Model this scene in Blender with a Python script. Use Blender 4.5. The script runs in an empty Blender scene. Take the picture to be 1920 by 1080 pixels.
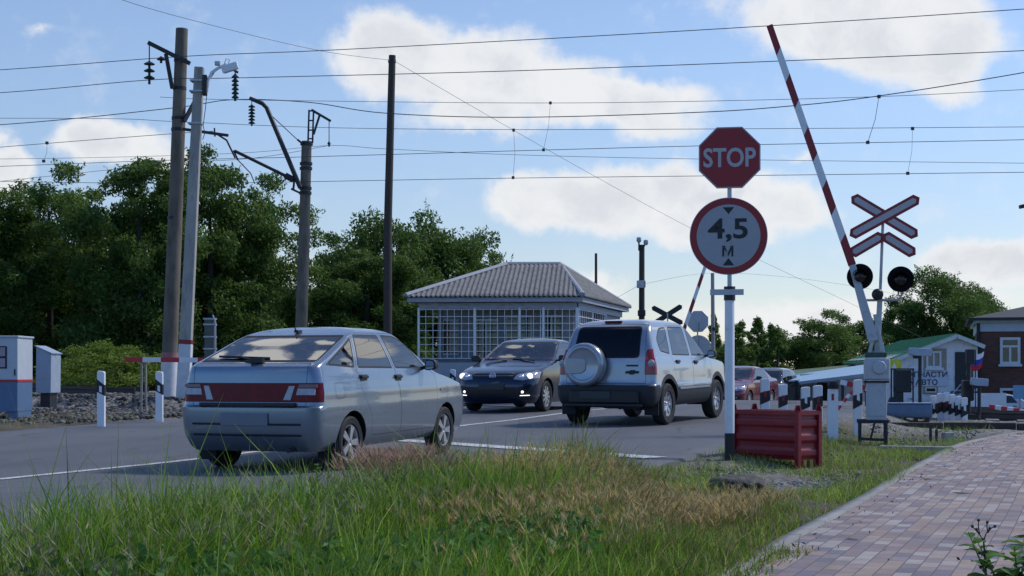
import bpy, bmesh, math, random
import numpy as np
from mathutils import Vector, Matrix
random.seed(7); np.random.seed(7)
SC = bpy.context.scene; COL = SC.collection
PI = math.pi
R = math.radians
EYE = 1.0; F = 2800.0; HY = 700.0
def P(px, py, Y):
    "world point seen at pixel (px,py) of the 1920x1080 photograph at depth Y"
    return Vector(((px-960)/F*Y, Y, EYE+(HY-py)/F*Y))
def PX(px, Y): return (px-960)/F*Y
def PZ(py, Y): return EYE+(HY-py)/F*Y
# ---------------------------------------------------------------- road frame
TH = R(22.4); SU, CU = math.sin(TH), math.cos(TH)
V0 = -9.91
def uv(X, Y): return X*SU+Y*CU, X*CU-Y*SU-V0
def xy(u, v): v += V0; return u*SU+v*CU, u*CU-v*SU
def interp(x, xs, ys):
    if x <= xs[0]: return ys[0]
    for i in range(len(xs)-1):
        if x <= xs[i+1]:
            t = (x-xs[i])/(xs[i+1]-xs[i]); t = t*t*(3-2*t)*.5+t*.5
            return ys[i]+(ys[i+1]-ys[i])*t
    return ys[-1]
RU = [-60,5,13.7,19,23,28,31,39,50,70,90,130,500]
RZ = [-.06,-.04,0,.095,.17,.26,.29,.29,-.18,-1.0,-1.85,-2.1,-2.1]
def road_z(u): return interp(u, RU, RZ)
def sstep(a, b, x):
    t = min(1, max(0, (x-a)/(b-a))); return t*t*(3-2*t)
NT = (math.sin(R(15)), math.cos(R(15)))
def track_d(X, Y): return X*NT[0]+Y*NT[1]
def base_z(X, Y):
    u, v = uv(X, Y)
    z = road_z(u)
    if v > 5: z -= sstep(5.2, 6.4, v)*(.12+.008*max(0, min(u, 30)-10))
    if v < -6.6: z -= sstep(-6.6, -9, v)*.03
    d = track_d(X, Y)
    lvl = .27-.021*max(-14, min(14, X*NT[1]-Y*NT[0]+8.6))
    bal = lvl-.42*max(0, abs(d-34.3)-4.3)
    if d > 34: bal = max(bal, .1-.045*(d-38)-.2) if d < 60 else bal
    if abs(v) > 6 and d < 60: z = max(z, min(bal, lvl)) if d < 31 or v < 0 else min(max(z, min(bal, lvl)), lvl) if bal > -3 else z
    return z
def ground_z(X, Y):
    u, v = uv(X, Y)
    z = base_z(X, Y)
    if -6.9 < v < 5.5: z -= .05
    return z
# ---------------------------------------------------------------- tagging
def tag(o, label=None, cat=None, group=None, kind=None):
    if label: o['label'] = label
    if cat: o['category'] = cat
    if group: o['group'] = group
    if kind: o['kind'] = kind
    return o
def thing(name, label, cat, loc=(0,0,0), rz=0, group=None):
    o = bpy.data.objects.new(name, None); COL.objects.link(o)
    o.empty_display_size = .2
    o.location = loc; o.rotation_euler = (0,0,rz)
    return tag(o, label, cat, group)
def link(name, me, parent=None, loc=None):
    o = bpy.data.objects.new(name, me); COL.objects.link(o)
    if parent: o.parent = parent
    if loc is not None: o.location = loc
    return o
def dup(root, loc, rz=0, scale=None, label=None, group=None):
    def cp(o, par):
        c = o.copy(); COL.objects.link(c)
        if par: c.parent = par
        for ch in list(o.children): cp(ch, c)
        return c
    r = cp(root, None)
    r.location = loc; r.rotation_euler = (0,0,rz)
    if scale is not None: r.scale = scale if hasattr(scale, '__len__') else (scale,)*3
    if label: r['label'] = label
    if group: r['group'] = group
    return r
# ---------------------------------------------------------------- mesh collector
class MB:
    def __init__(s): s.v = []; s.f = []; s.m = []
    def add(s, vs, fs, mi=0):
        b = len(s.v); s.v += [tuple(p) for p in vs]
        for f in fs: s.f.append([i+b for i in f]); s.m.append(mi)
        return s
    def box(s, c, size, rz=0, mi=0, M=None, taper=1.0):
        hx, hy, hz = size[0]/2, size[1]/2, size[2]/2
        vs = [Vector((x*hx*(taper if z>0 else 1), y*hy*(taper if z>0 else 1), z*hz)) for z in (-1,1) for y in (-1,1) for x in (-1,1)]
        if M is None: M = Matrix.Rotation(rz, 3, 'Z')
        vs = [M @ v + Vector(c) for v in vs]
        return s.add(vs, [(0,2,3,1),(4,5,7,6),(0,1,5,4),(2,6,7,3),(0,4,6,2),(1,3,7,5)], mi)
    def beam(s, a, b, w, h=None, mi=0, up=(0,0,1), w2=None, h2=None):
        "rectangular bar from a to b"
        a, b = Vector(a), Vector(b); h = h or w
        w2 = w2 or w; h2 = h2 or h
        d = (b-a).normalized(); up = Vector(up)
        if abs(d.dot(up)) > .98: up = Vector((0,1,0))
        x = d.cross(up).normalized(); y = x.cross(d).normalized()
        vs = []
        for p, ww, hh in ((a,w,h),(b,w2,h2)):
            for sx, sy in ((-1,-1),(1,-1),(1,1),(-1,1)): vs.append(p+x*sx*ww/2+y*sy*hh/2)
        return s.add(vs, [(0,3,2,1),(4,5,6,7),(0,1,5,4),(1,2,6,5),(2,3,7,6),(3,0,4,7)], mi)
    def tube(s, pts, r, n=10, mi=0, caps=True, jit=0):
        pts = [Vector(p) for p in pts]; k = len(pts)
        rs = r if hasattr(r, '__len__') else [r]*k
        vs = []; prevx = None
        for i, p in enumerate(pts):
            d = (pts[min(i+1,k-1)]-pts[max(i-1,0)]).normalized()
            if prevx is None:
                up = Vector((0,0,1)) if abs(d.z) < .9 else Vector((1,0,0))
                x = d.cross(up).normalized()
            else:
                x = (prevx-d*prevx.dot(d)).normalized()
            prevx = x; y = d.cross(x)
            for j in range(n):
                a = 2*PI*j/n; rr = rs[i]*(1+jit*random.uniform(-1,1))
                vs.append(p+x*math.cos(a)*rr+y*math.sin(a)*rr)
        fs = [(i*n+j, i*n+(j+1)%n, (i+1)*n+(j+1)%n, (i+1)*n+j) for i in range(k-1) for j in range(n)]
        if caps: fs += [tuple(range(n-1,-1,-1)), tuple((k-1)*n+j for j in range(n))]
        return s.add(vs, fs, mi)
    def lathe(s, prof, n=24, mi=0, M=None, close=False):
        "profile of (radius, height) about z (M moves it)"
        M = M or Matrix.Identity(4); vs = []; k = len(prof)
        for (r, z) in prof:
            for j in range(n):
                a = 2*PI*j/n; vs.append(M @ Vector((r*math.cos(a), r*math.sin(a), z)))
        fs = [(i*n+j, i*n+(j+1)%n, (i+1)*n+(j+1)%n, (i+1)*n+j) for i in range(k-1) for j in range(n)]
        if close: fs += [tuple(range(n-1,-1,-1)), tuple((k-1)*n+j for j in range(n))]
        return s.add(vs, fs, mi)
    def prism(s, poly, h, M=None, mi=0, z0=0, side_mi=None):
        "2D polygon (ccw) extruded from z0 to z0+h, moved by M"
        M = M or Matrix.Identity(4); n = len(poly)
        vs = [M @ Vector((p[0],p[1],z0)) for p in poly]+[M @ Vector((p[0],p[1],z0+h)) for p in poly]
        s.add(vs, [tuple(range(n-1,-1,-1)), tuple(range(n,2*n))], mi)
        b = len(s.v)-2*n
        for i in range(n):
            s.f.append([b+i, b+(i+1)%n, b+n+(i+1)%n, b+n+i]); s.m.append(mi if side_mi is None else side_mi)
        return s
    def build(s, name, mats, parent=None, smooth=False, bevel=0, seg=2, sharp=35):
        me = bpy.data.meshes.new(name)
        me.from_pydata(s.v, [], s.f)
        if not isinstance(mats, (list,tuple)): mats = [mats]
        for m in mats: me.materials.append(m)
        me.polygons.foreach_set('material_index', s.m)
        if smooth: smooth_mesh(me, sharp)
        else:
            bm = bmesh.new(); bm.from_mesh(me); bmesh.ops.recalc_face_normals(bm, faces=bm.faces); bm.to_mesh(me); bm.free()
        o = link(name, me, parent)
        if bevel:
            md = o.modifiers.new('bevel', 'BEVEL'); md.width = bevel; md.segments = seg; md.limit_method = 'ANGLE'; md.angle_limit = R(35)
        return o
def smooth_mesh(me, sharp=35):
    bm = bmesh.new(); bm.from_mesh(me)
    bmesh.ops.recalc_face_normals(bm, faces=bm.faces)
    for f in bm.faces: f.smooth = True
    for e in bm.edges:
        if len(e.link_faces) == 2 and e.calc_face_angle(0) > R(sharp): e.smooth = False
    bm.to_mesh(me); bm.free()
def np_mesh(name, V, Q, mi, mats, parent=None, smooth=False):
    "fast mesh: V (n,3), Q (m,k) faces of k corners"
    me = bpy.data.meshes.new(name); k = Q.shape[1]
    me.vertices.add(len(V)); me.vertices.foreach_set('co', V.astype(np.float32).ravel())
    me.loops.add(Q.size); me.loops.foreach_set('vertex_index', Q.astype(np.int32).ravel())
    me.polygons.add(len(Q)); me.polygons.foreach_set('loop_start', np.arange(0, Q.size, k, dtype=np.int32))
    me.polygons.foreach_set('loop_total', np.full(len(Q), k, dtype=np.int32))
    for m in mats: me.materials.append(m)
    if mi is not None: me.polygons.foreach_set('material_index', np.asarray(mi, dtype=np.int32))
    if smooth: me.polygons.foreach_set('use_smooth', np.ones(len(Q), dtype=bool))
    me.update(calc_edges=True); me.validate()
    return link(name, me, parent)
def rotM(loc, rz=0, rx=0, ry=0):
    return Matrix.Translation(loc) @ Matrix.Rotation(rz,4,'Z') @ Matrix.Rotation(ry,4,'Y') @ Matrix.Rotation(rx,4,'X')
# ---------------------------------------------------------------- materials
def new_mat(name):
    m = bpy.data.materials.new(name); m.use_nodes = True
    nt = m.node_tree; return m, nt, nt.nodes['Principled BSDF'], nt.nodes['Material Output']
def N(nt, t, **kw):
    n = nt.nodes.new(t)
    for k, v in kw.items():
        if k.startswith('i_'):
            n.inputs[k[2:].replace('_',' ')].default_value = v
        else: setattr(n, k, v)
    return n
def ramp(nt, fac, stops, interp='LINEAR'):
    n = nt.nodes.new('ShaderNodeValToRGB'); n.color_ramp.interpolation = interp
    e = n.color_ramp.elements
    while len(e) < len(stops): e.new(.5)
    for el, (p, c) in zip(e, stops): el.position = p; el.color = (*c[:3], 1)
    nt.links.new(fac, n.inputs['Fac']); return n.outputs['Color']
def c3(c, k=1): return tuple(min(1, max(0, x*k)) for x in c)
def mat(name, col, rough=.6, metal=0, var=.18, scale=5, bump=0, bscale=40, coat=0, col2=None, thr=.55, soft=.1, spec=.5, stretch=None):
    m, nt, b, out = new_mat(name); L = nt.links.new
    tc = N(nt, 'ShaderNodeTexCoord'); vec = tc.outputs['Object']
    if stretch:
        mp = N(nt, 'ShaderNodeMapping'); mp.inputs['Scale'].default_value = stretch; L(vec, mp.inputs['Vector']); vec = mp.outputs['Vector']
    nz = N(nt, 'ShaderNodeTexNoise', i_Scale=scale, i_Detail=7, i_Roughness=.65); L(vec, nz.inputs['Vector'])
    stops = [(.3, c3(col, 1-var)), (.7, c3(col, 1+var))]
    c = ramp(nt, nz.outputs['Fac'], stops)
    if col2:
        n2 = N(nt, 'ShaderNodeTexNoise', i_Scale=scale*1.7, i_Detail=9, i_Roughness=.7); L(vec, n2.inputs['Vector'])
        f = ramp(nt, n2.outputs['Fac'], [(thr-soft, (0,0,0)), (thr+soft, (1,1,1))])
        mx = N(nt, 'ShaderNodeMix', data_type='RGBA'); L(f, mx.inputs[0]); L(c, mx.inputs[6]); mx.inputs[7].default_value = (*col2, 1); c = mx.outputs[2]
    L(c, b.inputs['Base Color'])
    rr = N(nt, 'ShaderNodeMapRange'); L(nz.outputs['Fac'], rr.inputs['Value'])
    rr.inputs['To Min'].default_value = max(.02, rough*.8); rr.inputs['To Max'].default_value = min(1, rough*1.2); L(rr.outputs['Result'], b.inputs['Roughness'])
    b.inputs['Metallic'].default_value = metal; b.inputs['Specular IOR Level'].default_value = spec
    if coat: b.inputs['Coat Weight'].default_value = coat; b.inputs['Coat Roughness'].default_value = .06
    if bump:
        n3 = N(nt, 'ShaderNodeTexNoise', i_Scale=bscale, i_Detail=8, i_Roughness=.7); L(vec, n3.inputs['Vector'])
        bp = N(nt, 'ShaderNodeBump', i_Strength=bump, i_Distance=.02); L(n3.outputs['Fac'], bp.inputs['Height']); L(bp.outputs['Normal'], b.inputs['Normal'])
    return m
def glass_mat(name, tint, ior=1.8, rough=.02):
    m, nt, b, out = new_mat(name); L = nt.links.new
    nt.nodes.remove(b)
    tr = N(nt, 'ShaderNodeBsdfTransparent', i_Color=(*tint,1)); gl = N(nt, 'ShaderNodeBsdfGlossy', i_Roughness=rough, i_Color=(.95,.97,1,1))
    fr = N(nt, 'ShaderNodeFresnel', i_IOR=ior); mx = N(nt, 'ShaderNodeMixShader')
    L(fr.outputs[0], mx.inputs[0]); L(tr.outputs[0], mx.inputs[1]); L(gl.outputs[0], mx.inputs[2]); L(mx.outputs[0], out.inputs['Surface'])
    return m
def leaf_mat(name, c1, c2, c3_, trans=.35, rough=.5):
    m, nt, b, out = new_mat(name); L = nt.links.new
    g = N(nt, 'ShaderNodeNewGeometry'); tc = N(nt, 'ShaderNodeTexCoord')
    nz = N(nt, 'ShaderNodeTexNoise', i_Scale=.9, i_Detail=3); L(tc.outputs['Object'], nz.inputs['Vector'])
    ad = N(nt, 'ShaderNodeMath', operation='MULTIPLY_ADD'); L(g.outputs['Random Per Island'], ad.inputs[0]); ad.inputs[1].default_value = .55
    ml = N(nt, 'ShaderNodeMath', operation='MULTIPLY_ADD'); L(nz.outputs['Fac'], ml.inputs[0]); ml.inputs[1].default_value = .9; ml.inputs[2].default_value = -.22; L(ml.outputs[0], ad.inputs[2])
    c = ramp(nt, ad.outputs[0], [(.15,c1),(.5,c2),(.9,c3_)])
    L(c, b.inputs['Base Color']); b.inputs['Roughness'].default_value = rough; b.inputs['Specular IOR Level'].default_value = .3
    t = N(nt, 'ShaderNodeBsdfTranslucent'); L(c, t.inputs['Color'])
    mx = N(nt, 'ShaderNodeMixShader'); mx.inputs[0].default_value = trans
    L(b.outputs[0], mx.inputs[1]); L(t.outputs[0], mx.inputs[2]); L(mx.outputs[0], out.inputs['Surface'])
    return m
def emit_mat(name, col, s):
    m, nt, b, out = new_mat(name)
    b.inputs['Base Color'].default_value = (.8,.8,.8,1); b.inputs['Emission Color'].default_value = (*col,1); b.inputs['Emission Strength'].default_value = s
    return m
M = {}
M['black'] = mat('black_plastic', (.012,.012,.014), .45, var=.2)
M['rubber'] = mat('black_rubber', (.012,.012,.013), .7, var=.2)
M['dark'] = mat('dark_void', (.006,.006,.007), .9)
M['tyre'] = mat('tyre_rubber', (.018,.018,.02), .8, var=.3, scale=12, bump=.2)
M['alloy'] = mat('alloy_rim', (.55,.56,.58), .3, metal=.8, var=.08)
M['chrome'] = mat('chrome', (.75,.76,.8), .12, metal=1, var=.04)
M['steel_dark'] = mat('dark_painted_steel', (.018,.02,.024), .55, var=.3, scale=9, col2=(.05,.03,.022), thr=.66)
M['galv'] = mat('galvanised_steel', (.42,.44,.47), .42, metal=.5, var=.12, scale=10)
M['white_paint'] = mat('white_paint', (.78,.78,.78), .5, var=.06, scale=6, col2=(.45,.43,.4), thr=.68)
M['white_clean'] = mat('white_reflective', (.8,.8,.8), .35, var=.03)
M['retro'] = mat('retroreflective_white', (.34,.35,.37), .35, var=.05, scale=3)
M['red_paint'] = mat('red_sign_sheet', (.30,.009,.014), .4, var=.12, scale=7)
M['black_paint'] = mat('black_paint', (.012,.013,.016), .5)
M['glass'] = glass_mat('car_glass', (.10,.125,.135), 2.0)
M['glass_dark'] = glass_mat('tinted_car_glass', (.03,.035,.04), 1.45)
M['lamp_glass'] = glass_mat('lamp_lens', (.75,.78,.8), 1.5)
M['seat'] = mat('seat_fabric', (.05,.05,.055), .9)
M['plate'] = mat('plain_plate', (.17,.19,.23), .4, var=.05)
M['concrete'] = mat('pole_concrete', (.165,.140,.108), .85, var=.25, scale=3, bump=.25, bscale=25, col2=(.075,.062,.048), thr=.58, soft=.14, stretch=(1,1,.25))
M['concrete_light'] = mat('pale_concrete', (.37,.345,.30), .85, var=.18, scale=4, bump=.25, bscale=30, col2=(.2,.2,.19), thr=.6, stretch=(1,1,.3))
M['limewash'] = mat('limewash', (.66,.66,.66), .8, var=.1, scale=6, col2=(.38,.37,.36), thr=.66, bump=.15)
M['wood_pole'] = mat('tarred_wood', (.058,.046,.036), .8, var=.35, scale=6, stretch=(4,4,.3), bump=.3)
M['wire'] = mat('wire_copper_dark', (.06,.065,.075), .5, metal=.3)
M['insul'] = mat('green_glass_insulator', (.02,.055,.045), .15, var=.2)
M['grey_blue'] = mat('grey_blue_paint', (.34,.40,.48), .5, var=.1, scale=5, col2=(.2,.2,.2), thr=.68)
M['grey_cab'] = mat('pale_grey_cabinet', (.47,.50,.52), .45, var=.08, scale=6, col2=(.25,.25,.24), thr=.67)
M['blue_dark'] = mat('deep_blue_paint', (.045,.10,.22), .5, var=.12)
# ================================================================ CAMERA, LIGHT, SKY
cam = bpy.data.objects.new('camera', bpy.data.cameras.new('camera')); COL.objects.link(cam)
cam.data.sensor_width = 36; cam.data.lens = F/1920*36; cam.data.shift_y = (HY-540)/1920
cam.data.clip_start = .1; cam.data.clip_end = 5000
cam.location = (0, 0, EYE); cam.rotation_euler = (R(90), 0, 0)
SC.camera = cam
SUN_AZ, SUN_EL = R(66), R(48)          # azimuth clockwise from +Y
sd = bpy.data.lights.new('sun', 'SUN'); sun = bpy.data.objects.new('sun', sd); COL.objects.link(sun)
sd.energy = 2.5; sd.angle = R(8); sd.color = (1, .96, .90)
d = Vector((math.sin(SUN_AZ)*math.cos(SUN_EL), math.cos(SUN_AZ)*math.cos(SUN_EL), math.sin(SUN_EL)))
sun.rotation_euler = d.to_track_quat('Z', 'Y').to_euler(); sun.location = d*60
SC.view_settings.view_transform = 'Standard'; SC.view_settings.look = 'None'
SC.view_settings.exposure = 0; SC.view_settings.gamma = 1
SC.render.resolution_x = 1024; SC.render.resolution_y = 576
SC.render.engine = 'CYCLES'; SC.cycles.use_denoising = True
SC.cycles.max_bounces = 6; SC.cycles.transparent_max_bounces = 10
SC.cycles.filter_width = 1.5
def build_world():
    w = bpy.data.worlds.new('World'); SC.world = w; w.use_nodes = True
    nt = w.node_tree; L = nt.links.new; nt.nodes.clear()
    out = nt.nodes.new('ShaderNodeOutputWorld'); bg = nt.nodes.new('ShaderNodeBackground')
    L(bg.outputs[0], out.inputs[0]); bg.inputs['Strength'].default_value = .13
    sky = nt.nodes.new('ShaderNodeTexSky'); sky.sky_type = 'NISHITA'; sky.sun_disc = False
    sky.sun_elevation = SUN_EL; sky.sun_rotation = SUN_AZ; sky.air_density = 1.0; sky.dust_density = .12; sky.ozone_density = 2.2
    tc = nt.nodes.new('ShaderNodeTexCoord'); sp = nt.nodes.new('ShaderNodeSeparateXYZ'); L(tc.outputs['Generated'], sp.inputs[0])
    def m(op, a, b=None, c=None, clamp=False):
        n = nt.nodes.new('ShaderNodeMath'); n.operation = op; n.use_clamp = clamp
        for i, x in enumerate((a, b, c)):
            if x is None: continue
            if isinstance(x, (int, float)): n.inputs[i].default_value = x
            else: L(x, n.inputs[i])
        return n.outputs[0]
    def vm(op, a, b):
        n = nt.nodes.new('ShaderNodeVectorMath'); n.operation = op
        for i, x in enumerate((a, b)):
            if isinstance(x, tuple): n.inputs[i].default_value = x
            else: L(x, n.inputs[i])
        return n
    def smooth(x, a, b):
        n = nt.nodes.new('ShaderNodeMapRange'); n.interpolation_type = 'SMOOTHSTEP'; L(x, n.inputs[0])
        n.inputs[1].default_value = a; n.inputs[2].default_value = b; return n.outputs[0]
    def noise(vec, sc, det=6, ro=.6, out='Fac', dist=0):
        n = nt.nodes.new('ShaderNodeTexNoise'); n.inputs['Scale'].default_value = sc; n.inputs['Detail'].default_value = det
        n.inputs['Roughness'].default_value = ro; n.inputs['Distortion'].default_value = dist; L(vec, n.inputs['Vector']); return n.outputs[out]
    ay = m('MAXIMUM', m('ABSOLUTE', sp.outputs['Y']), .02)
    a = m('DIVIDE', sp.outputs['X'], ay); e = m('DIVIDE', sp.outputs['Z'], ay)
    cb = nt.nodes.new('ShaderNodeCombineXYZ'); L(a, cb.inputs[0]); L(e, cb.inputs[1]); p0 = cb.outputs[0]
    wv = vm('SUBTRACT', noise(p0, 14, 5, .6, 'Color'), (.5,.5,.5)).outputs[0]
    wp = vm('MULTIPLY', wv, (.055,.04,0)).outputs[0]
    wv2 = vm('SUBTRACT', noise(p0, 55, 4, .6, 'Color'), (.5,.5,.5)).outputs[0]
    p = vm('ADD', vm('ADD', p0, wp).outputs[0], vm('MULTIPLY', wv2, (.012,.009,0)).outputs[0]).outputs[0]
    # cloud banks in view, and unseen ones added for reflections in car glass: (azimuth px, elevation px, half width, half height, weight) in the units of the view direction
    banks = [(745,100,135,95,1),(880,125,200,85,1.05),(1010,160,190,75,1),(1170,185,175,60,.95),(900,215,150,55,.8),(1230,215,110,50,.7),
             (1600,20,270,95,1.1),(1720,85,190,85,1.05),(1560,60,180,70,.9),(1750,150,110,50,.7),
             (1050,375,165,62,1),(1230,375,230,80,1.1),(1400,390,180,72,1),(1330,435,210,45,.8),
             (215,262,130,48,.9),(300,290,90,40,.7),(10,310,75,60,.9),(-60,250,80,45,.7),
             (1850,495,150,58,1),(1500,595,260,50,.75),(1090,545,110,38,.7),(1760,560,180,40,.6),(1960,470,90,50,.9),
             (165,-1190,105,190,1.25),(330,-1420,45,110,.9),(20,-1010,40,60,.7),(330,-2150,110,330,1.2),(560,-2500,50,260,.9),(3430,-520,210,170,1.2),(3760,-420,120,90,1),(1500,-1900,420,300,1.1),(100,45,60,20,.3),(1500,300,60,15,.35),(450,520,200,70,.45),(980,560,150,60,.55)]
    dens = None
    for (x, y, rx, ry, wt) in banks:
        s1 = vm('SUBTRACT', p, ((x-960)/F, (HY-y)/F, 0)).outputs[0]
        s2 = vm('MULTIPLY', s1, (F/(rx*1.2), F/(ry*1.2), 0)).outputs[0]
        ln = nt.nodes.new('ShaderNodeVectorMath'); ln.operation = 'LENGTH'; L(s2, ln.inputs[0])
        b = m('MULTIPLY', m('SUBTRACT', 1, ln.outputs['Value'], clamp=True), wt)
        dens = b if dens is None else m('SMOOTH_MAX', dens, b, .12)
    fine = noise(p0, 30, 9, .62)
    front = m('GREATER_THAN', sp.outputs['Y'], 0.0)
    wide = smooth(m('MAXIMUM', m('ABSOLUTE', a), m('MULTIPLY', e, 1.3)), .4, .6)
    wide2 = smooth(m('MAXIMUM', m('MULTIPLY', m('ABSOLUTE', a), .6), m('MULTIPLY', e, .7)), .5, .72)
    gen = m('SUBTRACT', noise(tc.outputs['Generated'], 2.3, 7, .55, dist=.4), .51)
    gen = m('SUBTRACT', gen, m('MULTIPLY', m('SUBTRACT', 1, front), .07)); gen = m('MULTIPLY', gen, m('MAXIMUM', wide2, m('SUBTRACT', 1, front)))
    d1 = m('ADD', m('MULTIPLY', dens, front), m('MULTIPLY', m('SUBTRACT', fine, .5), .58))
    cf = smooth(d1, .09, .46)
    cg = smooth(m('ADD', gen, m('MULTIPLY', m('SUBTRACT', fine, .5), .1)), .04, .2)
    cov = m('MAXIMUM', cf, m('MULTIPLY', cg, .9))
    # grey bellies inside the banks
    shade = m('MULTIPLY', smooth(noise(vm('ADD', p, (.3,.021,0)).outputs[0], 16, 7, .6), .38, .68), smooth(d1, .30, .62))
    cr = nt.nodes.new('ShaderNodeMix'); cr.data_type = 'RGBA'; L(shade, cr.inputs[0])
    cr.inputs[6].default_value = (6.75, 6.8, 6.9, 1); cr.inputs[7].default_value = (5.5, 5.65, 6.0, 1)
    # sky tinted bluer and duller away from view to cool shade, darker near horizon
    hs = nt.nodes.new('ShaderNodeHueSaturation'); hs.inputs['Saturation'].default_value = SKY_SAT; hs.inputs['Value'].default_value = SKY_VAL; L(sky.outputs[0], hs.inputs['Color'])
    mx = nt.nodes.new('ShaderNodeMix'); mx.data_type = 'RGBA'; L(m('MULTIPLY', cov, .95), mx.inputs[0]); 
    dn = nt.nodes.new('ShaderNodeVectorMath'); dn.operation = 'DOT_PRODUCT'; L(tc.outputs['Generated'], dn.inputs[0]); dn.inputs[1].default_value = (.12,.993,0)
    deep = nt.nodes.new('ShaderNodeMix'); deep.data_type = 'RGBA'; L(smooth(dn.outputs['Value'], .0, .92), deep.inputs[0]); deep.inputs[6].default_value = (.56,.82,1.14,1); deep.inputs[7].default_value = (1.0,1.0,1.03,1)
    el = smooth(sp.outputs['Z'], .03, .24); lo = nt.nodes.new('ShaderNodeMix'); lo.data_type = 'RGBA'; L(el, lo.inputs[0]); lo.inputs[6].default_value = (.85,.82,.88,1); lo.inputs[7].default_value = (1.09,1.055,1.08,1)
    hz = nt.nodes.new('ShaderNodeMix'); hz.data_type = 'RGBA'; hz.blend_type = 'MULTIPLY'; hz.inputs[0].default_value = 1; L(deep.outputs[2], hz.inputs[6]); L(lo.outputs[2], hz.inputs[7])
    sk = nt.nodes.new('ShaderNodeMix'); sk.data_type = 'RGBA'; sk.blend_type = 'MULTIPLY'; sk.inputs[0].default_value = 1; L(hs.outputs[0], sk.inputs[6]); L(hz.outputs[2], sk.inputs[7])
    cc = nt.nodes.new('ShaderNodeMix'); cc.data_type = 'RGBA'; L(m('MAXIMUM', wide, m('SUBTRACT', 1, front)), cc.inputs[0]); L(cr.outputs[2], cc.inputs[6]); cc.inputs[7].default_value = (13,12.6,12,1)  # clouds outside the view brightened for the car glass to mirror
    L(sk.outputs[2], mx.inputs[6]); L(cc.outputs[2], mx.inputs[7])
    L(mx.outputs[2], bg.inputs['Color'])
SKY_SAT, SKY_VAL = 1.0, 1.0
build_world()
# ================================================================ GROUND
def ground_material():
    m, nt, b, out = new_mat('verge_soil'); L = nt.links.new
    tc = N(nt, 'ShaderNodeTexCoord'); o = tc.outputs['Object']
    at = N(nt, 'ShaderNodeAttribute', attribute_name='gravel')
    n1 = N(nt, 'ShaderNodeTexNoise', i_Scale=1.3, i_Detail=8, i_Roughness=.7); L(o, n1.inputs['Vector'])
    n2 = N(nt, 'ShaderNodeTexNoise', i_Scale=26, i_Detail=6, i_Roughness=.7); L(o, n2.inputs['Vector'])
    v = N(nt, 'ShaderNodeTexVoronoi', i_Scale=17); L(o, v.inputs['Vector'])
    soil = ramp(nt, n1.outputs['Fac'], [(.3,(.05,.055,.025)),(.5,(.085,.07,.045)),(.7,(.14,.115,.085))])
    stone = ramp(nt, v.outputs['Color'], [(.1,(.10,.09,.08)),(.5,(.2,.185,.165)),(.95,(.34,.32,.29))])
    fac = N(nt, 'ShaderNodeMath', operation='MULTIPLY_ADD'); L(n2.outputs['Fac'], fac.inputs[0]); fac.inputs[1].default_value = 1.0
    ad = N(nt, 'ShaderNodeMath', operation='MULTIPLY_ADD'); L(at.outputs['Fac'], ad.inputs[0]); ad.inputs[1].default_value = 1.6; ad.inputs[2].default_value = -1.1; L(ad.outputs[0], fac.inputs[2])
    fac.use_clamp = True
    mx = N(nt, 'ShaderNodeMix', data_type='RGBA'); L(fac.outputs[0], mx.inputs[0]); L(soil, mx.inputs[6]); L(stone, mx.inputs[7])
    L(mx.outputs[2], b.inputs['Base Color']); b.inputs['Roughness'].default_value = .95
    bp = N(nt, 'ShaderNodeBump', i_Strength=.8, i_Distance=.03); L(n2.outputs['Fac'], bp.inputs['Height']); L(bp.outputs[0], b.inputs['Normal'])
    return m
def axis(parts):
    a = []
    for lo, hi, st in parts: a += list(np.arange(lo, hi, st))
    a.append(parts[-1][1]); return a
us = axis([(-60,-10,10),(-10,2,1),(2,45,.4),(45,100,2.5),(100,300,20),(300,1500,150)])
vs_ = axis([(-900,-200,100),(-200,-30,10),(-30,-12,1),(-12,-6.4,.3),(-6.4,5,1.2),(5,12,.25),(12,30,1),(30,200,10),(200,900,100)])
nv = len(vs_); V = []; G = []
for u in us:
    for v in vs_:
        X, Y = xy(u, v); z = ground_z(X, Y); d_ = track_d(X, Y)
        near = 4 < u < 45 and 5 < abs(v) < 14
        if near: z += .035*math.sin(X*3.1+Y*1.7)*math.sin(X*1.3-Y*2.3)+random.uniform(-.012,.012)
        V.append((X, Y, z))
        g = 0
        if v < -6: g = sstep(22, 26, d_) * (1-sstep(39, 44, d_)) if v > -30 else .6*sstep(27, 30, d_)*(1-sstep(39,43,d_))
        if v > 5: g = max(.95*sstep(23.5, 27, d_)*(1-sstep(40,44,d_)), .55*(1-sstep(5.2, 6.3, v)))
        if 5.4 < v < 7.3 and 13.2 < u < 17.5: g = max(g, .8)
        G.append(g)
Q = [(i*nv+j, i*nv+j+1, (i+1)*nv+j+1, (i+1)*nv+j) for i in range(len(us)-1) for j in range(nv-1)]
go = np_mesh('ground', np.array(V), np.array(Q)[:, ::-1], None, [ground_material()], smooth=True)
at = go.data.attributes.new('gravel', 'FLOAT', 'POINT'); at.data.foreach_set('value', np.array(G, dtype=np.float32))
tag(go, kind='structure')
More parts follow.
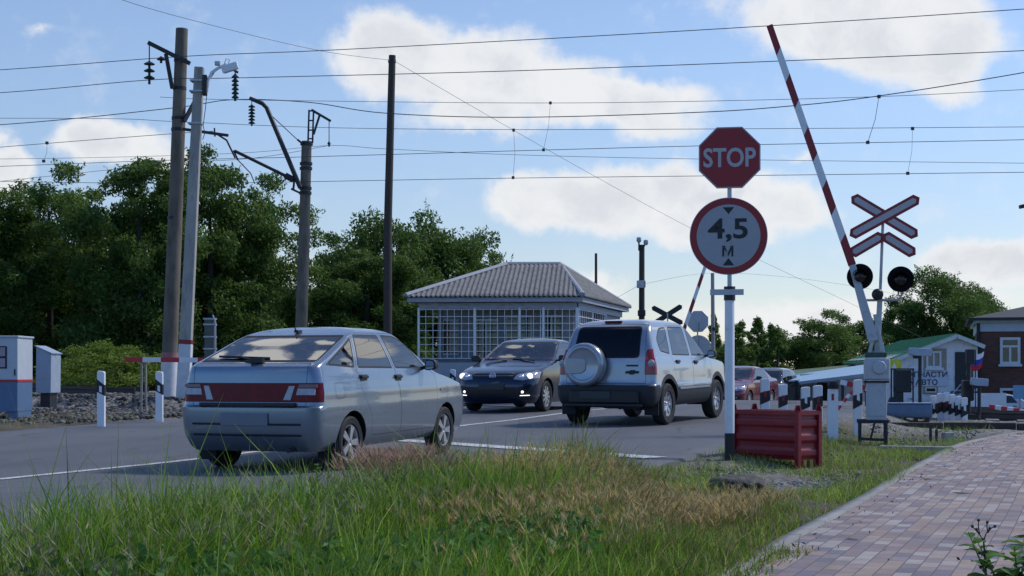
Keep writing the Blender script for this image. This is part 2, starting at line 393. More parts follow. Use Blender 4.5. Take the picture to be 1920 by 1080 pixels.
# ---------------------------------------------------------------- road
def asphalt():
    m, nt, b, out = new_mat('asphalt'); L = nt.links.new
    o = N(nt, 'ShaderNodeTexCoord').outputs['Object']
    big = N(nt, 'ShaderNodeTexNoise', i_Scale=.5, i_Detail=6, i_Roughness=.6); L(o, big.inputs['Vector'])
    mp = N(nt, 'ShaderNodeMapping'); mp.inputs['Rotation'].default_value = (0,0,TH); mp.inputs['Scale'].default_value = (1.1,.06,1); L(o, mp.inputs['Vector'])
    st = N(nt, 'ShaderNodeTexNoise', i_Scale=1.4, i_Detail=5); L(mp.outputs[0], st.inputs['Vector'])
    fine = N(nt, 'ShaderNodeTexNoise', i_Scale=90, i_Detail=4, i_Roughness=.8); L(o, fine.inputs['Vector'])
    a1 = N(nt, 'ShaderNodeMath', operation='ADD'); L(big.outputs['Fac'], a1.inputs[0]); L(st.outputs['Fac'], a1.inputs[1])
    a2 = N(nt, 'ShaderNodeMath', operation='MULTIPLY_ADD'); L(fine.outputs['Fac'], a2.inputs[0]); a2.inputs[1].default_value = .5; L(a1.outputs[0], a2.inputs[2])
    c = ramp(nt, N_half(nt, a2.outputs[0]), [(.40,(.080,.086,.096)),(.62,(.116,.122,.134)),(.8,(.140,.144,.152))])
    dst = N(nt, 'ShaderNodeTexNoise', i_Scale=1.1, i_Detail=6); L(o, dst.inputs['Vector'])
    vm_ = N(nt, 'ShaderNodeVectorMath', operation='MULTIPLY_ADD'); L(dst.outputs['Color'], vm_.inputs[0]); vm_.inputs[1].default_value = (1.3,1.3,0); L(o, vm_.inputs[2])
    vo = N(nt, 'ShaderNodeTexVoronoi', feature='DISTANCE_TO_EDGE', i_Scale=.33); L(vm_.outputs[0], vo.inputs['Vector'])
    ck = ramp(nt, vo.outputs['Distance'], [(.0,(1,1,1)),(.006,(.7,.7,.7)),(.012,(0,0,0))])
    ckm = ramp(nt, big.outputs['Fac'], [(.48,(0,0,0)),(.6,(.75,.75,.75))])
    cm = N(nt, 'ShaderNodeMath', operation='MULTIPLY'); L(ck, cm.inputs[0]); L(ckm, cm.inputs[1])
    m1 = N(nt, 'ShaderNodeMix', data_type='RGBA'); L(cm.outputs[0], m1.inputs[0]); L(c, m1.inputs[6]); m1.inputs[7].default_value = (.035,.036,.04,1)
    rv = N(nt, 'ShaderNodeVectorMath', operation='DOT_PRODUCT'); L(o, rv.inputs[0]); rv.inputs[1].default_value = (CU,-SU,0)
    def mth(op, a, b_=None):
        n = N(nt, 'ShaderNodeMath', operation=op)
        for i_, x_ in enumerate((a, b_)):
            if x_ is None: continue
            if isinstance(x_, (int,float)): n.inputs[i_].default_value = x_
            else: L(x_, n.inputs[i_])
        return n.outputs[0]
    v_ = mth('SUBTRACT', mth('ABSOLUTE', mth('ADD', rv.outputs['Value'], -V0)), 2.2)
    tk = mth('ABSOLUTE', mth('SUBTRACT', mth('ABSOLUTE', v_), .74))
    tf = mth('MULTIPLY', ramp(nt, tk, [(.0,(.34,.34,.34)),(.45,(0,0,0))]), ramp(nt, st.outputs['Fac'], [(.3,(.3,.3,.3)),(.7,(1,1,1))]))
    m2 = N(nt, 'ShaderNodeMix', data_type='RGBA'); L(tf, m2.inputs[0]); L(m1.outputs[2], m2.inputs[6]); m2.inputs[7].default_value = (.05,.052,.058,1)
    pn = N(nt, 'ShaderNodeTexNoise', i_Scale=.22, i_Detail=2); L(vm_.outputs[0], pn.inputs['Vector'])
    pf = ramp(nt, pn.outputs['Fac'], [(.60,(0,0,0)),(.612,(.4,.4,.4))])
    m3 = N(nt, 'ShaderNodeMix', data_type='RGBA'); L(pf, m3.inputs[0]); L(m2.outputs[2], m3.inputs[6]); m3.inputs[7].default_value = (.075,.077,.085,1)
    L(m3.outputs[2], b.inputs['Base Color']); b.inputs['Roughness'].default_value = .78; b.inputs['Specular IOR Level'].default_value = .4
    bp = N(nt, 'ShaderNodeBump', i_Strength=.35, i_Distance=.01); L(fine.outputs['Fac'], bp.inputs['Height']); L(bp.outputs[0], b.inputs['Normal'])
    return m
def N_half(nt, s):
    n = N(nt, 'ShaderNodeMath', operation='MULTIPLY'); nt.links.new(s, n.inputs[0]); n.inputs[1].default_value = .5; return n.outputs[0]
def ribbon(name, rows, mats, kind='structure'):
    "rows of equal length lists of points"
    nv = len(rows[0]); V = np.array([p for r in rows for p in r]); k = len(rows)
    Q = np.array([(i*nv+j, (i)*nv+j+1, (i+1)*nv+j+1, (i+1)*nv+j) for i in range(k-1) for j in range(nv-1)])
    return tag(np_mesh(name, V, Q, None, mats, smooth=True), kind=kind)
rows = []
rr = random.Random(3)
eR = 0; eL = 0
for u in axis([(-60,0,4),(0,46,.3),(46,200,3)]):
    eR = eR*.8+rr.uniform(-.06,.06); eL = eL*.8+rr.uniform(-.1,.1)
    spread = 2.2*sstep(14, 2, u) if u < 14 else 0
    row = []
    for v, dz in ((-7.0+eL-spread,-.16), (-6.8+eL-spread,-.02), (-6.2-spread,0), (-4,0), (-2,0), (0,0), (2,0), (4,0), (4.9,0), (5.2+eR,-.015), (5.36+eR,-.16)):
        X, Y = xy(u, v); row.append((X, Y, road_z(u)-.002*abs(v)+dz))
    rows.append(row)
ribbon('road', rows, [asphalt()])
def marking_mat():
    m, nt, b, out = new_mat('worn_road_paint'); L = nt.links.new
    o = N(nt, 'ShaderNodeTexCoord').outputs['Object']
    n = N(nt, 'ShaderNodeTexNoise', i_Scale=9, i_Detail=9, i_Roughness=.75); L(o, n.inputs['Vector'])
    L(ramp(nt, n.outputs['Fac'], [(.36,(.16,.16,.16)),(.5,(.58,.58,.57)),(.8,(.68,.68,.67))]), b.inputs['Base Color']); b.inputs['Roughness'].default_value = .7
    return m
MK = marking_mat()
def strip(name, pts, w):
    rows = []
    for (u, v) in pts:
        i = pts.index((u, v)); a = pts[max(0,i-1)]; c = pts[min(len(pts)-1,i+1)]
        d = Vector((c[0]-a[0], c[1]-a[1])).normalized(); n = Vector((-d.y, d.x))
        row = []
        for s in (-w/2, w/2):
            X, Y = xy(u+n.x*s, v+n.y*s); row.append((X, Y, road_z(u)-.002*abs(v)+.006))
        rows.append(row)
    return ribbon(name, rows, [MK])
strip('centre_line', [(u, 0.0) for u in np.arange(-20, 30, .5)], .13)
strip('centre_line', [(u, 0.0) for u in np.arange(40, 90, .5)], .13)
strip('stop_line', [(18.6-.46*v, v) for v in np.arange(.15, 5.05, .2)], .42)
# ---------------------------------------------------------------- brick path
def paver_mat():
    m, nt, b, out = new_mat('coloured_pavers'); L = nt.links.new
    u = N(nt, 'ShaderNodeUVMap'); u.uv_map = 'UVMap'
    br = N(nt, 'ShaderNodeTexBrick', offset=.5); L(u.outputs[0], br.inputs['Vector'])
    for k, v in (('Scale',1),('Brick Width',.2),('Row Height',.1),('Mortar Size',.0035),('Mortar Smooth',.2),('Bias',0)): br.inputs[k].default_value = v
    br.inputs['Color1'].default_value = (0,0,0,1); br.inputs['Color2'].default_value = (1,1,1,1); br.inputs['Mortar'].default_value = (.5,.5,.5,1)
    c = ramp(nt, br.outputs['Color'], [(0,(.335,.25,.23)),(.15,(.24,.197,.205)),(.28,(.35,.26,.215)),(.40,(.40,.35,.325)),(.53,(.28,.215,.21)),(.65,(.195,.175,.205)),(.75,(.365,.29,.245)),(.86,(.27,.225,.22)),(.95,(.43,.385,.355))], 'CONSTANT')
    o = N(nt, 'ShaderNodeTexCoord').outputs['Object']
    n = N(nt, 'ShaderNodeTexNoise', i_Scale=3, i_Detail=8, i_Roughness=.7); L(o, n.inputs['Vector'])
    k = ramp(nt, n.outputs['Fac'], [(.25,(.62,.6,.58)),(.65,(1.0,1.0,1.0))])
    mu = N(nt, 'ShaderNodeMix', data_type='RGBA', blend_type='MULTIPLY'); mu.inputs[0].default_value = 1; L(c, mu.inputs[6]); L(k, mu.inputs[7])
    mo = N(nt, 'ShaderNodeMix', data_type='RGBA'); L(br.outputs['Fac'], mo.inputs[0]); L(mu.outputs[2], mo.inputs[6]); mo.inputs[7].default_value = (.09,.08,.07,1)
    L(mo.outputs[2], b.inputs['Base Color']); b.inputs['Roughness'].default_value = .82
    inv = N(nt, 'ShaderNodeMath', operation='SUBTRACT'); inv.inputs[0].default_value = 1; L(br.outputs['Fac'], inv.inputs[1])
    f = N(nt, 'ShaderNodeTexNoise', i_Scale=120, i_Detail=3); L(o, f.inputs['Vector'])
    hh = N(nt, 'ShaderNodeMath', operation='MULTIPLY_ADD'); L(f.outputs['Fac'], hh.inputs[0]); hh.inputs[1].default_value = .25; L(inv.outputs[0], hh.inputs[2])
    bp = N(nt, 'ShaderNodeBump', i_Strength=.5, i_Distance=.006); L(hh.outputs[0], bp.inputs['Height']); L(bp.outputs[0], b.inputs['Normal'])
    return m
PATH_L = [xy(u, v) for u, v in ((-14,8.06), (-6,8.04), (0,8.01), (4,7.97), (8,7.92), (12,7.84))]+[(3.96,15.3),(4.98,17.8),(5.95,20.2),(7.05,22.5),(8.55,24.9),(10.6,27.2),(13.4,29.6),(17,32)]
def smooth_poly(pts, n=8):
    pts = [Vector((*p, 0)) for p in pts]; o = []
    for i in range(len(pts)-1):
        p0, p1, p2, p3 = pts[max(0,i-1)], pts[i], pts[i+1], pts[min(len(pts)-1,i+2)]
        for k in range(n):
            t = k/n; o.append(.5*((2*p1)+(p2-p0)*t+(2*p0-5*p1+4*p2-p3)*t*t+(3*p1-p0-3*p2+p3)*t**3))
    o.append(pts[-1]); return o
pl = smooth_poly(PATH_L)
PW = 1.42
def path_z(X, Y):
    return base_z(X, Y)+.035
rows = []; U = []; s = 0
kerbs = {0: [], 1: []}
for i, p in enumerate(pl):
    d = (pl[min(i+1,len(pl)-1)]-pl[max(i-1,0)]).normalized(); n = Vector((d.y, -d.x, 0))
    if i: s += (p-pl[i-1]).length
    zc = path_z(*(p+n*.7)[:2])
    row = []
    for t in (0, .35, .7, 1.05, PW): q = p+n*t; row.append((q.x, q.y, zc+.0))
    rows.append(row); U.append(s)
    for k, (t0, t1) in enumerate(((-.1, .0), (PW, PW+.1))):
        a, b_ = p+n*t0, p+n*t1; h = .02
        kerbs[k].append([(a.x,a.y,zc-.12),(a.x,a.y,zc+h),(b_.x,b_.y,zc+h),(b_.x,b_.y,zc-.12)])
po = ribbon('path', rows, [paver_mat()])
uvl = po.data.uv_layers.new(name='UVMap'); ts = (0,.35,.7,1.05,PW)
li = np.empty(len(po.data.loops), dtype=np.int32); po.data.loops.foreach_get('vertex_index', li)
uvl.data.foreach_set('uv', np.array([(U[i//5], ts[i%5]) for i in li], dtype=np.float32).ravel())
KM = mat('kerb_concrete', (.29,.28,.265), .85, var=.15, scale=4, bump=.3, bscale=60, col2=(.2,.2,.17), thr=.62)
def kerb_joints():
    nt = KM.node_tree; L = nt.links.new; b = nt.nodes['Principled BSDF']; src = b.inputs['Base Color'].links[0].from_socket
    u = N(nt, 'ShaderNodeUVMap'); u.uv_map = 'UVMap'; sp = N(nt, 'ShaderNodeSeparateXYZ'); L(u.outputs[0], sp.inputs[0])
    fr = N(nt, 'ShaderNodeMath', operation='FRACT'); L(sp.outputs['X'], fr.inputs[0])
    j = ramp(nt, fr.outputs[0], [(0,(1,1,1)),(.016,(1,1,1)),(.02,(0,0,0))])
    fl = N(nt, 'ShaderNodeMath', operation='FLOOR'); L(sp.outputs['X'], fl.inputs[0])
    wn = N(nt, 'ShaderNodeTexWhiteNoise', noise_dimensions='1D'); L(fl.outputs[0], wn.inputs['W'])
    tn = ramp(nt, wn.outputs['Value'], [(0,(.78,.77,.76)),(1,(1.05,1.05,1.05))])
    mu = N(nt, 'ShaderNodeMix', data_type='RGBA', blend_type='MULTIPLY'); mu.inputs[0].default_value = 1; L(src, mu.inputs[6]); L(tn, mu.inputs[7])
    mx = N(nt, 'ShaderNodeMix', data_type='RGBA'); L(j, mx.inputs[0]); L(mu.outputs[2], mx.inputs[6]); mx.inputs[7].default_value = (.05,.05,.045,1); L(mx.outputs[2], b.inputs['Base Color'])
kerb_joints()
for k in (0,1):
    ko = ribbon('path_kerb', kerbs[k], [KM]); uvl = ko.data.uv_layers.new(name='UVMap')
    li = np.empty(len(ko.data.loops), dtype=np.int32); ko.data.loops.foreach_get('vertex_index', li)
    uvl.data.foreach_set('uv', np.array([(U[i//4], i%4) for i in li], dtype=np.float32).ravel())
# ================================================================ CARS
def pchip(xs, ys, x):
    n = len(xs)
    if x <= xs[0]: return ys[0]
    if x >= xs[-1]: return ys[-1]
    h = [xs[i+1]-xs[i] for i in range(n-1)]; d = [(ys[i+1]-ys[i])/h[i] for i in range(n-1)]
    def sl(i):
        if i == 0: return d[0]
        if i == n-1: return d[-1]
        if d[i-1]*d[i] <= 0: return 0
        return 2*d[i-1]*d[i]/(d[i-1]+d[i])
    for i in range(n-1):
        if x <= xs[i+1]:
            t = (x-xs[i])/h[i]; a, b = sl(i), sl(i+1); t2, t3 = t*t, t*t*t
            return ys[i]*(2*t3-3*t2+1)+h[i]*a*(t3-2*t2+t)+ys[i+1]*(-2*t3+3*t2)+h[i]*b*(t3-t2)
class Shell:
    """car skin made of horizontal contours.  rows: (z, y_rear, y_front, half width, rear corner, front corner, rear bow, front bow)"""
    def __init__(s, rows, sub, ntaper=(.03,.06), yc=0, L=4.0):
        s.rows = rows; s.sub = sub; s.tp = ntaper; s.yc = yc; s.L = L
        s.idx = list(range(len(rows))); s.cols = list(zip(*rows))
    def at(s, t): return [pchip(s.idx, s.cols[c], t) for c in range(8)]
    def t_of(s, z):
        lo, hi = 0.0, len(s.rows)-1.0
        for _ in range(40):
            m = (lo+hi)/2
            if s.at(m)[0] < z: lo = m
            else: hi = m
        return (lo+hi)/2
    def taper(s, y):
        k = (y-s.yc)/(s.L/2)
        return 1-(s.tp[1] if k > 0 else s.tp[0])*min(1.2,abs(k))**3
    def side_x(s, y, z): return s.at(s.t_of(z))[3]*s.taper(y)
    def rear_y(s, x, z):
        _, yr, yf, w, rr, rf, br, bf = s.at(s.t_of(z)); return yr+br*(abs(x)/w)**2
    def front_y(s, x, z):
        _, yr, yf, w, rr, rf, br, bf = s.at(s.t_of(z)); return yf-bf*(abs(x)/w)**2
    def contour(s, t):
        z, yr, yf, w, rr, rf, br, bf = s.at(t); pts = []
        span = yf-yr; rr = min(rr, w*.9, span*.4); rf = min(rf, w*.9, span*.4)
        nr, nc, ns = 9, 6, 44
        ya, yb = yr+br, yf-bf
        wr = w*s.taper(ya+rr); wf = w*s.taper(yb-rf)
        for i in range(nr):
            x = (wr-rr)*i/nr; pts.append((x, yr+br*(x/w)**2))
        yq = yr+br*((wr-rr)/w)**2
        for i in range(nc):
            a = PI/2*i/nc; pts.append((wr-rr+rr*math.sin(a), yq+rr*1.0*(1-math.cos(a))))
        y0 = yq+rr; yq2 = yf-bf*((wf-rf)/w)**2; y1 = yq2-rf
        for i in range(ns):
            y = y0+(y1-y0)*i/ns; pts.append((w*s.taper(y), y))
        for i in range(nc):
            a = PI/2*i/nc; pts.append((wf-rf+rf*math.cos(a), y1+rf*math.sin(a)))
        for i in range(nr+1):
            x = (wf-rf)*(1-i/nr); pts.append((x, yf-bf*(x/w)**2))
        full = pts+[(-x, y) for (x, y) in reversed(pts[1:-1])]
        return [(x, y, z) for x, y in full]
    def bm(s):
        b = bmesh.new(); rings = []
        ts = []
        for i in range(len(s.rows)-1):
            k = s.sub[i] if i < len(s.sub) else 2
            ts += [i+j/k for j in range(k)]
        ts.append(len(s.rows)-1)
        for t in ts: rings.append([b.verts.new(p) for p in s.contour(t)])
        n = len(rings[0])
        for a, c in zip(rings, rings[1:]):
            for j in range(n): b.faces.new((a[j], a[(j+1)%n], c[(j+1)%n], c[j]))
        b.faces.new(rings[-1])
        bmesh.ops.recalc_face_normals(b, faces=b.faces)
        return b
def poly_offset(poly, d):
    "move every edge inwards by d (ccw or cw polygon)"
    A = sum(poly[i][0]*poly[(i+1)%len(poly)][1]-poly[(i+1)%len(poly)][0]*poly[i][1] for i in range(len(poly)))
    sgn = 1 if A > 0 else -1; n = len(poly); o = []
    for i in range(n):
        p0, p1, p2 = Vector(poly[i-1]), Vector(poly[i]), Vector(poly[(i+1)%n])
        e1, e2 = (p1-p0).normalized(), (p2-p1).normalized()
        n1, n2 = Vector((-e1.y, e1.x))*sgn, Vector((-e2.y, e2.x))*sgn
        m = n1+n2; m = m/max(.35, (1+n1.dot(n2)))
        o.append(tuple(p1+m*d))
    return o
def poly_round(poly, r, n=3):
    o = []; k = len(poly)
    rs = r if hasattr(r, '__len__') else [r]*k
    for i in range(k):
        p0, p1, p2 = Vector(poly[i-1]), Vector(poly[i]), Vector(poly[(i+1)%k])
        rr = min(rs[i], (p0-p1).length*.45, (p2-p1).length*.45)
        if rr < .002: o.append(tuple(p1)); continue
        a = p1+(p0-p1).normalized()*rr; c = p1+(p2-p1).normalized()*rr
        for j in range(n+1):
            t = j/n; o.append(tuple(a*(1-t)**2+p1*2*t*(1-t)+c*t*t))
    return o
def inside(poly, x, y):
    c = False; n = len(poly); j = n-1
    for i in range(n):
        xi, yi = poly[i]; xj, yj = poly[j]
        if (yi > y) != (yj > y) and x < (xj-xi)*(y-yi)/(yj-yi+1e-12)+xi: c = not c
        j = i
    return c
def cut(bm, poly, ax, filt):
    "cut the outline of a 2D polygon (axes ax, e.g. (1,2)) through the faces filt accepts; returns the faces inside"
    a0, a1 = min(p[0] for p in poly)-.005, max(p[0] for p in poly)+.005
    b0, b1 = min(p[1] for p in poly)-.005, max(p[1] for p in poly)+.005
    def cand():
        r = []
        for f in bm.faces:
            xs = [v.co[ax[0]] for v in f.verts]
            if max(xs) < a0 or min(xs) > a1: continue
            ys = [v.co[ax[1]] for v in f.verts]
            if max(ys) < b0 or min(ys) > b1: continue
            if filt(f): r.append(f)
        return r
    fs = set(cand())
    for i in range(len(poly)):
        p, q = poly[i], poly[(i+1)%len(poly)]
        e0, e1 = min(p[0],q[0])-.004, max(p[0],q[0])+.004; g0, g1 = min(p[1],q[1])-.004, max(p[1],q[1])+.004
        no = Vector((0,0,0)); no[ax[0]] = -(q[1]-p[1]); no[ax[1]] = q[0]-p[0]
        if no.length < 1e-6: continue
        co = Vector((0,0,0)); co[ax[0]] = p[0]; co[ax[1]] = p[1]
        sub = []
        for f in fs:
            if not f.is_valid: continue
            xs = [v.co[ax[0]] for v in f.verts]
            if max(xs) < e0 or min(xs) > e1: continue
            ys = [v.co[ax[1]] for v in f.verts]
            if max(ys) < g0 or min(ys) > g1: continue
            sub.append(f)
        if not sub: continue
        g = list({v for f in sub for v in f.verts})+list({e for f in sub for e in f.edges})+sub
        r = bmesh.ops.bisect_plane(bm, geom=g, dist=1e-5, plane_co=co, plane_no=no.normalized())
        fs = {f for f in fs if f.is_valid} | {x for x in r['geom'] if isinstance(x, bmesh.types.BMFace)}
    out = []
    for f in fs:
        if not f.is_valid: continue
        c = f.calc_center_median()
        if inside(poly, c[ax[0]], c[ax[1]]): out.append(f)
    return out
def car_paint(name, col, metal=.55, rough=.32, var=.06, dust=.55, coat=.8):
    m, nt, b, out = new_mat(name); L = nt.links.new
    o = N(nt, 'ShaderNodeTexCoord').outputs['Object']
    n = N(nt, 'ShaderNodeTexNoise', i_Scale=2.2, i_Detail=8, i_Roughness=.7); L(o, n.inputs['Vector'])
    sp = N(nt, 'ShaderNodeSeparateXYZ'); L(o, sp.inputs[0])
    # road dust: a real film that thickens towards the sills
    mr = N(nt, 'ShaderNodeMapRange'); L(sp.outputs['Z'], mr.inputs[0]); mr.inputs[1].default_value = .75; mr.inputs[2].default_value = .2; mr.inputs[3].default_value = 0; mr.inputs[4].default_value = dust
    mu = N(nt, 'ShaderNodeMath', operation='MULTIPLY'); L(mr.outputs[0], mu.inputs[0]); L(ramp(nt, n.outputs['Fac'], [(.3,(.3,.3,.3)),(.7,(1,1,1))]), mu.inputs[1])
    c = ramp(nt, n.outputs['Fac'], [(.3, c3(col,1-var)),(.7, c3(col,1+var))])
    mx = N(nt, 'ShaderNodeMix', data_type='RGBA'); L(mu.outputs[0], mx.inputs[0]); L(c, mx.inputs[6]); mx.inputs[7].default_value = (.13,.12,.105,1)
    L(mx.outputs[2], b.inputs['Base Color']); b.inputs['Metallic'].default_value = metal
    ra = N(nt, 'ShaderNodeMath', operation='MULTIPLY_ADD'); L(mu.outputs[0], ra.inputs[0]); ra.inputs[1].default_value = .4; ra.inputs[2].default_value = rough; L(ra.outputs[0], b.inputs['Roughness'])
    b.inputs['Coat Weight'].default_value = coat; b.inputs['Coat Roughness'].default_value = .05
    return m
M['plate_dark'] = mat('plain_dark_plate', (.035,.04,.045), .5, var=.1)
M['lamp_red'] = mat('red_lamp_lens', (.15,.003,.007), .3, var=.3, scale=14, coat=0, spec=.25)
M['lamp_clear'] = mat('clear_lamp_lens', (.36,.36,.38), .15, var=.25, scale=18, coat=.6)
M['lamp_red2'] = mat('bright_red_lens', (.36,.008,.014), .15, var=.2, scale=14, coat=.4)
M['lamp_dim'] = mat('smoked_red_lens', (.20,.06,.065), .15, var=.25, scale=18, coat=.4)
M['lamp_amber'] = mat('pink_lamp_lens', (.42,.2,.2), .15, var=.25, scale=18, coat=.6)
M['cladding'] = mat('dark_grey_cladding', (.022,.024,.028), .6, var=.2)
M['head_on'] = emit_mat('lit_headlamp', (1,.96,.9), 1.1)
M['drl_on'] = emit_mat('lit_running_lamp', (1,.97,.92), 1.8)
def make_wheel(parent, name, pos, side, r, wdt, style, rim_r):
    "wheel > tyre, rim.  side=+1 the outer face looks to +x"
    MX = Matrix.Translation(pos) @ Matrix.Rotation(PI/2*side, 4, 'Y')
    b = MB(); b.lathe([(.0,-.05),(rim_r*.93,-.05),(rim_r*.93,.0),(.0,.0)], 28, M=MX)
    w = b.build(name, M['dark'], parent, smooth=True)
    t = MB(); h = wdt/2
    t.lathe([(rim_r,-h*.8),(r*.88,-h),(r*.965,-h*.85),(r,-h*.5),(r*1.0,h*.5),(r*.965,h*.85),(r*.9,h),(rim_r*1.08,h*.92),(rim_r,h*.75),(rim_r*.96,h*.4),(rim_r*.96,-h*.8)], 40, M=MX)
    t.build('tyre', M['tyre'], w, smooth=True)
    k = MB(); f = h*.72
    k.lathe([(rim_r*.90,-h*.3),(rim_r*.92,f*.6),(rim_r*.96,f*1.04),(rim_r*1.02,f*1.06),(rim_r*1.02,f*.7)], 36, M=MX)
    k.lathe([(0,f*.98),(rim_r*.12,f*.98),(rim_r*.17,f*.86),(rim_r*.2,f*.4)], 20, M=MX)
    if style == 'star':
        ns = 5
        for i in range(ns):
            for dd in (-.10, .10):
                a = 2*PI*i/ns+.3
                p0 = Vector((math.cos(a+dd*1.6)*rim_r*.12, math.sin(a+dd*1.6)*rim_r*.12, f*.86)); p1 = Vector((math.cos(a+dd*1.25)*rim_r*.95, math.sin(a+dd*1.25)*rim_r*.95, f*.88))
                k.beam(MX @ p0, MX @ p1, .034, .03, up=MX.to_3x3() @ Vector((0,0,1)))
    elif style == 'disc':
        ns = 8
        k.lathe([(rim_r*.2,f*.5),(rim_r*.55,f*.75),(rim_r*.62,f*.7),(rim_r*.66,f*.3)], 32, M=MX)
        for i in range(ns):
            a = 2*PI*i/ns
            p0 = Vector((math.cos(a)*rim_r*.5, math.sin(a)*rim_r*.5, f*.62)); p1 = Vector((math.cos(a)*rim_r*.95, math.sin(a)*rim_r*.95, f*.7))
            k.beam(MX @ p0, MX @ p1, .062, .03, up=MX.to_3x3() @ Vector((0,0,1)))
    else:
        ns = 10
        for i in range(ns):
            a = 2*PI*i/ns+.15
            p0 = Vector((math.cos(a)*rim_r*.12, math.sin(a)*rim_r*.12, f*.9)); p1 = Vector((math.cos(a+.06)*rim_r*.95, math.sin(a+.06)*rim_r*.95, f*.85))
            k.beam(MX @ p0, MX @ p1, .03, .03, up=MX.to_3x3() @ Vector((0,0,1)), w2=.038)
    k.build('rim', M['alloy'], w, smooth=True, sharp=30)
    return w
def build_car(root, sh, paint, spec):
    bm = sh.bm(); lay = bm.faces.layers.int.new('pid')
    BODY, RUB, GAP, CLAD = 0, 1, 2, 3
    pieces = {}   # pid -> (name, parent key, material list)
    nid = [1]
    def new(name, mats=None, parent=None, label=None):
        i = nid[0]; nid[0] += 1; pieces[i] = (name, parent, mats, label); return i
    side = lambda sx: (lambda f: f.calc_center_median().x*sx > .3 and abs(f.normal.x) > .35)
    rearf = lambda f: f.normal.y < -.12 and f.calc_center_median().y < spec.get('rear_max', 0)
    frontf = lambda f: f.normal.y > .1 and f.calc_center_median().y > 0
    def setp(fs, pid, mi=None):
        for f in fs:
            f[lay] = pid
            if mi is not None: f.material_index = mi
    # --- wheel arches
    for (ay) in spec['axles']:
        arc = [(ay+spec['arch']*math.cos(a), spec['wr']+.01+spec['arch']*math.sin(a)) for a in np.linspace(0, 2*PI, 25)[:-1]]
        for sx in (1,-1):
            fs = cut(bm, arc, (1,2), lambda f, sx=sx: f.calc_center_median().x*sx > .4 and f.calc_center_median().z < .95)
            bmesh.ops.delete(bm, geom=fs, context='FACES')
        if spec.get('clad'):
            big = [(ay+(spec['arch']+.075)*math.cos(a), spec['wr']+.01+(spec['arch']+.075)*math.sin(a)) for a in np.linspace(0, 2*PI, 25)[:-1]]
            for sx in (1,-1):
                for f in cut(bm, big, (1,2), lambda f, sx=sx: f.calc_center_median().x*sx > .4 and f.calc_center_median().z < 1): f.material_index = CLAD
    # --- low cladding band
    if spec.get('clad'):
        z1 = spec['clad']
        for f in cut(bm, [(-3,-1),(3,-1),(3,z1),(-3,z1)], (1,2), lambda f: True): f.material_index = CLAD
    if spec.get('bumpers'):
        z1, y0, y1 = spec['bumpers']
        br = new('bumper'); bf = new('bumper')
        setp(cut(bm, [(-3,-1),(y0,-1),(y0,z1),(-3,z1)], (1,2), lambda f: True), br)
        setp(cut(bm, [(y1,-1),(3,-1),(3,spec.get('bz2',z1)),(y1,spec.get('bz2',z1))], (1,2), lambda f: True), bf)
    # --- side glass and doors
    for sx in (1,-1):
        wins = []
        for nm, poly, rad, dr in spec['side_glass']:
            pp = poly_round(poly, rad)
            ring = cut(bm, pp, (1,2), side(sx))
            for f in ring: f.material_index = RUB
            wins.append((nm, poly_offset(pp, .02), dr))
        gid = []
        for nm, pp, dr in wins:
            fs = cut(bm, pp, (1,2), side(sx)); i = new(nm, 'glass', None); setp(fs, i, 0); gid.append((i, dr))
        for di, (poly, rad) in enumerate(spec['doors']):
            pp = poly_round(poly, rad)
            ring = cut(bm, pp, (1,2), side(sx))
            for f in ring:
                if f[lay] == 0 and f.material_index != CLAD: f.material_index = max(f.material_index, 0)
            inner = poly_offset(pp, .006)
            fs = set(cut(bm, inner, (1,2), side(sx)))
            ring = [f for f in cut(bm, pp, (1,2), side(sx)) if f not in fs]
            for f in ring:
                if f[lay] == 0: f.material_index = GAP
            i = new('door'); setp([f for f in fs if f[lay] == 0], i)
            pieces[i] = ('door', None, None, (sx, di))
            for g, dr in gid:
                if dr == di: n_, p_, m_, l_ = pieces[g]; pieces[g] = (n_, i, m_, l_)
        for poly in spec.get('side_cuts', []):
            pp = poly_round(poly, .03); inn = poly_offset(pp, .006)
            fs = set(cut(bm, inn, (1,2), side(sx)))
            for f in cut(bm, pp, (1,2), side(sx)):
                if f not in fs and f[lay] == 0: f.material_index = GAP
    # --- front and rear panes, lamps, panels
    for kind, nm, poly, rad, mt, parent, seal in spec['panels']:
        flt = rearf if kind == 'rear' else frontf
        if kind == 'front_top': flt = lambda f: f.normal.z > .2 and f.calc_center_median().y > .3
        polys = [poly] if not isinstance(poly, tuple) else [poly[0], [(-x, z) for x, z in poly[0]]]
        ax = (0,2) if kind != 'front_top' else (0,1)
        for pl_ in polys:
            pp = poly_round(pl_, rad)
            fs = cut(bm, pp, ax, flt)
            if seal:
                for f in fs: f.material_index = GAP if seal < .01 else RUB
                fs2 = cut(bm, poly_offset(pp, seal), ax, flt)
            else: fs2 = fs
            if mt == 'CLAD':
                for f in fs2: f.material_index = CLAD
                continue
            if mt == 'BODY':
                for f in fs2: f.material_index = 0
            i = new(nm, mt if mt != 'BODY' else None, parent); setp(fs2, i, 0)
    # --- shading and split
    for f in bm.faces: f.smooth = True
    bm.normal_update()
    for e in bm.edges:
        if len(e.link_faces) == 2 and e.calc_face_angle(0) > R(spec.get('sharp', 32)): e.smooth = False
    objs = {}
    bmats = [paint, M['rubber'], M['black'], spec.get('clad_mat', M['cladding'])]
    def emit(pid, name, parent, mats):
        b2 = bm.copy(); l2 = b2.faces.layers.int['pid']
        bmesh.ops.delete(b2, geom=[f for f in b2.faces if f[l2] != pid], context='FACES')
        if not b2.faces: b2.free(); return None
        me = bpy.data.meshes.new(name); b2.to_mesh(me); b2.free()
        for m_ in mats: me.materials.append(m_)
        return link(name, me, parent)
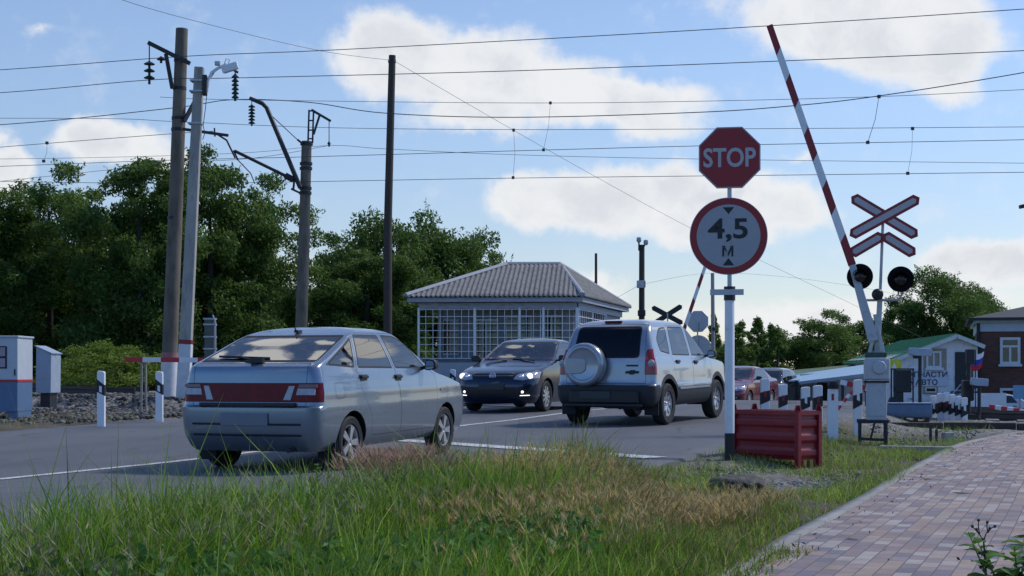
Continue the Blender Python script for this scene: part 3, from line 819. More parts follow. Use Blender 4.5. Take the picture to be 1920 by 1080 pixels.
    objs[0] = emit(0, 'body', root, bmats)
    order = sorted(pieces, key=lambda i: 0 if pieces[i][1] is None else 1)
    for i in order:
        nm, par, mt, lb = pieces[i]
        if isinstance(par, str): par = next((k for k in objs if pieces.get(k, ('',))[0] == par), None)
        o = emit(i, nm, objs.get(par) or root, bmats if mt is None else [M[mt]] if isinstance(mt, str) else [mt])
        if o: objs[i] = o
    bm.free()
    # --- arch liners and lips
    for ay in spec['axles']:
        n = 26; ra = spec['arch']
        for sx in (1,-1):
            ps = []; b = MB()
            for k in range(n+1):
                a = -.25+(PI+.5)*k/n
                y, z = ay+ra*math.cos(a), spec['wr']+.01+ra*math.sin(a)
                zz = max(z, sh.rows[0][0]+.01); x = sh.side_x(y, zz)
                ps.append([(sx*(x+.002), y, z), (sx*(x-.03), y, z), (sx*.42, y, z)])
            vs = [p for r_ in ps for p in r_]
            b.add(vs, [(i*3+j, i*3+j+1, (i+1)*3+j+1, (i+1)*3+j) for i in range(n) for j in range(2)])
            b.build('wheel_arch', M['black'], root)
    # --- floor pan and cabin
    b = MB(); yr, yf = sh.rows[1][1]+.12, sh.rows[1][2]-.12
    b.box((0,(yr+yf)/2,sh.rows[0][0]+.12), (1.0, yf-yr, .2)); b.build('underbody', M['dark'], root)
    if spec.get('seats'):
        b = MB(); zf = spec['seats'][0]
        b.box((0, -.3, zf-.3), (1.35, 2.6, .05))
        for y in spec['seats'][1:]:
            for sx in (-1,1):
                b.box((sx*.36, y+.2, zf-.12), (.5,.5,.16)); b.box((sx*.36, y-.08, zf+.14), (.46,.14,.56), M=Matrix.Rotation(-.2,3,'X'))
                b.box((sx*.36, y-.2, zf+.5), (.26,.1,.17))
        b.box((0, spec['dash'], zf+.1), (1.3,.35,.2))
        b.build('seats', M['seat'], root, bevel=.03)
    # --- wheels
    for ay in spec['axles']:
        for sx in (1,-1):
            make_wheel(root, 'wheel', (sx*(spec['track']/2), ay, spec['wr']), sx, spec['wr'], spec['ww'], spec['rim'], spec['rim_r'])
    # --- handles, mirrors
    for i, o in list(objs.items()):
        if i and pieces[i][0] == 'door':
            sx, di = pieces[i][3]; y, z = spec['handles'][di]; x = sh.side_x(y, z)
            b = MB(); b.box((sx*(x-.004), y, z), (.02,.17,.075)); b.build('handle_cup', M['black'], o, bevel=.006)
            b = MB(); b.box((sx*(x+.016), y, z+.012), (.022,.16,.03)); b.build('handle', spec.get('handle_mat', M['black']), o, bevel=.008)
            if di == 0:
                my, mz, mw = spec['mirror']; x = sh.side_x(my, mz-.02)
                b = MB(); b.beam((sx*(x-.04), my, mz-.05), (sx*(x+.08), my, mz-.02), .06, .04)
                b.prism(poly_round([(0,-.065),(mw,-.052),(mw*.97,.058),(.02,.072)], .045, 4), .09, M=Matrix.Translation((sx*(x+.05), my+.05, mz)) @ Matrix.Diagonal((sx,1,1,1)) @ Matrix.Rotation(PI/2,4,'X'))
                mr = b.build('mirror', spec.get('mirror_mat', M['black']), o, bevel=.018, seg=3)
                b = MB(); b.prism(poly_round([(.02,-.048),(mw-.02,-.038),(mw-.025,.042),(.035,.052)], .03, 3), .004, M=Matrix.Translation((sx*(x+.05), my-.04, mz)) @ Matrix.Diagonal((sx,1,1,1)) @ Matrix.Rotation(PI/2,4,'X'))
                b.build('mirror_glass', M['chrome'], mr)
    return objs
def place(root, u, v, head, dz=0):
    X, Y = xy(u, v); root.location = (X, Y, road_z(u)+dz); root.rotation_euler = (math.atan2(road_z(u+1)-road_z(u-1), 2)*(1 if math.cos(head) > 0 else -1), 0, -head)
# ---------------------------------------------------------------- silver hatchback (rear three-quarter)
def hatchback():
    rows = [(.19,-1.90,2.00,.74,.12,.25,.03,.10),(.25,-1.96,2.06,.79,.14,.28,.04,.12),(.38,-2.025,2.11,.826,.15,.30,.05,.13),(.55,-2.04,2.12,.838,.15,.30,.05,.13),
        (.635,-2.038,2.11,.839,.14,.30,.05,.13),(.655,-1.985,2.09,.838,.12,.30,.05,.13),(.70,-1.978,2.06,.836,.12,.30,.05,.13),(.78,-1.972,2.01,.835,.12,.28,.05,.14),(.815,-1.968,1.87,.828,.12,.22,.05,.14),
        (.88,-1.962,1.52,.818,.12,.16,.05,.13),(.94,-1.957,1.16,.805,.12,.12,.05,.12),(.99,-1.952,.99,.79,.12,.10,.05,.10),(1.045,-1.935,.87,.77,.11,.10,.05,.10),(1.07,-1.87,.815,.762,.10,.10,.05,.10),(1.10,-1.76,.75,.752,.09,.09,.06,.10),
        (1.18,-1.50,.585,.72,.09,.09,.06,.10),(1.27,-1.22,.40,.68,.09,.09,.06,.09),(1.335,-.99,.235,.645,.09,.09,.05,.08),(1.362,-.86,.13,.605,.09,.09,.05,.06),(1.385,-.74,.0,.53,.09,.09,.04,.05),(1.405,-.6,-.13,.38,.1,.1,.03,.03),(1.415,-.45,-.25,.16,.05,.05,.01,.01)]
    sub = [2,3,4,2,1,2,3,2,3,3,3,2,1,2,4,4,4,2,2,2,2]
    zl = lambda z: z+.035+max(0,z-1.0)*.13
    rows = [(zl(r[0]), *r[1:]) for r in rows]
    sh = Shell(rows, sub, (.045,.075), 0, 4.17)
    spec = dict(axles=(-1.245,1.245), arch=.325, wr=.285, ww=.175, track=1.44, rim='star', rim_r=.185, bumpers=(.645,-1.52,1.62), bz2=.56,
        side_glass=[('window', [(-.11,1.005),(.74,.99),(.30,1.265),(.10,1.325),(-.235,1.335)], [.02,.03,.2,.08,.02], 0),
                    ('window', [(-1.03,1.02),(-.19,1.006),(-.315,1.335),(-.90,1.335)], .02, 1),
                    ('quarter_window', [(-1.72,1.055),(-1.11,1.022),(-.985,1.31)], [.03,.02,.03], None)],
        doors=[([(.93,.30),(.97,.62),(.93,.92),(.80,.98),(.33,1.30),(.08,1.352),(-.265,1.352),(-.135,.98),(-.06,.60),(-.06,.30)], .03),
               ([(-.07,.30),(-.07,.60),(-.145,.98),(-.275,1.352),(-.945,1.352),(-1.075,1.0),(-1.03,.80),(-.82,.52),(-.78,.30)], .03)],
        side_cuts=[[(-1.62,.72),(-1.42,.72),(-1.42,.88),(-1.62,.88)]],
        panels=[('rear','rear_window',[(-.675,1.082),(.675,1.082),(.60,1.33),(-.60,1.33)],.03,'glass',None,.022),
                ('front','windshield',[(-.64,1.00),(.64,1.00),(.54,1.335),(-.54,1.335)],.05,'glass',None,.02),
                ('rear','tail_panel',[(-.82,.69),(.82,.69),(.80,.885),(-.80,.885)],.012,'lamp_red',None,0),
                ('rear','tailgate',[(-.655,.65),(.655,.65),(.655,1.076),(-.655,1.076)],.02,'BODY',None,.006),
                ('front','headlight',([(.30,.66),(.78,.66),(.78,.765),(.32,.76)],),.02,'lamp_clear',None,.008),
                ('front','grille',[(-.28,.665),(.28,.665),(.28,.75),(-.28,.75)],.02,'black',None,0)],
        rear_max=-.7, seats=(.72,.05,-.85), dash=.8, handles=[(-.11,.90),(-.96,.915)], mirror=(.60,1.03,.20))
    zp = lambda q: [(a, zl(z)) for a, z in q]
    spec['side_glass'] = [(n_, zp(q), r_, d_) for n_, q, r_, d_ in spec['side_glass']]
    spec['doors'] = [(zp(q), r_) for q, r_ in spec['doors']]; spec['side_cuts'] = [zp(q) for q in spec['side_cuts']]
    spec['panels'] = [(k_, n_, (zp(q[0]),) if isinstance(q, tuple) else zp(q), *r_) for k_, n_, q, *r_ in spec['panels']]
    spec['handles'] = [(a, zl(z)) for a, z in spec['handles']]; spec['mirror'] = (.60, zl(1.03), .15); spec['bumpers'] = (zl(.645),-1.52,1.62); spec['bz2'] = zl(.56)
    # the full-width lamp panel stays on top of the tailgate gap lines
    p = spec['panels']; p[2], p[3] = p[3], p[2]
    root = thing('hatchback', 'silver grey five door hatchback seen from behind, waiting beside the tall grass', 'car')
    paint = car_paint('silver_green_paint', (.205,.255,.31), .55, .25)
    ob = build_car(root, sh, paint, spec)
    # lamp clusters and white reflectors on the red panel
    rp = lambda x, z: sh.rear_y(x, zl(z))
    kids0 = set(root.children)
    for sx in (1,-1):
        b = MB()
        for pts in ([(.405,.715),(.485,.715),(.525,.855),(.465,.855)], [(.545,.765),(.745,.765),(.745,.83),(.56,.83)]):
            b.add([(sx*x, rp(x,z)-.006, z) for x,z in pts]+[(sx*x, rp(x,z)+.02, z) for x,z in pts], [(0,1,2,3),(0,4,5,1),(1,5,6,2),(2,6,7,3),(3,7,4,0)])
        b.build('reversing_light', M['lamp_clear'], root)
        b = MB(); pts = [(.56,.838),(.76,.838),(.765,.872),(.575,.872)]
        b.add([(sx*x, rp(x,z)-.006, z) for x,z in pts]+[(sx*x, rp(x,z)+.02, z) for x,z in pts], [(0,1,2,3),(0,4,5,1),(1,5,6,2),(2,6,7,3),(3,7,4,0)])
        b.build('indicator', M['lamp_dim'], root)
    b = MB(); b.box((-.0, rp(0,.5)-.012, .52), (.54,.012,.125)); b.build('license_plate', M['plate'], root, bevel=.004)
    b = MB(); b.box((0, rp(0,.66)-.0, .668), (1.1,.05,.035)); b.build('plate_lamp_strip', M['black'], root, bevel=.006)
    for z, hh in ((.47,.012),(.36,.012)):
        b = MB(); pts = [(x, rp(x,z)-.006, z) for x in np.linspace(-.62,.62,12)]
        b.tube(pts, .011, 6); b.build('bumper_groove', M['black'], root)
    b = MB()   # wiper
    zb = 1.10; y = lambda x, z: sh.rear_y(x, zl(z))-.03
    b.tube([(.02,y(.02,1.085),1.095),(-.2,y(-.2,1.115),1.125),(-.42,y(-.42,1.12),1.13)], [.014,.01,.008], 6)
    b.beam((-.50,y(-.5,1.125)-.005,1.135),(.12,y(.12,1.12)-.005,1.118), .014,.02)
    b.box((.05,y(.05,1.085)-.01,1.10),(.14,.05,.045)); b.build('wiper', M['black'], root)
    b = MB(); b.tube([(0,-.93,1.36),(0,-.97,1.40)], .008, 6); b.box((0,-.90,1.368),(.05,.09,.025)); b.build('washer_nozzle', M['black'], root)
    b = MB(); b.tube([(.5,-1.7,.22),(.5,-2.06,.215)], .024, 12); b.build('exhaust_pipe', M['steel_dark'], root, smooth=True)
    for sx in (1,-1):
        b = MB()
        b.box((sx*.70,-1.60,.17),(.2,.02,.2))
        b.build('mud_flap', M['rubber'], root)
        b = MB(); b.beam((sx*(sh.side_x(1.2,.8)+.003),1.05,.74),(sx*(sh.side_x(1.2,.8)+.003),1.11,.74),.02,.02); b.build('side_repeater', M['lamp_amber'], root)
    for ch in root.children:
        if ch not in kids0:
            for v in ch.data.vertices: v.co.z = zl(v.co.z)
    return root
# ---------------------------------------------------------------- silver off-roader with spare wheel
def offroader():
    rows = [(.30,-1.78,1.86,.78,.12,.25,.03,.08),(.36,-1.89,1.95,.83,.13,.28,.04,.10),(.5,-1.94,1.99,.868,.14,.28,.05,.12),(.64,-1.945,2.0,.872,.13,.28,.05,.12),(.665,-1.88,1.97,.866,.10,.27,.05,.12),
        (.72,-1.855,1.955,.86,.09,.26,.04,.12),(.86,-1.845,1.93,.855,.09,.24,.04,.13),(.95,-1.84,1.86,.848,.09,.20,.04,.13),(1.0,-1.835,1.58,.838,.09,.16,.04,.13),(1.05,-1.825,1.02,.825,.09,.12,.04,.12),(1.085,-1.815,.86,.808,.09,.1,.04,.12),
        (1.2,-1.775,.68,.772,.09,.1,.04,.12),(1.35,-1.71,.46,.722,.09,.1,.04,.11),(1.48,-1.63,.25,.676,.09,.1,.04,.10),(1.545,-1.55,.11,.635,.1,.1,.05,.08),(1.585,-1.45,-.02,.565,.1,.1,.05,.06),(1.615,-1.28,-.2,.44,.1,.1,.04,.04),(1.635,-1.0,-.42,.2,.08,.08,.02,.02)]
    sub = [2,4,3,1,2,4,3,3,3,2,3,4,4,3,2,2,2]
    zl = lambda z: z+max(0,z-.95)*.12
    rows = [(zl(r[0]), *r[1:]) for r in rows]
    sh = Shell(rows, sub, (.02,.06), 0, 3.94)
    spec = dict(axles=(-1.225,1.225), arch=.40, wr=.338, ww=.205, track=1.50, rim='disc', rim_r=.195, clad=.60, bumpers=(.655,-1.63,1.66), bz2=.70,
        side_glass=[('window', [(.0,1.09),(.80,1.08),(.42,1.40),(.28,1.50),(.0,1.525)], [.02,.03,.12,.06,.03], 0),
                    ('window', [(-.92,1.105),(-.10,1.09),(-.10,1.525),(-.80,1.525)], [.03,.03,.03,.08], 1),
                    ('quarter_window', [(-1.42,1.16),(-1.02,1.115),(-.90,1.515),(-1.22,1.50),(-1.46,1.33)], [.06,.03,.04,.1,.1], None)],
        doors=[([(.92,.40),(.96,.8),(.86,1.06),(.44,1.43),(.28,1.545),(-.045,1.545),(-.045,.40)], .03),
               ([(-.055,.40),(-.055,1.545),(-.83,1.545),(-.98,1.08),(-.92,.84),(-.80,.62),(-.80,.40)], .03)],
        panels=[('rear','tailgate',[(-.69,.675),(.69,.675),(.69,1.0),(.62,1.55),(-.62,1.55),(-.69,1.0)],.03,'BODY',None,.007),
                ('rear','rear_window',[(-.575,1.07),(.575,1.07),(.55,1.525),(-.55,1.525)],.07,'glass_dark',None,.02),
                ('rear','taillight',([(.665,.82),(.90,.82),(.90,1.215),(.68,1.19)],),.03,'lamp_red2',None,.008),
                ('front','windshield',[(-.68,1.08),(.68,1.08),(.56,1.52),(-.56,1.52)],.05,'glass',None,.02),
                ('front','headlight',([(.38,.76),(.80,.78),(.80,.90),(.40,.90)],),.03,'lamp_clear',None,.008),
                ('front','grille',[(-.33,.76),(.33,.76),(.33,.90),(-.33,.90)],.02,'black',None,0)],
        rear_max=-.9, seats=(.82,.1,-.8), dash=.82, handles=[(.10,.985),(-.76,1.0)], mirror=(.68,1.13,.22))
    zp = lambda q: [(a, zl(z)) for a, z in q]
    spec['side_glass'] = [(n_, zp(q), r_, d_) for n_, q, r_, d_ in spec['side_glass']]
    spec['doors'] = [(zp(q), r_) for q, r_ in spec['doors']]
    spec['panels'] = [(k_, n_, (zp(q[0]),) if isinstance(q, tuple) else zp(q), *r_) for k_, n_, q, *r_ in spec['panels']]
    spec['handles'] = [(a, zl(z)) for a, z in spec['handles']]; spec['mirror'] = (.68, zl(1.11), .16)
    root = thing('off_road_car', 'silver off-roader with a round spare wheel cover on its tailgate', 'car')
    paint = car_paint('bright_silver_paint', (.33,.36,.405), .5, .28)
    ob = build_car(root, sh, paint, spec)
    # bumpers are bare dark plastic
    for ch in root.children:
        if ch.name.startswith('bumper'): ch.data.materials[0] = M['cladding']
    ry = lambda x, z: sh.rear_y(x, z)
    b = MB(); b.box((.02, -1.965, .47), (1.2,.05,.20)); b.box((0,-1.955,.335),(1.35,.05,.06)); b.build('bumper_panel', M['black'], root, bevel=.02)
    b = MB(); b.box((-.12, -2.0, .50), (.53,.012,.12)); b.build('license_plate', M['plate_dark'], root, bevel=.004)
    # spare wheel cover
    cx, cz = -.30, .985
    MX = Matrix.Translation((cx, -1.86, cz)) @ Matrix.Rotation(PI/2, 4, 'X')
    b = MB(); b.lathe([(.30,.0),(.345,.03),(.352,.10),(.345,.165),(.32,.20),(.285,.212),(.262,.208),(.245,.196),(.235,.192),(0,.195)], 56, M=MX)
    sc = b.build('spare_wheel_cover', paint, root, smooth=True, sharp=50)
    b = MB()
    pts = [(-.30,-.15),(-.02,-.14),(.055,-.085),(.06,.06),(.03,.10),(-.30,.115)]
    b.prism(poly_round(pts,.03,3), .028, M=MX, z0=.185); b.build('cover_panel', paint, sc, bevel=.008)
    b = MB(); b.lathe([(.33,-.03),(.33,.02),(.15,.02)], 40, M=MX); b.build('spare_tyre', M['tyre'], sc, smooth=True)
    # tail lamp details
    for sx in (1,-1):
        x, z = .77, 1.0; b = MB()
        b.lathe([(0,.03),(.05,.026),(.062,.0)], 24, M=Matrix.Translation((sx*x, ry(x,z)+.015, z+.0)) @ Matrix.Rotation(PI/2,4,'X')); b.build('reversing_light', M['lamp_clear'], root, smooth=True)
    # badge bar, emblem and handle on the tailgate
    b = MB(); b.box((.46, ry(.46,.965)-.004, .965), (.20,.012,.028)); b.build('badge', M['black'], root, bevel=.004)
    b = MB(); y = ry(.46,.86)-.008
    for pg in ([(-.115,-.02),(-.045,-.02),(-.03,.02),(-.10,.02)], [(-.045,-.036),(.035,-.036),(.05,.036),(-.03,.036)], [(.035,-.02),(.105,-.02),(.12,.02),(.05,.02)]):
        b.prism(pg, .012, M=Matrix.Translation((.46,y,.86)) @ Matrix.Rotation(PI/2,4,'X'))
    b.build('emblem', M['black'], root, bevel=.003)
    b = MB(); b.box((0, -1.47, zl(1.595)), (.30,.05,.03)); b.build('brake_light', M['lamp_red'], root, bevel=.008)
    for sx in (1,-1):
        b = MB(); b.box((sx*(sh.side_x(0,.57)+.004), .0, .575), (.014,1.5,.035)); b.build('door_moulding', paint, root, bevel=.005)
        b = MB(); b.box((sx*.72,-1.66,.32),(.24,.02,.3)); b.build('mud_flap', M['rubber'], root)
    b = MB(); b.tube([(.1,-1.5,.30),(.1,.9,.30)], .05, 8); b.box((0,-1.225,.34),(1.3,.12,.12)); b.box((.28,-1.72,.36),(.6,.3,.16)); b.build('axle', M['steel_dark'], root)
    return root
# ---------------------------------------------------------------- sedans (seen from the front)
def sedan_shell(h=1.0, L=4.36, trunk=True):
    rows = [(.17,-2.04,2.02,.74,.15,.3,.04,.14),(.24,-2.11,2.11,.80,.16,.34,.05,.17),(.38,-2.16,2.165,.835,.17,.36,.06,.19),(.52,-2.18,2.17,.848,.17,.36,.06,.19),(.64,-2.17,2.135,.85,.16,.35,.06,.19),
        (.72,-2.165,2.08,.85,.16,.33,.06,.20),(.78,-2.16,1.96,.848,.16,.28,.06,.20),(.85,-2.155,1.66,.842,.15,.2,.06,.19),(.91,-2.15,1.3,.832,.15,.16,.06,.17),(.96,-2.14,1.08,.82,.14,.12,.06,.15),
        (.99,-2.12 if trunk else -2.13,.98,.805,.14,.12,.06,.14),(1.03,-1.95 if trunk else -2.1,.90,.785,.14,.10,.06,.13),(1.055,-1.55 if trunk else -2.06,.84,.77,.1,.10,.06,.13),
        (1.15,-1.32 if trunk else -1.95,.65,.732,.1,.1,.07,.13),(1.27,-1.06 if trunk else -1.8,.42,.68,.1,.1,.07,.12),(1.36,-.84 if trunk else -1.66,.22,.635,.1,.1,.06,.10),(1.40,-.70 if trunk else -1.5,.08,.585,.1,.1,.05,.08),(1.43,-.55 if trunk else -1.3,-.08,.48,.1,.1,.04,.05),(1.455,-.42 if trunk else -1.0,-.22,.24,.08,.08,.02,.02)]
    rows = [(r[0] if r[0] < .9 else .9+(r[0]-.9)*h, *r[1:]) for r in rows]
    return Shell(rows, [2,3,3,3,3,3,3,3,3,2,2,2,4,4,4,2,2,2], (.05,.08), 0, L)
def sedan(name, label, paint, h=1.0, trunk=True, lit=True, detail=True):
    sh = sedan_shell(h, trunk=trunk)
    k = lambda z: z if z < .9 else .9+(z-.9)*h
    hz = lambda pl_: [(a, k(z)) for a, z in pl_]
    rear_top = -.80 if trunk else -1.62
    spec = dict(axles=(-1.26,1.29), arch=.35, wr=.305, ww=.195, track=1.46, rim='multi', rim_r=.20, bumpers=(.66,-1.65,1.70), bz2=.60,
        side_glass=[('window', hz([(-.02,1.01),(.78,1.0),(.28,1.31),(.12,1.365),(-.02,1.375)]), [.02,.03,.2,.08,.02], 0),
                    ('window', hz([(-.98,1.03),(-.10,1.012),(-.10,1.375),(-.70 if trunk else -.95,1.355)]), .03, 1)],
        doors=[([(p[0],k(p[1])) for p in [(.93,.30),(.99,.62),(.95,.92),(.84,.985),(.30,1.335),(.10,1.392),(-.055,1.392),(-.055,.30)]], .03),
               ([(p[0],k(p[1])) for p in [(-.065,.30),(-.065,1.392),(-.75 if trunk else -.95,1.375),(-1.05,1.03),(-1.02,.85),(-.84,.55),(-.80,.30)]], .03)],
        panels=[('front','windshield',hz([(-.655,1.005),(.655,1.005),(.545,1.375),(-.545,1.375)]),.05,'glass',None,.022),
                ('rear','rear_window',hz([(-.56,1.08),(.56,1.08),(.50,1.36),(-.50,1.36)]),.05,'glass',None,.02),
                ('front','grille',[(-.40,.655),(.40,.655),(.43,.755),(-.43,.755)],.02,'black',None,0),
                ('front','headlight',([(.415,.635),(.60,.615),(.84,.66),(.84,.79),(.66,.785),(.46,.735)],),.02,'lamp_clear',None,.008),
                ('front','lower_grille',[(-.50,.30),(.50,.30),(.46,.47),(-.46,.47)],.03,'black',None,0),
                ('front','fog_lamp_recess',([(.52,.32),(.74,.34),(.72,.45),(.52,.46)],),.02,'black',None,0),
                ('rear','taillight',([(.50,.72),(.85,.72),(.85,.90),(.52,.88)],),.03,'lamp_red',None,.008)],
        rear_max=-.6, seats=(.74,.15,-.75), dash=.85, handles=[(.05,.865),(-.85,.88)], mirror=(.66,k(1.04),.21), handle_mat=paint, mirror_mat=M['black'] )
    root = thing(name, label, 'car')
    build_car(root, sh, paint, spec)
    fy = lambda x, z: sh.front_y(x, z)
    for z in (.672,.708,.742):
        b = MB(); b.tube([(x, fy(x,z)+.002, z) for x in np.linspace(-.41,.41,13)], .006, 6); b.build('grille_bar', M['chrome'] if z == .708 else M['black'], root)
    b = MB(); b.tube([(x, fy(x,.757)+.004, .757) for x in np.linspace(-.42,.42,13)], .006, 6); b.build('grille_trim', M['chrome'], root)
    for sx in (1,-1):
        for (x, z, r_) in ((.70,.70,.056),(.56,.685,.045)):
            b = MB(); MX = Matrix.Translation((sx*x, fy(x,z)-.03, z)) @ Matrix.Rotation(-PI/2, 4, 'X')
            b.lathe([(r_*1.1,-.02),(r_,.03),(r_*.75,.045),(0,.052)], 24, M=MX)
            b.build('headlamp_bulb', M['head_on'] if (lit and x > .6) else M['chrome'], root, smooth=True)
        b = MB(); x, z = .60, .40; MX = Matrix.Translation((sx*x, fy(x,z)-.01, z)) @ Matrix.Rotation(-PI/2, 4, 'X')
        b.lathe([(.026,-.03),(.026,.02),(.018,.03),(0,.034)], 20, M=MX); b.build('fog_lamp', M['drl_on'] if lit else M['lamp_clear'], root, smooth=True)
        if lit:
            b = MB(); b.beam((sx*.55, fy(.55,.33)+.004, .33), (sx*.73, fy(.73,.335)+.004, .335), .014, .014); b.build('running_light', M['drl_on'], root)
    b = MB(); b.box((0, fy(0,.5)+.012, .50), (.53,.012,.115)); b.build('license_plate', M['plate'] if not detail else M['plate_dark'], root, bevel=.003)
    for s0 in (-.45,.15):
        b = MB(); b.tube([(s0,.98,k(1.0)),(s0+.25,.94,k(1.022)),(s0+.5,.90,k(1.035))], .009, 6); b.build('wiper', M['black'], root)
    if detail:
        y = fy(0,.705)+.008
        MX = Matrix.Translation((0,y,.705)) @ Matrix.Rotation(PI/2,4,'X') @ Matrix.Diagonal((1,1,-1,1))
        b = MB(); n = 36
        ring = lambda r0, r1, h_: b.lathe([(r0,0),(r0,h_),(r1,h_),(r1,0)], n, M=MX)
        ring(.060,.068,.012)
        for pts in ([(-.036,.047),(0,.004),(.036,.047)], [(-.054,.020),(-.028,-.047),(0,.0),(.028,-.047),(.054,.020)]):
            for a_, c_ in zip(pts, pts[1:]): b.beam(MX @ Vector((*a_,.007)), MX @ Vector((*c_,.007)), .012, .008, up=(0,1,0))
        b.build('emblem', M['emblem'], root)
    return root
M['emblem'] = mat('bright_emblem', (.55,.58,.8), .25, metal=.4, var=.05)
c = hatchback()
X_, Y_ = -1.53, 16.85
uu, vv = uv(X_, Y_)
place(c, 14.95, 1.60, TH-R(2.0))
c = offroader(); place(c, 24.55, 2.30, TH+R(4.0))
nav = car_paint('navy_paint', (.006,.014,.042), .2, .18, dust=.05, coat=.55)
c = sedan('sedan', 'dark blue sedan with lit headlights facing the camera behind the off-roader', nav)
place(c, 28.6, -1.45, TH+PI+R(-1))
rp_ = car_paint('crimson_paint', (.17,.006,.028), .25, .22, dust=.05)
c = sedan('sedan', 'red sedan coming up beyond the crossing, seen behind the white sign post', rp_, lit=False, detail=False)
c.location = (PX(1384,51), 51, PZ(766,51)); c.rotation_euler = (0,0,PI-TH-R(4))
dk = car_paint('graphite_paint', (.03,.033,.045), .3, .25)
c = sedan('compact_van', 'small dark van standing beyond the crossing, right of the red sedan', dk, h=1.35, trunk=False, lit=False, detail=False)
c.location = (PX(1441, 62), 62, PZ(764, 62)); c.rotation_euler = (0,0,PI-TH-R(4))
wp = car_paint('white_car_paint', (.62,.63,.64), .0, .3)
c = sedan('sedan', 'white car parked in front of the brown brick building', wp, lit=False, detail=False)
c.location = (PX(1868, 70), 70, PZ(796, 70)); c.rotation_euler = (0,0,R(70))
bp_ = car_paint('pale_blue_car_paint', (.30,.38,.48), .3, .3)
c = sedan('sedan', 'pale blue car parked behind the row of striped posts under the blue canopy', bp_, lit=False, detail=False)
c.location = (PX(1530, 80), 80, PZ(808, 80)); c.rotation_euler = (0,0,R(-100))
# ================================================================ LETTERING
def text_obj(name, txt, size, pos, parent, m, width=None, bold=.0, ext=.002, rx=PI/2, rz=0, spacing=1.0):
    cu = bpy.data.curves.new(name, 'FONT'); cu.body = txt; cu.size = size; cu.extrude = ext; cu.offset = bold*size; cu.align_x = 'CENTER'; cu.align_y = 'CENTER'; cu.space_character = spacing
    cu.resolution_u = 4
    o = bpy.data.objects.new(name, cu); COL.objects.link(o)
    bpy.context.view_layer.update()
    dg = bpy.context.evaluated_depsgraph_get()
    me = bpy.data.meshes.new_from_object(o.evaluated_get(dg)); bpy.data.objects.remove(o); bpy.data.curves.remove(cu)
    xs = [v.co.x for v in me.vertices]; ys = [v.co.y for v in me.vertices]
    w, h = max(xs)-min(xs), max(ys)-min(ys); cx, cy = (max(xs)+min(xs))/2, (max(ys)+min(ys))/2
    k = size/h; kx = (width/w) if width else k
    T = Matrix.Translation(pos) @ Matrix.Rotation(rz,4,'Z') @ Matrix.Rotation(rx,4,'X') @ Matrix.Diagonal((kx,k,1,1)) @ Matrix.Translation((-cx,-cy,0))
    me.transform(T); me.materials.clear(); me.materials.append(m); me.name = name
    return link(name, me, parent)
def disc(r, n=48): return [(r*math.cos(2*PI*i/n), r*math.sin(2*PI*i/n)) for i in range(n)]
UP = Matrix.Rotation(PI/2, 4, 'X')     # polygon (x, z) facing -y; +h extrudes towards -y
def at(x, y, z): return Matrix.Translation((x,y,z))
M['retro_text'] = mat('retroreflective_letters', (.45,.42,.43), .35, var=.05)
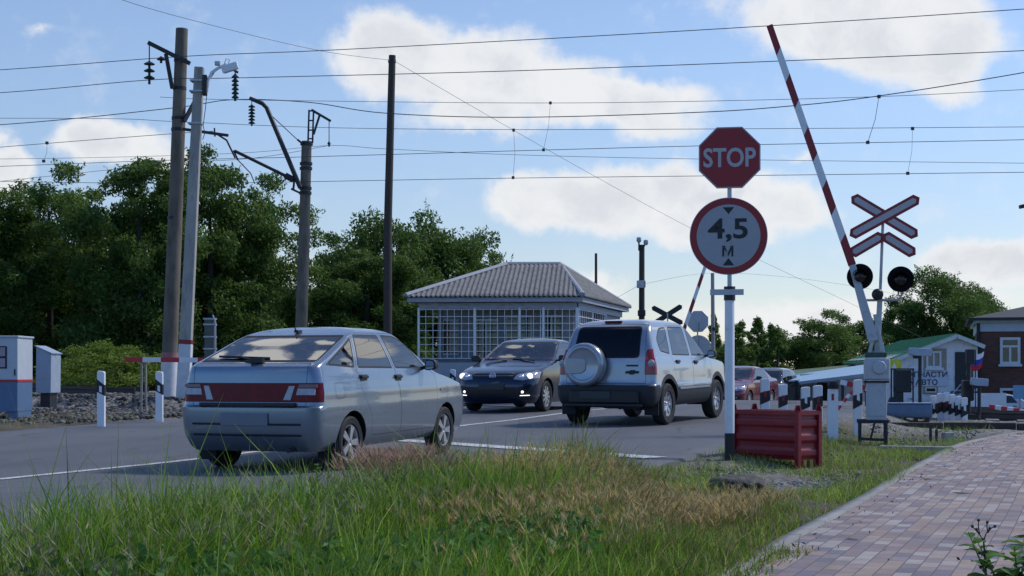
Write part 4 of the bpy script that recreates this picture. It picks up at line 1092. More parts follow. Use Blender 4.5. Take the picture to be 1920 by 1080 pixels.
# ================================================================ STOP / HEIGHT LIMIT SIGN POST
def sign_post(name, label, loc, rz, back=False):
    t = thing(name, label, 'road sign', loc, rz)
    k = 1/162.0
    z = lambda py: (865-py)*k
    b = MB(); b.lathe([(.057,-.25),(.057,z(811)),(.0575,z(811))], 20); b.build('post_foot', M['black_paint'], t, smooth=True)
    b = MB(); b.lathe([(.056,z(811)),(.056,z(552)),(.05,z(548)),(0,z(548))], 20); b.build('post', M['white_paint'], t, smooth=True)
    b = MB(); b.lathe([(.026,z(553)),(.026,z(300)),(0,z(299))], 12); b.build('upper_post', M['galv'], t, smooth=True)
    b = MB(); b.lathe([(.066,z(562)),(.066,z(536))], 16, close=True); b.build('clamp', M['steel_dark'], t, smooth=True)
    b = MB(); b.box((-.03,-.068,z(547)), (.385,.012,.068)); b.box((-.03,-.05,z(547)+.028), (.385,.04,.008))
    b.build('crossbar', M['galv'], t, bevel=.003)
    # stop sign
    zc = z(295); r = .354/math.cos(PI/8)
    oct_ = [(r*math.cos(PI/8+i*PI/4), r*math.sin(PI/8+i*PI/4)) for i in range(8)]
    b = MB(); b.prism(oct_, .016, M=at(0,-.035,zc) @ UP); pl_ = b.build('stop_plate', M['galv'], t, bevel=.004)
    sc = lambda p, s: [(x*s, y*s) for x, y in p]
    b = MB(); b.prism(sc(oct_,.985), .002, M=at(0,-.051,zc) @ UP); b.build('stop_border', M['retro'], pl_)
    b = MB(); b.prism(sc(oct_,.955), .002, M=at(0,-.0533,zc) @ UP); b.build('stop_face', M['red_paint'], pl_)
    if not back: text_obj('stop_lettering', 'STOP', .225, (0,-.058,zc), pl_, M['retro_text'], width=.60, bold=.022)
    # height limit
    zc = z(442)
    b = MB(); b.prism(disc(.447,64), .016, M=at(-.012,-.035,zc) @ UP); pl_ = b.build('height_plate', M['galv'], t, bevel=.004)
    b = MB(); b.prism(disc(.44,64), .002, M=at(-.012,-.051,zc) @ UP); b.build('height_border', M['red_paint'], pl_)
    b = MB(); b.prism(disc(.365,64), .002, M=at(-.012,-.0533,zc) @ UP); b.build('height_face', M['retro'], pl_)
    if not back:
        text_obj('height_lettering', '4,5', .275, (-.02,-.058,z(431)), pl_, M['black_paint'], width=.455, bold=.02)
        text_obj('height_unit', 'М', .125, (-.02,-.058,z(470)), pl_, M['black_paint'], width=.125, bold=.02)
        for nm, pts in (('upper_triangle',[(0,z(401)),(.065,z(388)),(-.065,z(388))]), ('lower_triangle',[(0,z(483)),(-.065,z(497)),(.065,z(497))])):
            b = MB(); b.prism([(x-.012, zz) for x, zz in pts], .002, M=at(0,-.0555,0) @ UP); b.build(nm, M['black_paint'], pl_)
    return t
X_, Y_ = PX(1368,17.3), 17.3
sign_post('road_sign', 'stop octagon above a round 4,5 height limit on a white post with black foot', (X_, Y_, PZ(866,17.3)), -R(9))
sign_post('road_sign', 'pair of grey sign backs beyond the tracks, octagon above a disc', (PX(1308,50), 50, PZ(602,50)-3.53), PI-TH, back=True)
# ================================================================ CROSSING BARRIER WITH SIGNAL MAST
def arm_board(b, p, q, w, dep, mi, inner=False):
    "board with pointed ends from p to q in the local xz plane"
    p, q = Vector(p), Vector(q); d = (q-p).normalized(); n = Vector((-d.y, d.x))
    return [p-d*0, p+d*w*.35-n*w/2, q-d*w*.35-n*w/2, q, q-d*w*.35+n*w/2, p+d*w*.35+n*w/2]
def barrier(name, label, loc, rz, boom_pts, detail=True, mirror=1, light=True):
    t = thing(name, label, 'crossing barrier', loc, rz)
    k = 1/127.0; X = lambda px: (px-1640)*k*mirror; Z = lambda py: (826-py)*k
    b = MB()
    for px in (1613,1660):
        for y in (-.16,.26): b.beam((X(px),y,-.12),(X(px),y,Z(787)),.045,.045)
        b.beam((X(px),-.16,Z(822)),(X(px),.26,Z(822)),.04,.04)
    for y in (-.16,.26): b.beam((X(1608),y,Z(790)),(X(1665),y,Z(790)),.05,.05)
    b.beam((X(1613),-.16,Z(822)),(X(1660),-.16,Z(824)),.04,.04); b.beam((X(1640),-.16,Z(790)),(X(1632),-.16,Z(822)),.03,.03)
    b.build('stand', M['steel_dark'], t)
    b = MB(); b.box((X(1643),.05,(Z(788)+Z(716))/2),(.29,.36,Z(716)-Z(788))); cab = b.build('cabinet', M['grey_cab'], t, bevel=.012)
    b = MB(); b.box((X(1643),-.134,(Z(782)+Z(722))/2),(.23,.012,.44)); b.build('cabinet_door', M['grey_cab'], cab, bevel=.006)
    b = MB(); b.box((X(1643),.05,Z(716)),(.36,.43,.03)); b.build('cabinet_lid', M['steel_dark'], cab, bevel=.004)
    b = MB(); b.box((X(1644),.05,(Z(714)+Z(671))/2),(.37,.40,Z(671)-Z(714)-.02)); gb = b.build('drive_box', M['grey_cab'], t, bevel=.03, seg=3)
    b = MB(); b.lathe([(0,.05),(.09,.045),(.105,.0),(.105,-.02)], 28, M=at(X(1648),-.155,Z(689)) @ UP); b.build('drive_cover', M['grey_cab'], gb, smooth=True)
    b = MB(); b.box((X(1642),.05,Z(666)),(.31,.36,.075)); b.build('drive_head', mat_green, gb, bevel=.01)
    # mast
    b = MB(); b.beam((X(1645),.08,Z(664)),(X(1650),.08,Z(556)),.085,.085,w2=.075,h2=.075); b.build('mast_sleeve', M['grey_cab'], t, bevel=.01)
    b = MB(); b.tube([(X(1650),.08,Z(560)),(X(1656),.08,Z(400))], .022, 12); b.build('mast', M['galv'], t, smooth=True)
    b = MB(); b.beam((X(1630),.0,Z(664)),(X(1646),.0,Z(600)),.06,.05); b.beam((X(1656),.0,Z(664)),(X(1640),.0,Z(590)),.05,.05); b.build('mast_bracket', M['grey_cab'], t, bevel=.006)
    # boom: steel butt then striped tube
    bp_ = [Vector((X(x), .0, Z(y))) for x, y in boom_pts]
    b = MB(); b.beam((X(1638),.0,Z(640)), bp_[0], .15, .1, w2=.10, h2=.09, up=(0,1,0)); b.build('boom_butt', M['grey_cab'], t, bevel=.012)
    b = MB(); nseg = 9; p0, p1 = bp_[0], bp_[1]; dv = p1-p0
    for i in range(nseg):
        f0, f1 = i/nseg, (i+1)/nseg; w0, w1 = .115-.022*f0, .115-.022*f1
        # slanted stripe ends: a sheared quad prism
        sh = .055
        a, c = p0+dv*f0, p0+dv*f1; d = dv.normalized(); n = Vector((-d.z,0,d.x))
        e0 = -sh if i else 0; e1 = -sh if i < nseg-1 else 0
        pts = [a-n*w0/2-d*e0, a+n*w0/2+d*e0, c+n*w1/2+d*e1, c-n*w1/2-d*e1]
        vs = [p+Vector((0,-.035,0)) for p in pts]+[p+Vector((0,.035,0)) for p in pts]
        b.add(vs, [(0,1,2,3),(7,6,5,4),(0,4,5,1),(1,5,6,2),(2,6,7,3),(3,7,4,0)], 1 if i%2 == 0 else 0)
    b.build('boom', [M['white_paint'], M['red_dark']], t)
    # crossbuck and the chevron below it
    for nm, arms in (('crossbuck', [((1597,369),(1718,446)),((1721,374),(1594,443))]), ('chevron', [((1594,478),(1657,441)),((1714,480),(1654,441))])):
        plate = MB(); face = MB()
        for j, (p, q) in enumerate(arms):
            p2, q2 = (X(p[0]), Z(p[1])), (X(q[0]), Z(q[1]))
            if mirror < 0: p2, q2 = q2, p2
            pts = arm_board(None, p2, q2, .165, .01, 0)
            plate.prism([tuple(v) for v in pts], .010, M=at(0,-.03-.012*j,0) @ UP)
            d = (Vector(q2)-Vector(p2)).normalized()
            pts = arm_board(None, Vector(p2)+d*.055, Vector(q2)-d*.055, .085, .01, 0)
            face.prism([tuple(v) for v in pts], .003, M=at(0,-.0405-.012*j,0) @ UP)
        pl_ = plate.build(nm, [M['red_dark']] if light else [M['black_paint']], t)
        if light: face.build('white_strip', M['retro_text'], pl_)
    b = MB(); b.tube([(X(1612),.05,Z(556)),(X(1618),.05,Z(563)),(X(1685),.05,Z(563)),(X(1691),.05,Z(548))], .02, 10); b.build('lamp_arm', M['galv'], t, smooth=True)
    for px, py in ((1613,519),(1687,525)):
        b = MB(); b.lathe([(.06,-.10),(.10,-.08),(.12,.0),(.19,.0),(.19,.012),(.10,.012),(.10,.04)], 36, M=at(X(px),-.02,Z(py)) @ UP)
        ln = b.build('signal_light', M['matt_black'], t, smooth=True)
        b = MB(); b.lathe([(.10,.02),(.06,.036),(0,.045)], 28, M=at(X(px),-.02,Z(py)) @ UP); b.build('lens', M['lens_dark'], ln, smooth=True)
        b = MB(); n = 14
        vs = []
        for i in range(n+1):
            a = R(10)+R(160)*i/n
            for (r_, y) in ((.102,-.03),(.108,-.17+.05*abs(math.cos(a)))): vs.append((X(px)+r_*math.cos(a), y-.02, Z(py)+r_*math.sin(a)))
        b.add(vs, [(2*i,2*i+1,2*i+3,2*i+2) for i in range(n)]); b.build('visor', M['matt_black'], ln, smooth=True)
    b = MB(); b.lathe([(.085,-.01),(.085,.02),(.06,.05),(0,.065)], 24, M=at(X(1645),-.05,Z(553)) @ UP); b.build('bell', M['black'], t, smooth=True)
    return t
mat_green = mat('dark_green_paint', (.035,.075,.06), .5)
M['red_dark'] = mat('red_reflective', (.27,.009,.018), .4, var=.12)
M['matt_black'] = mat('matt_black', (.006,.006,.007), .9, spec=.15)
M['lens_dark'] = mat('unlit_red_lens', (.018,.008,.006), .25, coat=.15)
barrier('crossing_barrier', 'near raised barrier with striped boom, red edged crossbuck and two dark signal lamps', (PX(1640,22), 22, PZ(826,22)), -R(12), [(1599,497),(1446,40)])
fb = barrier('crossing_barrier', 'far raised barrier behind the off-roader with the black back of its crossbuck', (PX(1259,48), 48, -.42), PI-R(10), [(1599,497),(1446,40)], light=False)
# ================================================================ RED SAND BIN
def bin_():
    pn = P(1496, 888, 17.15); t = thing('sand_bin', 'dark red ribbed steel bin beside the sign post, standing on gravel', 'bin', (pn.x, pn.y, pn.z), 0)
    a = R(52); ex = Vector((-math.cos(a), math.sin(a), 0)); ey = Vector((math.sin(a), math.cos(a), 0))
    Lx, Ly, H, z0 = 1.0, .36, .73, .15
    M3 = Matrix((ex, ey, Vector((0,0,1)))).transposed()
    mm = mat('bin_red', (.235,.012,.018), .38, var=.12, scale=5, col2=(.10,.02,.018), thr=.66, soft=.06)
    def ribs(axis, L, off, sgn):
        "ribbed panel along axis, swelling outwards"
        b = MB(); prof = []; n = 46
        for i in range(n+1):
            z = z0+(H-.06-z0)*i/n
            ph = (i/n*3)%1; bulge = .017*sstep(.12,.3,ph)*(1-sstep(.62,.8,ph))
            prof.append((z, bulge))
        return prof
    def panel(name, o, ax, nor, L):
        prof = ribs(ax, L, 0, 1); b = MB(); vs = []
        for z, bu in prof:
            for s in (.03, L-.03): vs.append(o+ax*s+nor*(bu-.01)+Vector((0,0,z)))
            for s in (L-.03, .03): vs.append(o+ax*s+nor*(-.03)+Vector((0,0,z)))
        k = len(prof); fs = []
        for i in range(k-1):
            for j in range(4): fs.append((i*4+j, i*4+(j+1)%4, (i+1)*4+(j+1)%4, (i+1)*4+j))
        fs += [(3,2,1,0), tuple((k-1)*4+j for j in range(4))]
        b.add(vs, fs); return b.build(name, mm, t, smooth=True, sharp=60)
    O = Vector((0,0,0))
    panel('front_panel', O, ex, -ey, Lx); panel('side_panel', O, ey, -ex, Ly)
    panel('rear_panel', O+ey*Ly, ex, ey, Lx); panel('side_panel', O+ex*Lx, ey, ex, Ly)
    for i in (0,1):
        for j in (0,1):
            c = ex*Lx*i+ey*Ly*j
            b = MB(); b.box(c+Vector((0,0,H/2-.05)), (.058,.058,H+.10), M=M3); b.build('leg', mm, t, bevel=.006)
    b = MB()
    for o, ax, L in ((O,ex,Lx),(O,ey,Ly),(O+ey*Ly,ex,Lx),(O+ex*Lx,ey,Ly)):
        b.beam(o+Vector((0,0,H-.035)), o+ax*L+Vector((0,0,H-.035)), .055, .05)
    b.build('rim', mm, t)
    for i in (0,1):
        for j in (0,1):
            c = ex*Lx*i+ey*Ly*j+Vector((0,0,H+.02)); b = MB()
            b.box(c, (.012,.10,.07), M=M3, taper=.6); b.box(c, (.10,.012,.07), M=M3, taper=.6); b.build('corner_lug', mm, t)
    b = MB(); b.box(ex*Lx/2+ey*Ly/2+Vector((0,0,z0+.03)), (Lx-.05,Ly-.05,.04), M=M3); b.build('bottom', M['dark'], t)
    b = MB()
    for s in (.2,.5,.8): b.beam(ey*Ly*s+Vector((0,0,-.03)), ey*Ly*s+Vector((0,0,z0)), .03,.03)
    b.beam(Vector((0,0,.0)), ey*Ly+Vector((0,0,.0)), .035,.04); b.build('fork_pocket', mm, t)
bin_()
# ================================================================ ROAD POSTS (delineators)
def delineator(name, label, base, h, w=.125, rz=0, red=False, group=None, big=False, flip=1):
    t = thing(name, label, 'road post', base, rz, group); d = w*.75
    prof = [(-w/2,-.15),(w/2,-.15),(w/2,h-.035),(w/2-.015,h-.012),(-w/2+.02,h),(-w/2,h-.015)]
    if flip < 0: prof = [(-x,z) for x,z in reversed(prof)]
    b = MB(); b.prism(prof, d, M=at(0,d/2,0) @ UP); b.build('post', M['white_clean'], t, bevel=.012)
    z1 = h*.76; z0 = z1-.21; s = .07*flip
    b = MB(); b.prism([(-w/2-.003,z0+s),(w/2+.003,z0),(w/2+.003,z1-s*.0-.03),(-w/2-.003,z1+s)], d+.006, M=at(0,d/2+.003,0) @ UP); b.build('black_band', M['black_paint'], t)
    b = MB(); b.prism([(-.022,z0+.07),(.022,z0+.05),(.022,z0+.155),(-.022,z0+.17)], .004, M=at(0,-d/2-.003,0) @ UP); b.build('reflector', M['red_paint'] if red else M['white_clean'], t)
    return t
def dl(px, top, bot, Y, label, group=None, **k): return delineator('road_post', label, P(px, bot, Y), (bot-top)*Y/F, group=group, **k)
G1 = 'striped road posts lining the crossing'
dl(190, 695, 793, 25, 'white road post with slanted black band, nearest the white cabinet', G1)
dl(299, 696, 787, 26.4, 'white road post with slanted black band, in front of the tall concrete pole', G1)
dl(849, 692, 742, 34, 'small white road post behind the left side of the dark sedan', G1, rz=0)
dl(1434, 709, 790, 26, 'white post with black and red band between white pole and red bin', G1, red=True, w=.15, flip=-1)
dl(1468, 720, 790, 28, 'second white striped post behind the red bin, counted from the white pole', G1, red=True, w=.15, flip=-1)
dl(1510, 725, 790, 27, 'third white striped post behind the red bin, black band in full view', G1, w=.15, flip=-1)
dl(1533, 722, 790, 25.5, 'fourth white striped post, above the right end of the red bin', G1, red=True, w=.15, flip=-1)
dl(1608, 711, 802, 23.3, 'white post with broad black band close beside the barrier cabinet', G1, w=.125, flip=-1)
t = thing('marker_post', 'plain white curved post with a small dark red reflector beside the red bin', 'road post', P(1562, 824, 21.8), 0)
b = MB(); b.prism([(-.065,-.1),(.02,-.1),(.07,.05),(.07,.72),(.05,.745),(-.05,.75),(-.075,.73),(-.085,.2)], .07, M=at(0,.035,0) @ UP); b.build('post', M['white_clean'], t, bevel=.01)
b = MB(); b.box((-.012,-.038,.62), (.035,.006,.095)); b.build('reflector', M['red_dark'], t)
b = MB(); b.lathe([(.075,-.02),(.085,.04),(.06,.09),(0,.1)], 16, M=at(0,0,.76)); b.build('cap_lamp', M['black'], t, smooth=True)
G2 = 'row of striped posts beyond the blue tank'
tops = [(1750,741,760),(1762,737,773),(1774,735,785),(1785,739,786),(1797,742,787),(1808,745,788)]
txt = ['leftmost post of the row behind the blue tank','second post from the left in the row behind the blue tank','third post from the left in the row behind the blue tank','fourth post from the left in the row behind the blue tank','fifth post of the row, just left of the rightmost','rightmost post of the row, next to the dark signal mast']
for (px, tp, bt), l_ in zip(tops, txt):
    dl(px, tp, 790, 30-(px-1750)*.012, 'white striped '+l_, G2, w=.115, flip=-1, red=(px in (1762,1774)))
# ================================================================ STRIPED BARS
def bar(name, label, p0, p1, th, n, first_red=True, posts=(), pm=None):
    t = thing(name, label, 'barrier bar', p0, 0); d = Vector(p1)-Vector(p0); b = MB()
    for i in range(n): b.beam(d*(i/n), d*((i+1)/n), .05, th, mi=(i+(0 if first_red else 1))%2)
    b.build('arm', [M['red_paint_bright'], M['white_paint']], t)
    for s, zb in posts:
        b = MB(); p = d*s
        for dx in (-.05,.05): b.beam((p.x+dx,p.y+.06,zb-Vector(p0).z-.1),(p.x+dx*.8,p.y+.06,p.z-.01),.035,.035)
        b.beam((p.x-.09,p.y+.06,p.z-.06),(p.x+.09,p.y+.06,p.z-.06),.04,.03)
        b.build('support', pm or M['concrete_light'], t)
    return t
M['red_paint_bright'] = mat('barrier_red', (.5,.02,.03), .45, var=.08)
bar('barrier_arm', 'lowered red and white bar on a pale forked support, left of the hatchback', P(235,674,30), P(478,676,29), .095, 7, posts=((.14, PZ(766,30)),))
bar('barrier_arm', 'short red and white bar behind the near barrier cabinet', P(1576,716,33), P(1634,731,33), .11, 5, False, posts=((.9,-.2),), pm=M['steel_dark'])
bar('barrier_arm', 'red and white bar slanting down beside the brick building', P(1856,762,34), P(1925,772,33), .09, 6, True, posts=((.36,-.35),), pm=M['white_paint'])
bar('barrier_arm', 'thin red and white prop leaning between two white posts by the barrier', P(1570,768,23.5), P(1598,733,23.6), .035, 5, True)
# ================================================================ LEFT CABINETS
def cabinets():
    Y = 28; k = Y/F; c = P(33, 783, Y); w, dp, h = 1.35, .88, 1.51
    t = thing('relay_cabinet', 'pale cabinet with red stripe and blue base at the left edge of the photo', 'cabinet', c, 0)
    zs = (783-714)*k
    white = mat('cabinet_white', (.50,.54,.58), .4, var=.06, scale=4, col2=(.3,.3,.3), thr=.7)
    blue = mat('cabinet_blue', (.10,.17,.29), .4, var=.1)
    b = MB(); b.box((-w/2, dp/2, (zs+h)/2), (w,dp,h-zs)); b.build('upper_body', white, t, bevel=.01)
    b = MB(); b.box((-w/2, dp/2, (zs+.11)/2), (w-.006,dp-.006,zs-.11)); b.build('lower_body', blue, t, bevel=.008)
    b = MB(); b.box((-w/2, dp/2, zs), (w+.012,dp+.012,.045)); b.build('stripe', M['red_paint_bright'], t)
    b = MB(); b.box((-w/2, dp/2-.01, h+.01), (w+.05,dp+.06,.035)); b.build('roof', white, t, bevel=.008)
    for x_ in (-.11,-w+.15): b = MB(); b.box((x_,dp/2,.0), (.2,dp-.1,.3)); b.build('plinth', blue, t)
    b = MB(); b.box((-.66, -.006, 1.13), (.92,.012,.42)); fr = b.build('notice_frame', M['black'], t)
    b = MB()
    for z in (1.03,1.235): b.box((-.66, -.0135, z), (.86,.004,.165))
    b.build('notice_sheet', mat('pink_notice', (.38,.3,.36), .5, var=.2, scale=9), fr)
    b = MB(); b.box((-.05,-.012,.85),(.02,.02,.12)); b.build('door_handle', M['black'], t)
    # slant topped box behind
    Y = 30.5; k = Y/F; c = P(80, 737, Y)
    t = thing('switch_box', 'plain grey blue box with a sloping top behind the pale cabinet', 'cabinet', c, R(-6))
    b = MB(); pr = [(-.15,0),(.17,0),(.18,.80),(-.14,.95)]
    b.prism([(x,z) for x,z in pr], .5, M=at(0,.5,0) @ UP); b.build('box', M['grey_blue'], t, bevel=.012)
    b = MB(); b.beam((-.16,.25,.965),(.205,.25,.805),.54,.02); b.build('lid', M['grey_blue'], t)
    b = MB(); b.box((0.02,.25,-.14),(.2,.35,.3)); b.build('foot', M['steel_dark'], t)
    # grey drum pillar by the white pole
    t = thing('equipment_pillar', 'dark grey banded equipment pillar to the right of the white pole', 'cabinet', P(394, 745, 40), 0)
    b = MB(); b.box((0,0,1.05),(.26,.26,2.1)); b.build('pillar', mat('pillar_grey', (.10,.11,.105), .7), t, bevel=.02)
    b = MB()
    for z in (1.3,1.62,1.95,2.1): b.box((0,0,z),(.31,.31,.04))
    b.build('band', M['galv'], t)
    b = MB(); b.tube([(.17,-.14,.0),(.17,-.14,2.0),(.1,-.14,2.2)], .02, 8); b.build('conduit', M['galv'], t, smooth=True)
cabinets()
# ================================================================ TRACK
def track(d0, label):
    o = Vector((0, d0/NT[1], 0)); tx = Vector((NT[1], -NT[0], 0))
    a = math.atan2(-NT[0], NT[1])
    t = thing('railway_track', label, 'railway track', (o.x, o.y, .27), a)
    t.rotation_euler = (0, .021, a)
    for s in (-.76,.76):
        b = MB(); pr = [(-.065,0),(.065,0),(.065,.012),(.012,.03),(.012,.12),(.035,.135),(.035,.17),(-.035,.17),(-.035,.135),(-.012,.12),(-.012,.03),(-.065,.012)]
        for x0, x1, zo in ((-120,-9.8,0),(-9.8,6.8,-.15),(6.8,120,0)):
            b.prism(pr, x1-x0, M=Matrix.Translation((x0,s,zo)) @ Matrix.Rotation(PI/2,4,'Z') @ UP)
        b.build('rail', mat('rail_steel', (.06,.045,.04), .5, metal=.3, var=.2) if 'rail_m' not in M else M['rail_m'], t)
    b = MB()
    for i in range(-100, 100):
        x = i*.6
        if -10.2 < x < 7.2: continue
        b.box((x,0,-.04), (.25,2.6,.14))
    so = b.build('sleepers', M['concrete_light'], t); so['kind'] = 'stuff'
M['rail_m'] = mat('rail_steel', (.06,.045,.04), .5, metal=.3, var=.2)
track(32.3, 'nearer railway track crossing the road, dark rails on pale sleepers'); track(36.6, 'farther railway track, next to the guard house')
# ================================================================ EQUIPMENT ON THE RIGHT
def right_gear():
    Y = 29; k = Y/F
    t = thing('equipment_tank', 'long blue grey housing on dark legs right of the near barrier', 'housing', P(1705, 792, Y), R(-8))
    b = MB(); pr = poly_round([(-.15,.09),(.15,.09),(.17,.2),(.13,.37),(-.13,.37),(-.17,.2)], .05, 4)
    b.prism(pr, .82, M=Matrix.Translation((-.41,0,0)) @ Matrix.Rotation(PI/2,4,'Z') @ UP); b.build('housing', M['grey_blue_d'], t, bevel=.015)
    b = MB(); b.box((0,0,.375),(.84,.28,.02)); b.build('lid', M['grey_blue'], t, bevel=.006)
    b = MB()
    for x in (-.33,-.1,.12,.33): b.box((x,0,.02),(.06,.28,.2))
    b.build('legs', M['steel_dark'], t)
    for px, py, hb, lab, rz_ in ((1727,660,752,'blue grey hood on a dark post above the blue housing',R(6)),(1838,716,786,'small blue grey hood on a dark post beside the flag',R(-4))):
        Yk = Y+.6; p = P(px-2, hb+18, Yk); t = thing('camera_hood', lab, 'hood', p, rz_); z = PZ(py, Yk)-p.z
        s = 1 if px < 1800 else .75
        b = MB(); b.tube([(0,0,-.3),(0,0,z-.06)], .035, 10); b.build('post', M['steel_dark'], t, smooth=True)
        b = MB(); b.prism(poly_round([(-.21*s,-.055),(-.12*s,-.075),(.2*s,-.085),(.21*s,.06),(-.2*s,.085)], .02, 2), .24, M=at(0,.12,z) @ UP); b.build('hood', M['grey_blue'], t, bevel=.01)
        b = MB(); b.box((-.06,0,z-.1),(.14,.1,.06)); b.build('bracket', M['steel_dark'], t)
    t = thing('signal_box', 'dark signal box seen from behind on a trestle left of the lettered sign', 'signal', P(1690, 790, 30), R(5))
    b = MB(); b.box((.02,0,.81),(.32,.2,.46)); hd = b.build('box', M['steel_dark'], t, bevel=.02)
    b = MB()
    for x in (-.20,.25):
        b.beam((x,.02,.15),(x,.02,1.06),.025,.025)
    for z in (.45,.65,.85,1.04): b.beam((.17,.02,z),(.25,.02,z),.018,.018)
    b.beam((-.22,.02,1.05),(.27,.02,1.05),.03,.03); b.build('ladder_frame', M['steel_dark'], t)
    b = MB(); b.box((-.06,0,.3),(.16,.16,.8)); b.build('stem', M['steel_dark'], t, bevel=.01)
    b = MB(); b.lathe([(.11,-.08),(.12,.0),(.08,.1),(0,.12)], 20, M=at(-.16,0,.38)); b.build('motor', M['steel_dark'], t, smooth=True)
    t = thing('signal_mast', 'dark mast with a lamp box right of the striped post row', 'signal', P(1816, 790, 30), 0)
    b = MB(); b.tube([(0,0,-.2),(0,0,1.45)], .045, 10); b.build('mast', M['steel_dark'], t, smooth=True)
    b = MB(); b.box((-.03,-.04,.62),(.22,.2,.42)); b.build('lamp_box', M['black'], t, bevel=.03)
    b = MB(); b.box((0,0,.04),(.24,.24,.22)); b.build('foot', M['steel_dark'], t, bevel=.01)
    b = MB(); b.box((.02,-.02,1.3),(.16,.16,.3)); b.build('junction_box', M['steel_dark'], t, bevel=.02)
    # flag
    t = thing('flag', 'small white, blue and red flag on a thin pole beside the brick building', 'flag', P(1829, 790, 33), 0)
    b = MB(); b.tube([(0,0,-.2),(0,0,(790-655)*33/F)], .014, 8); b.build('pole', M['steel_dark'], t, smooth=True)
    zt = (790-658)*33/F; cols = [M['white_clean'], mat('flag_blue', (.02,.05,.42), .7), mat('flag_red', (.5,.02,.03), .7)]
    b = MB(); nx, nz = 14, 9; vs = []
    for i in range(nx+1):
        for j in range(nz+1):
            f, g = i/nx, j/nz; y = .03*math.sin(f*7+g*1.5)*f
            vs.append((-.10+.30*f-.05*g, y, zt-.40*g*(1-.12*f)-.07*math.sin(f*3.1)))
    b.add(vs, [(i*(nz+1)+j, i*(nz+1)+j+1, (i+1)*(nz+1)+j+1, (i+1)*(nz+1)+j) for i in range(nx) for j in range(nz)])
    b.m = [(j//3) for i in range(nx) for j in range(nz)]
    b.build('cloth', cols, t, smooth=True)
    t = thing('cable_trough', 'long dark timber edge below the striped post row', 'edging', P(1670, 800, 27.2), R(-14)); b = MB()
    for i in range(5): b.box((.3+i*1.25,.05*math.sin(i*2),-.02+.008*(i%2)),(1.23,.25,.2))
    b.build('timber', M['wood_pole'], t, bevel=.012)  # dark blocks added to fill the dark strip below the posts
    for px, bt, h, lab in ((1750,848,.28,'short rusty stake in the dirt right of the barrier'),(1777,842,.17,'pale chipped marker stub in the dirt near the path')):
        p = P(px, bt, 22.5); p.z = base_z(p.x, p.y); t = thing('marker_stub', lab, 'stake', p, R(20)); b = MB()
        if h > .2: b.box((-.05,0,h/2-.05),(.03,.03,h+.1)); b.box((.07,.02,h/2-.07),(.03,.03,h)); b.build('stake', M['steel_dark'], t)
        else: b.prism(poly_round([(-.07,-.1),(.07,-.1),(.1,h),(-.09,h)],.02,2), .1, M=at(0,.05,0) @ UP); b.build('stub', M['concrete_light'], t, bevel=.015)
    b = MB(); p = P(1718,856,20.5); p.z = base_z(p.x,p.y)+.04
    t = thing('fallen_post', 'pale plank lying on the dirt beside the path kerb', 'plank', p, R(-20)); b.box((0,0,0),(1.0,.13,.07)); b.build('plank', M['concrete_light'], t, bevel=.015)
M['grey_blue_d'] = mat('slate_blue_paint', (.12,.17,.25), .45, var=.15)
right_gear()
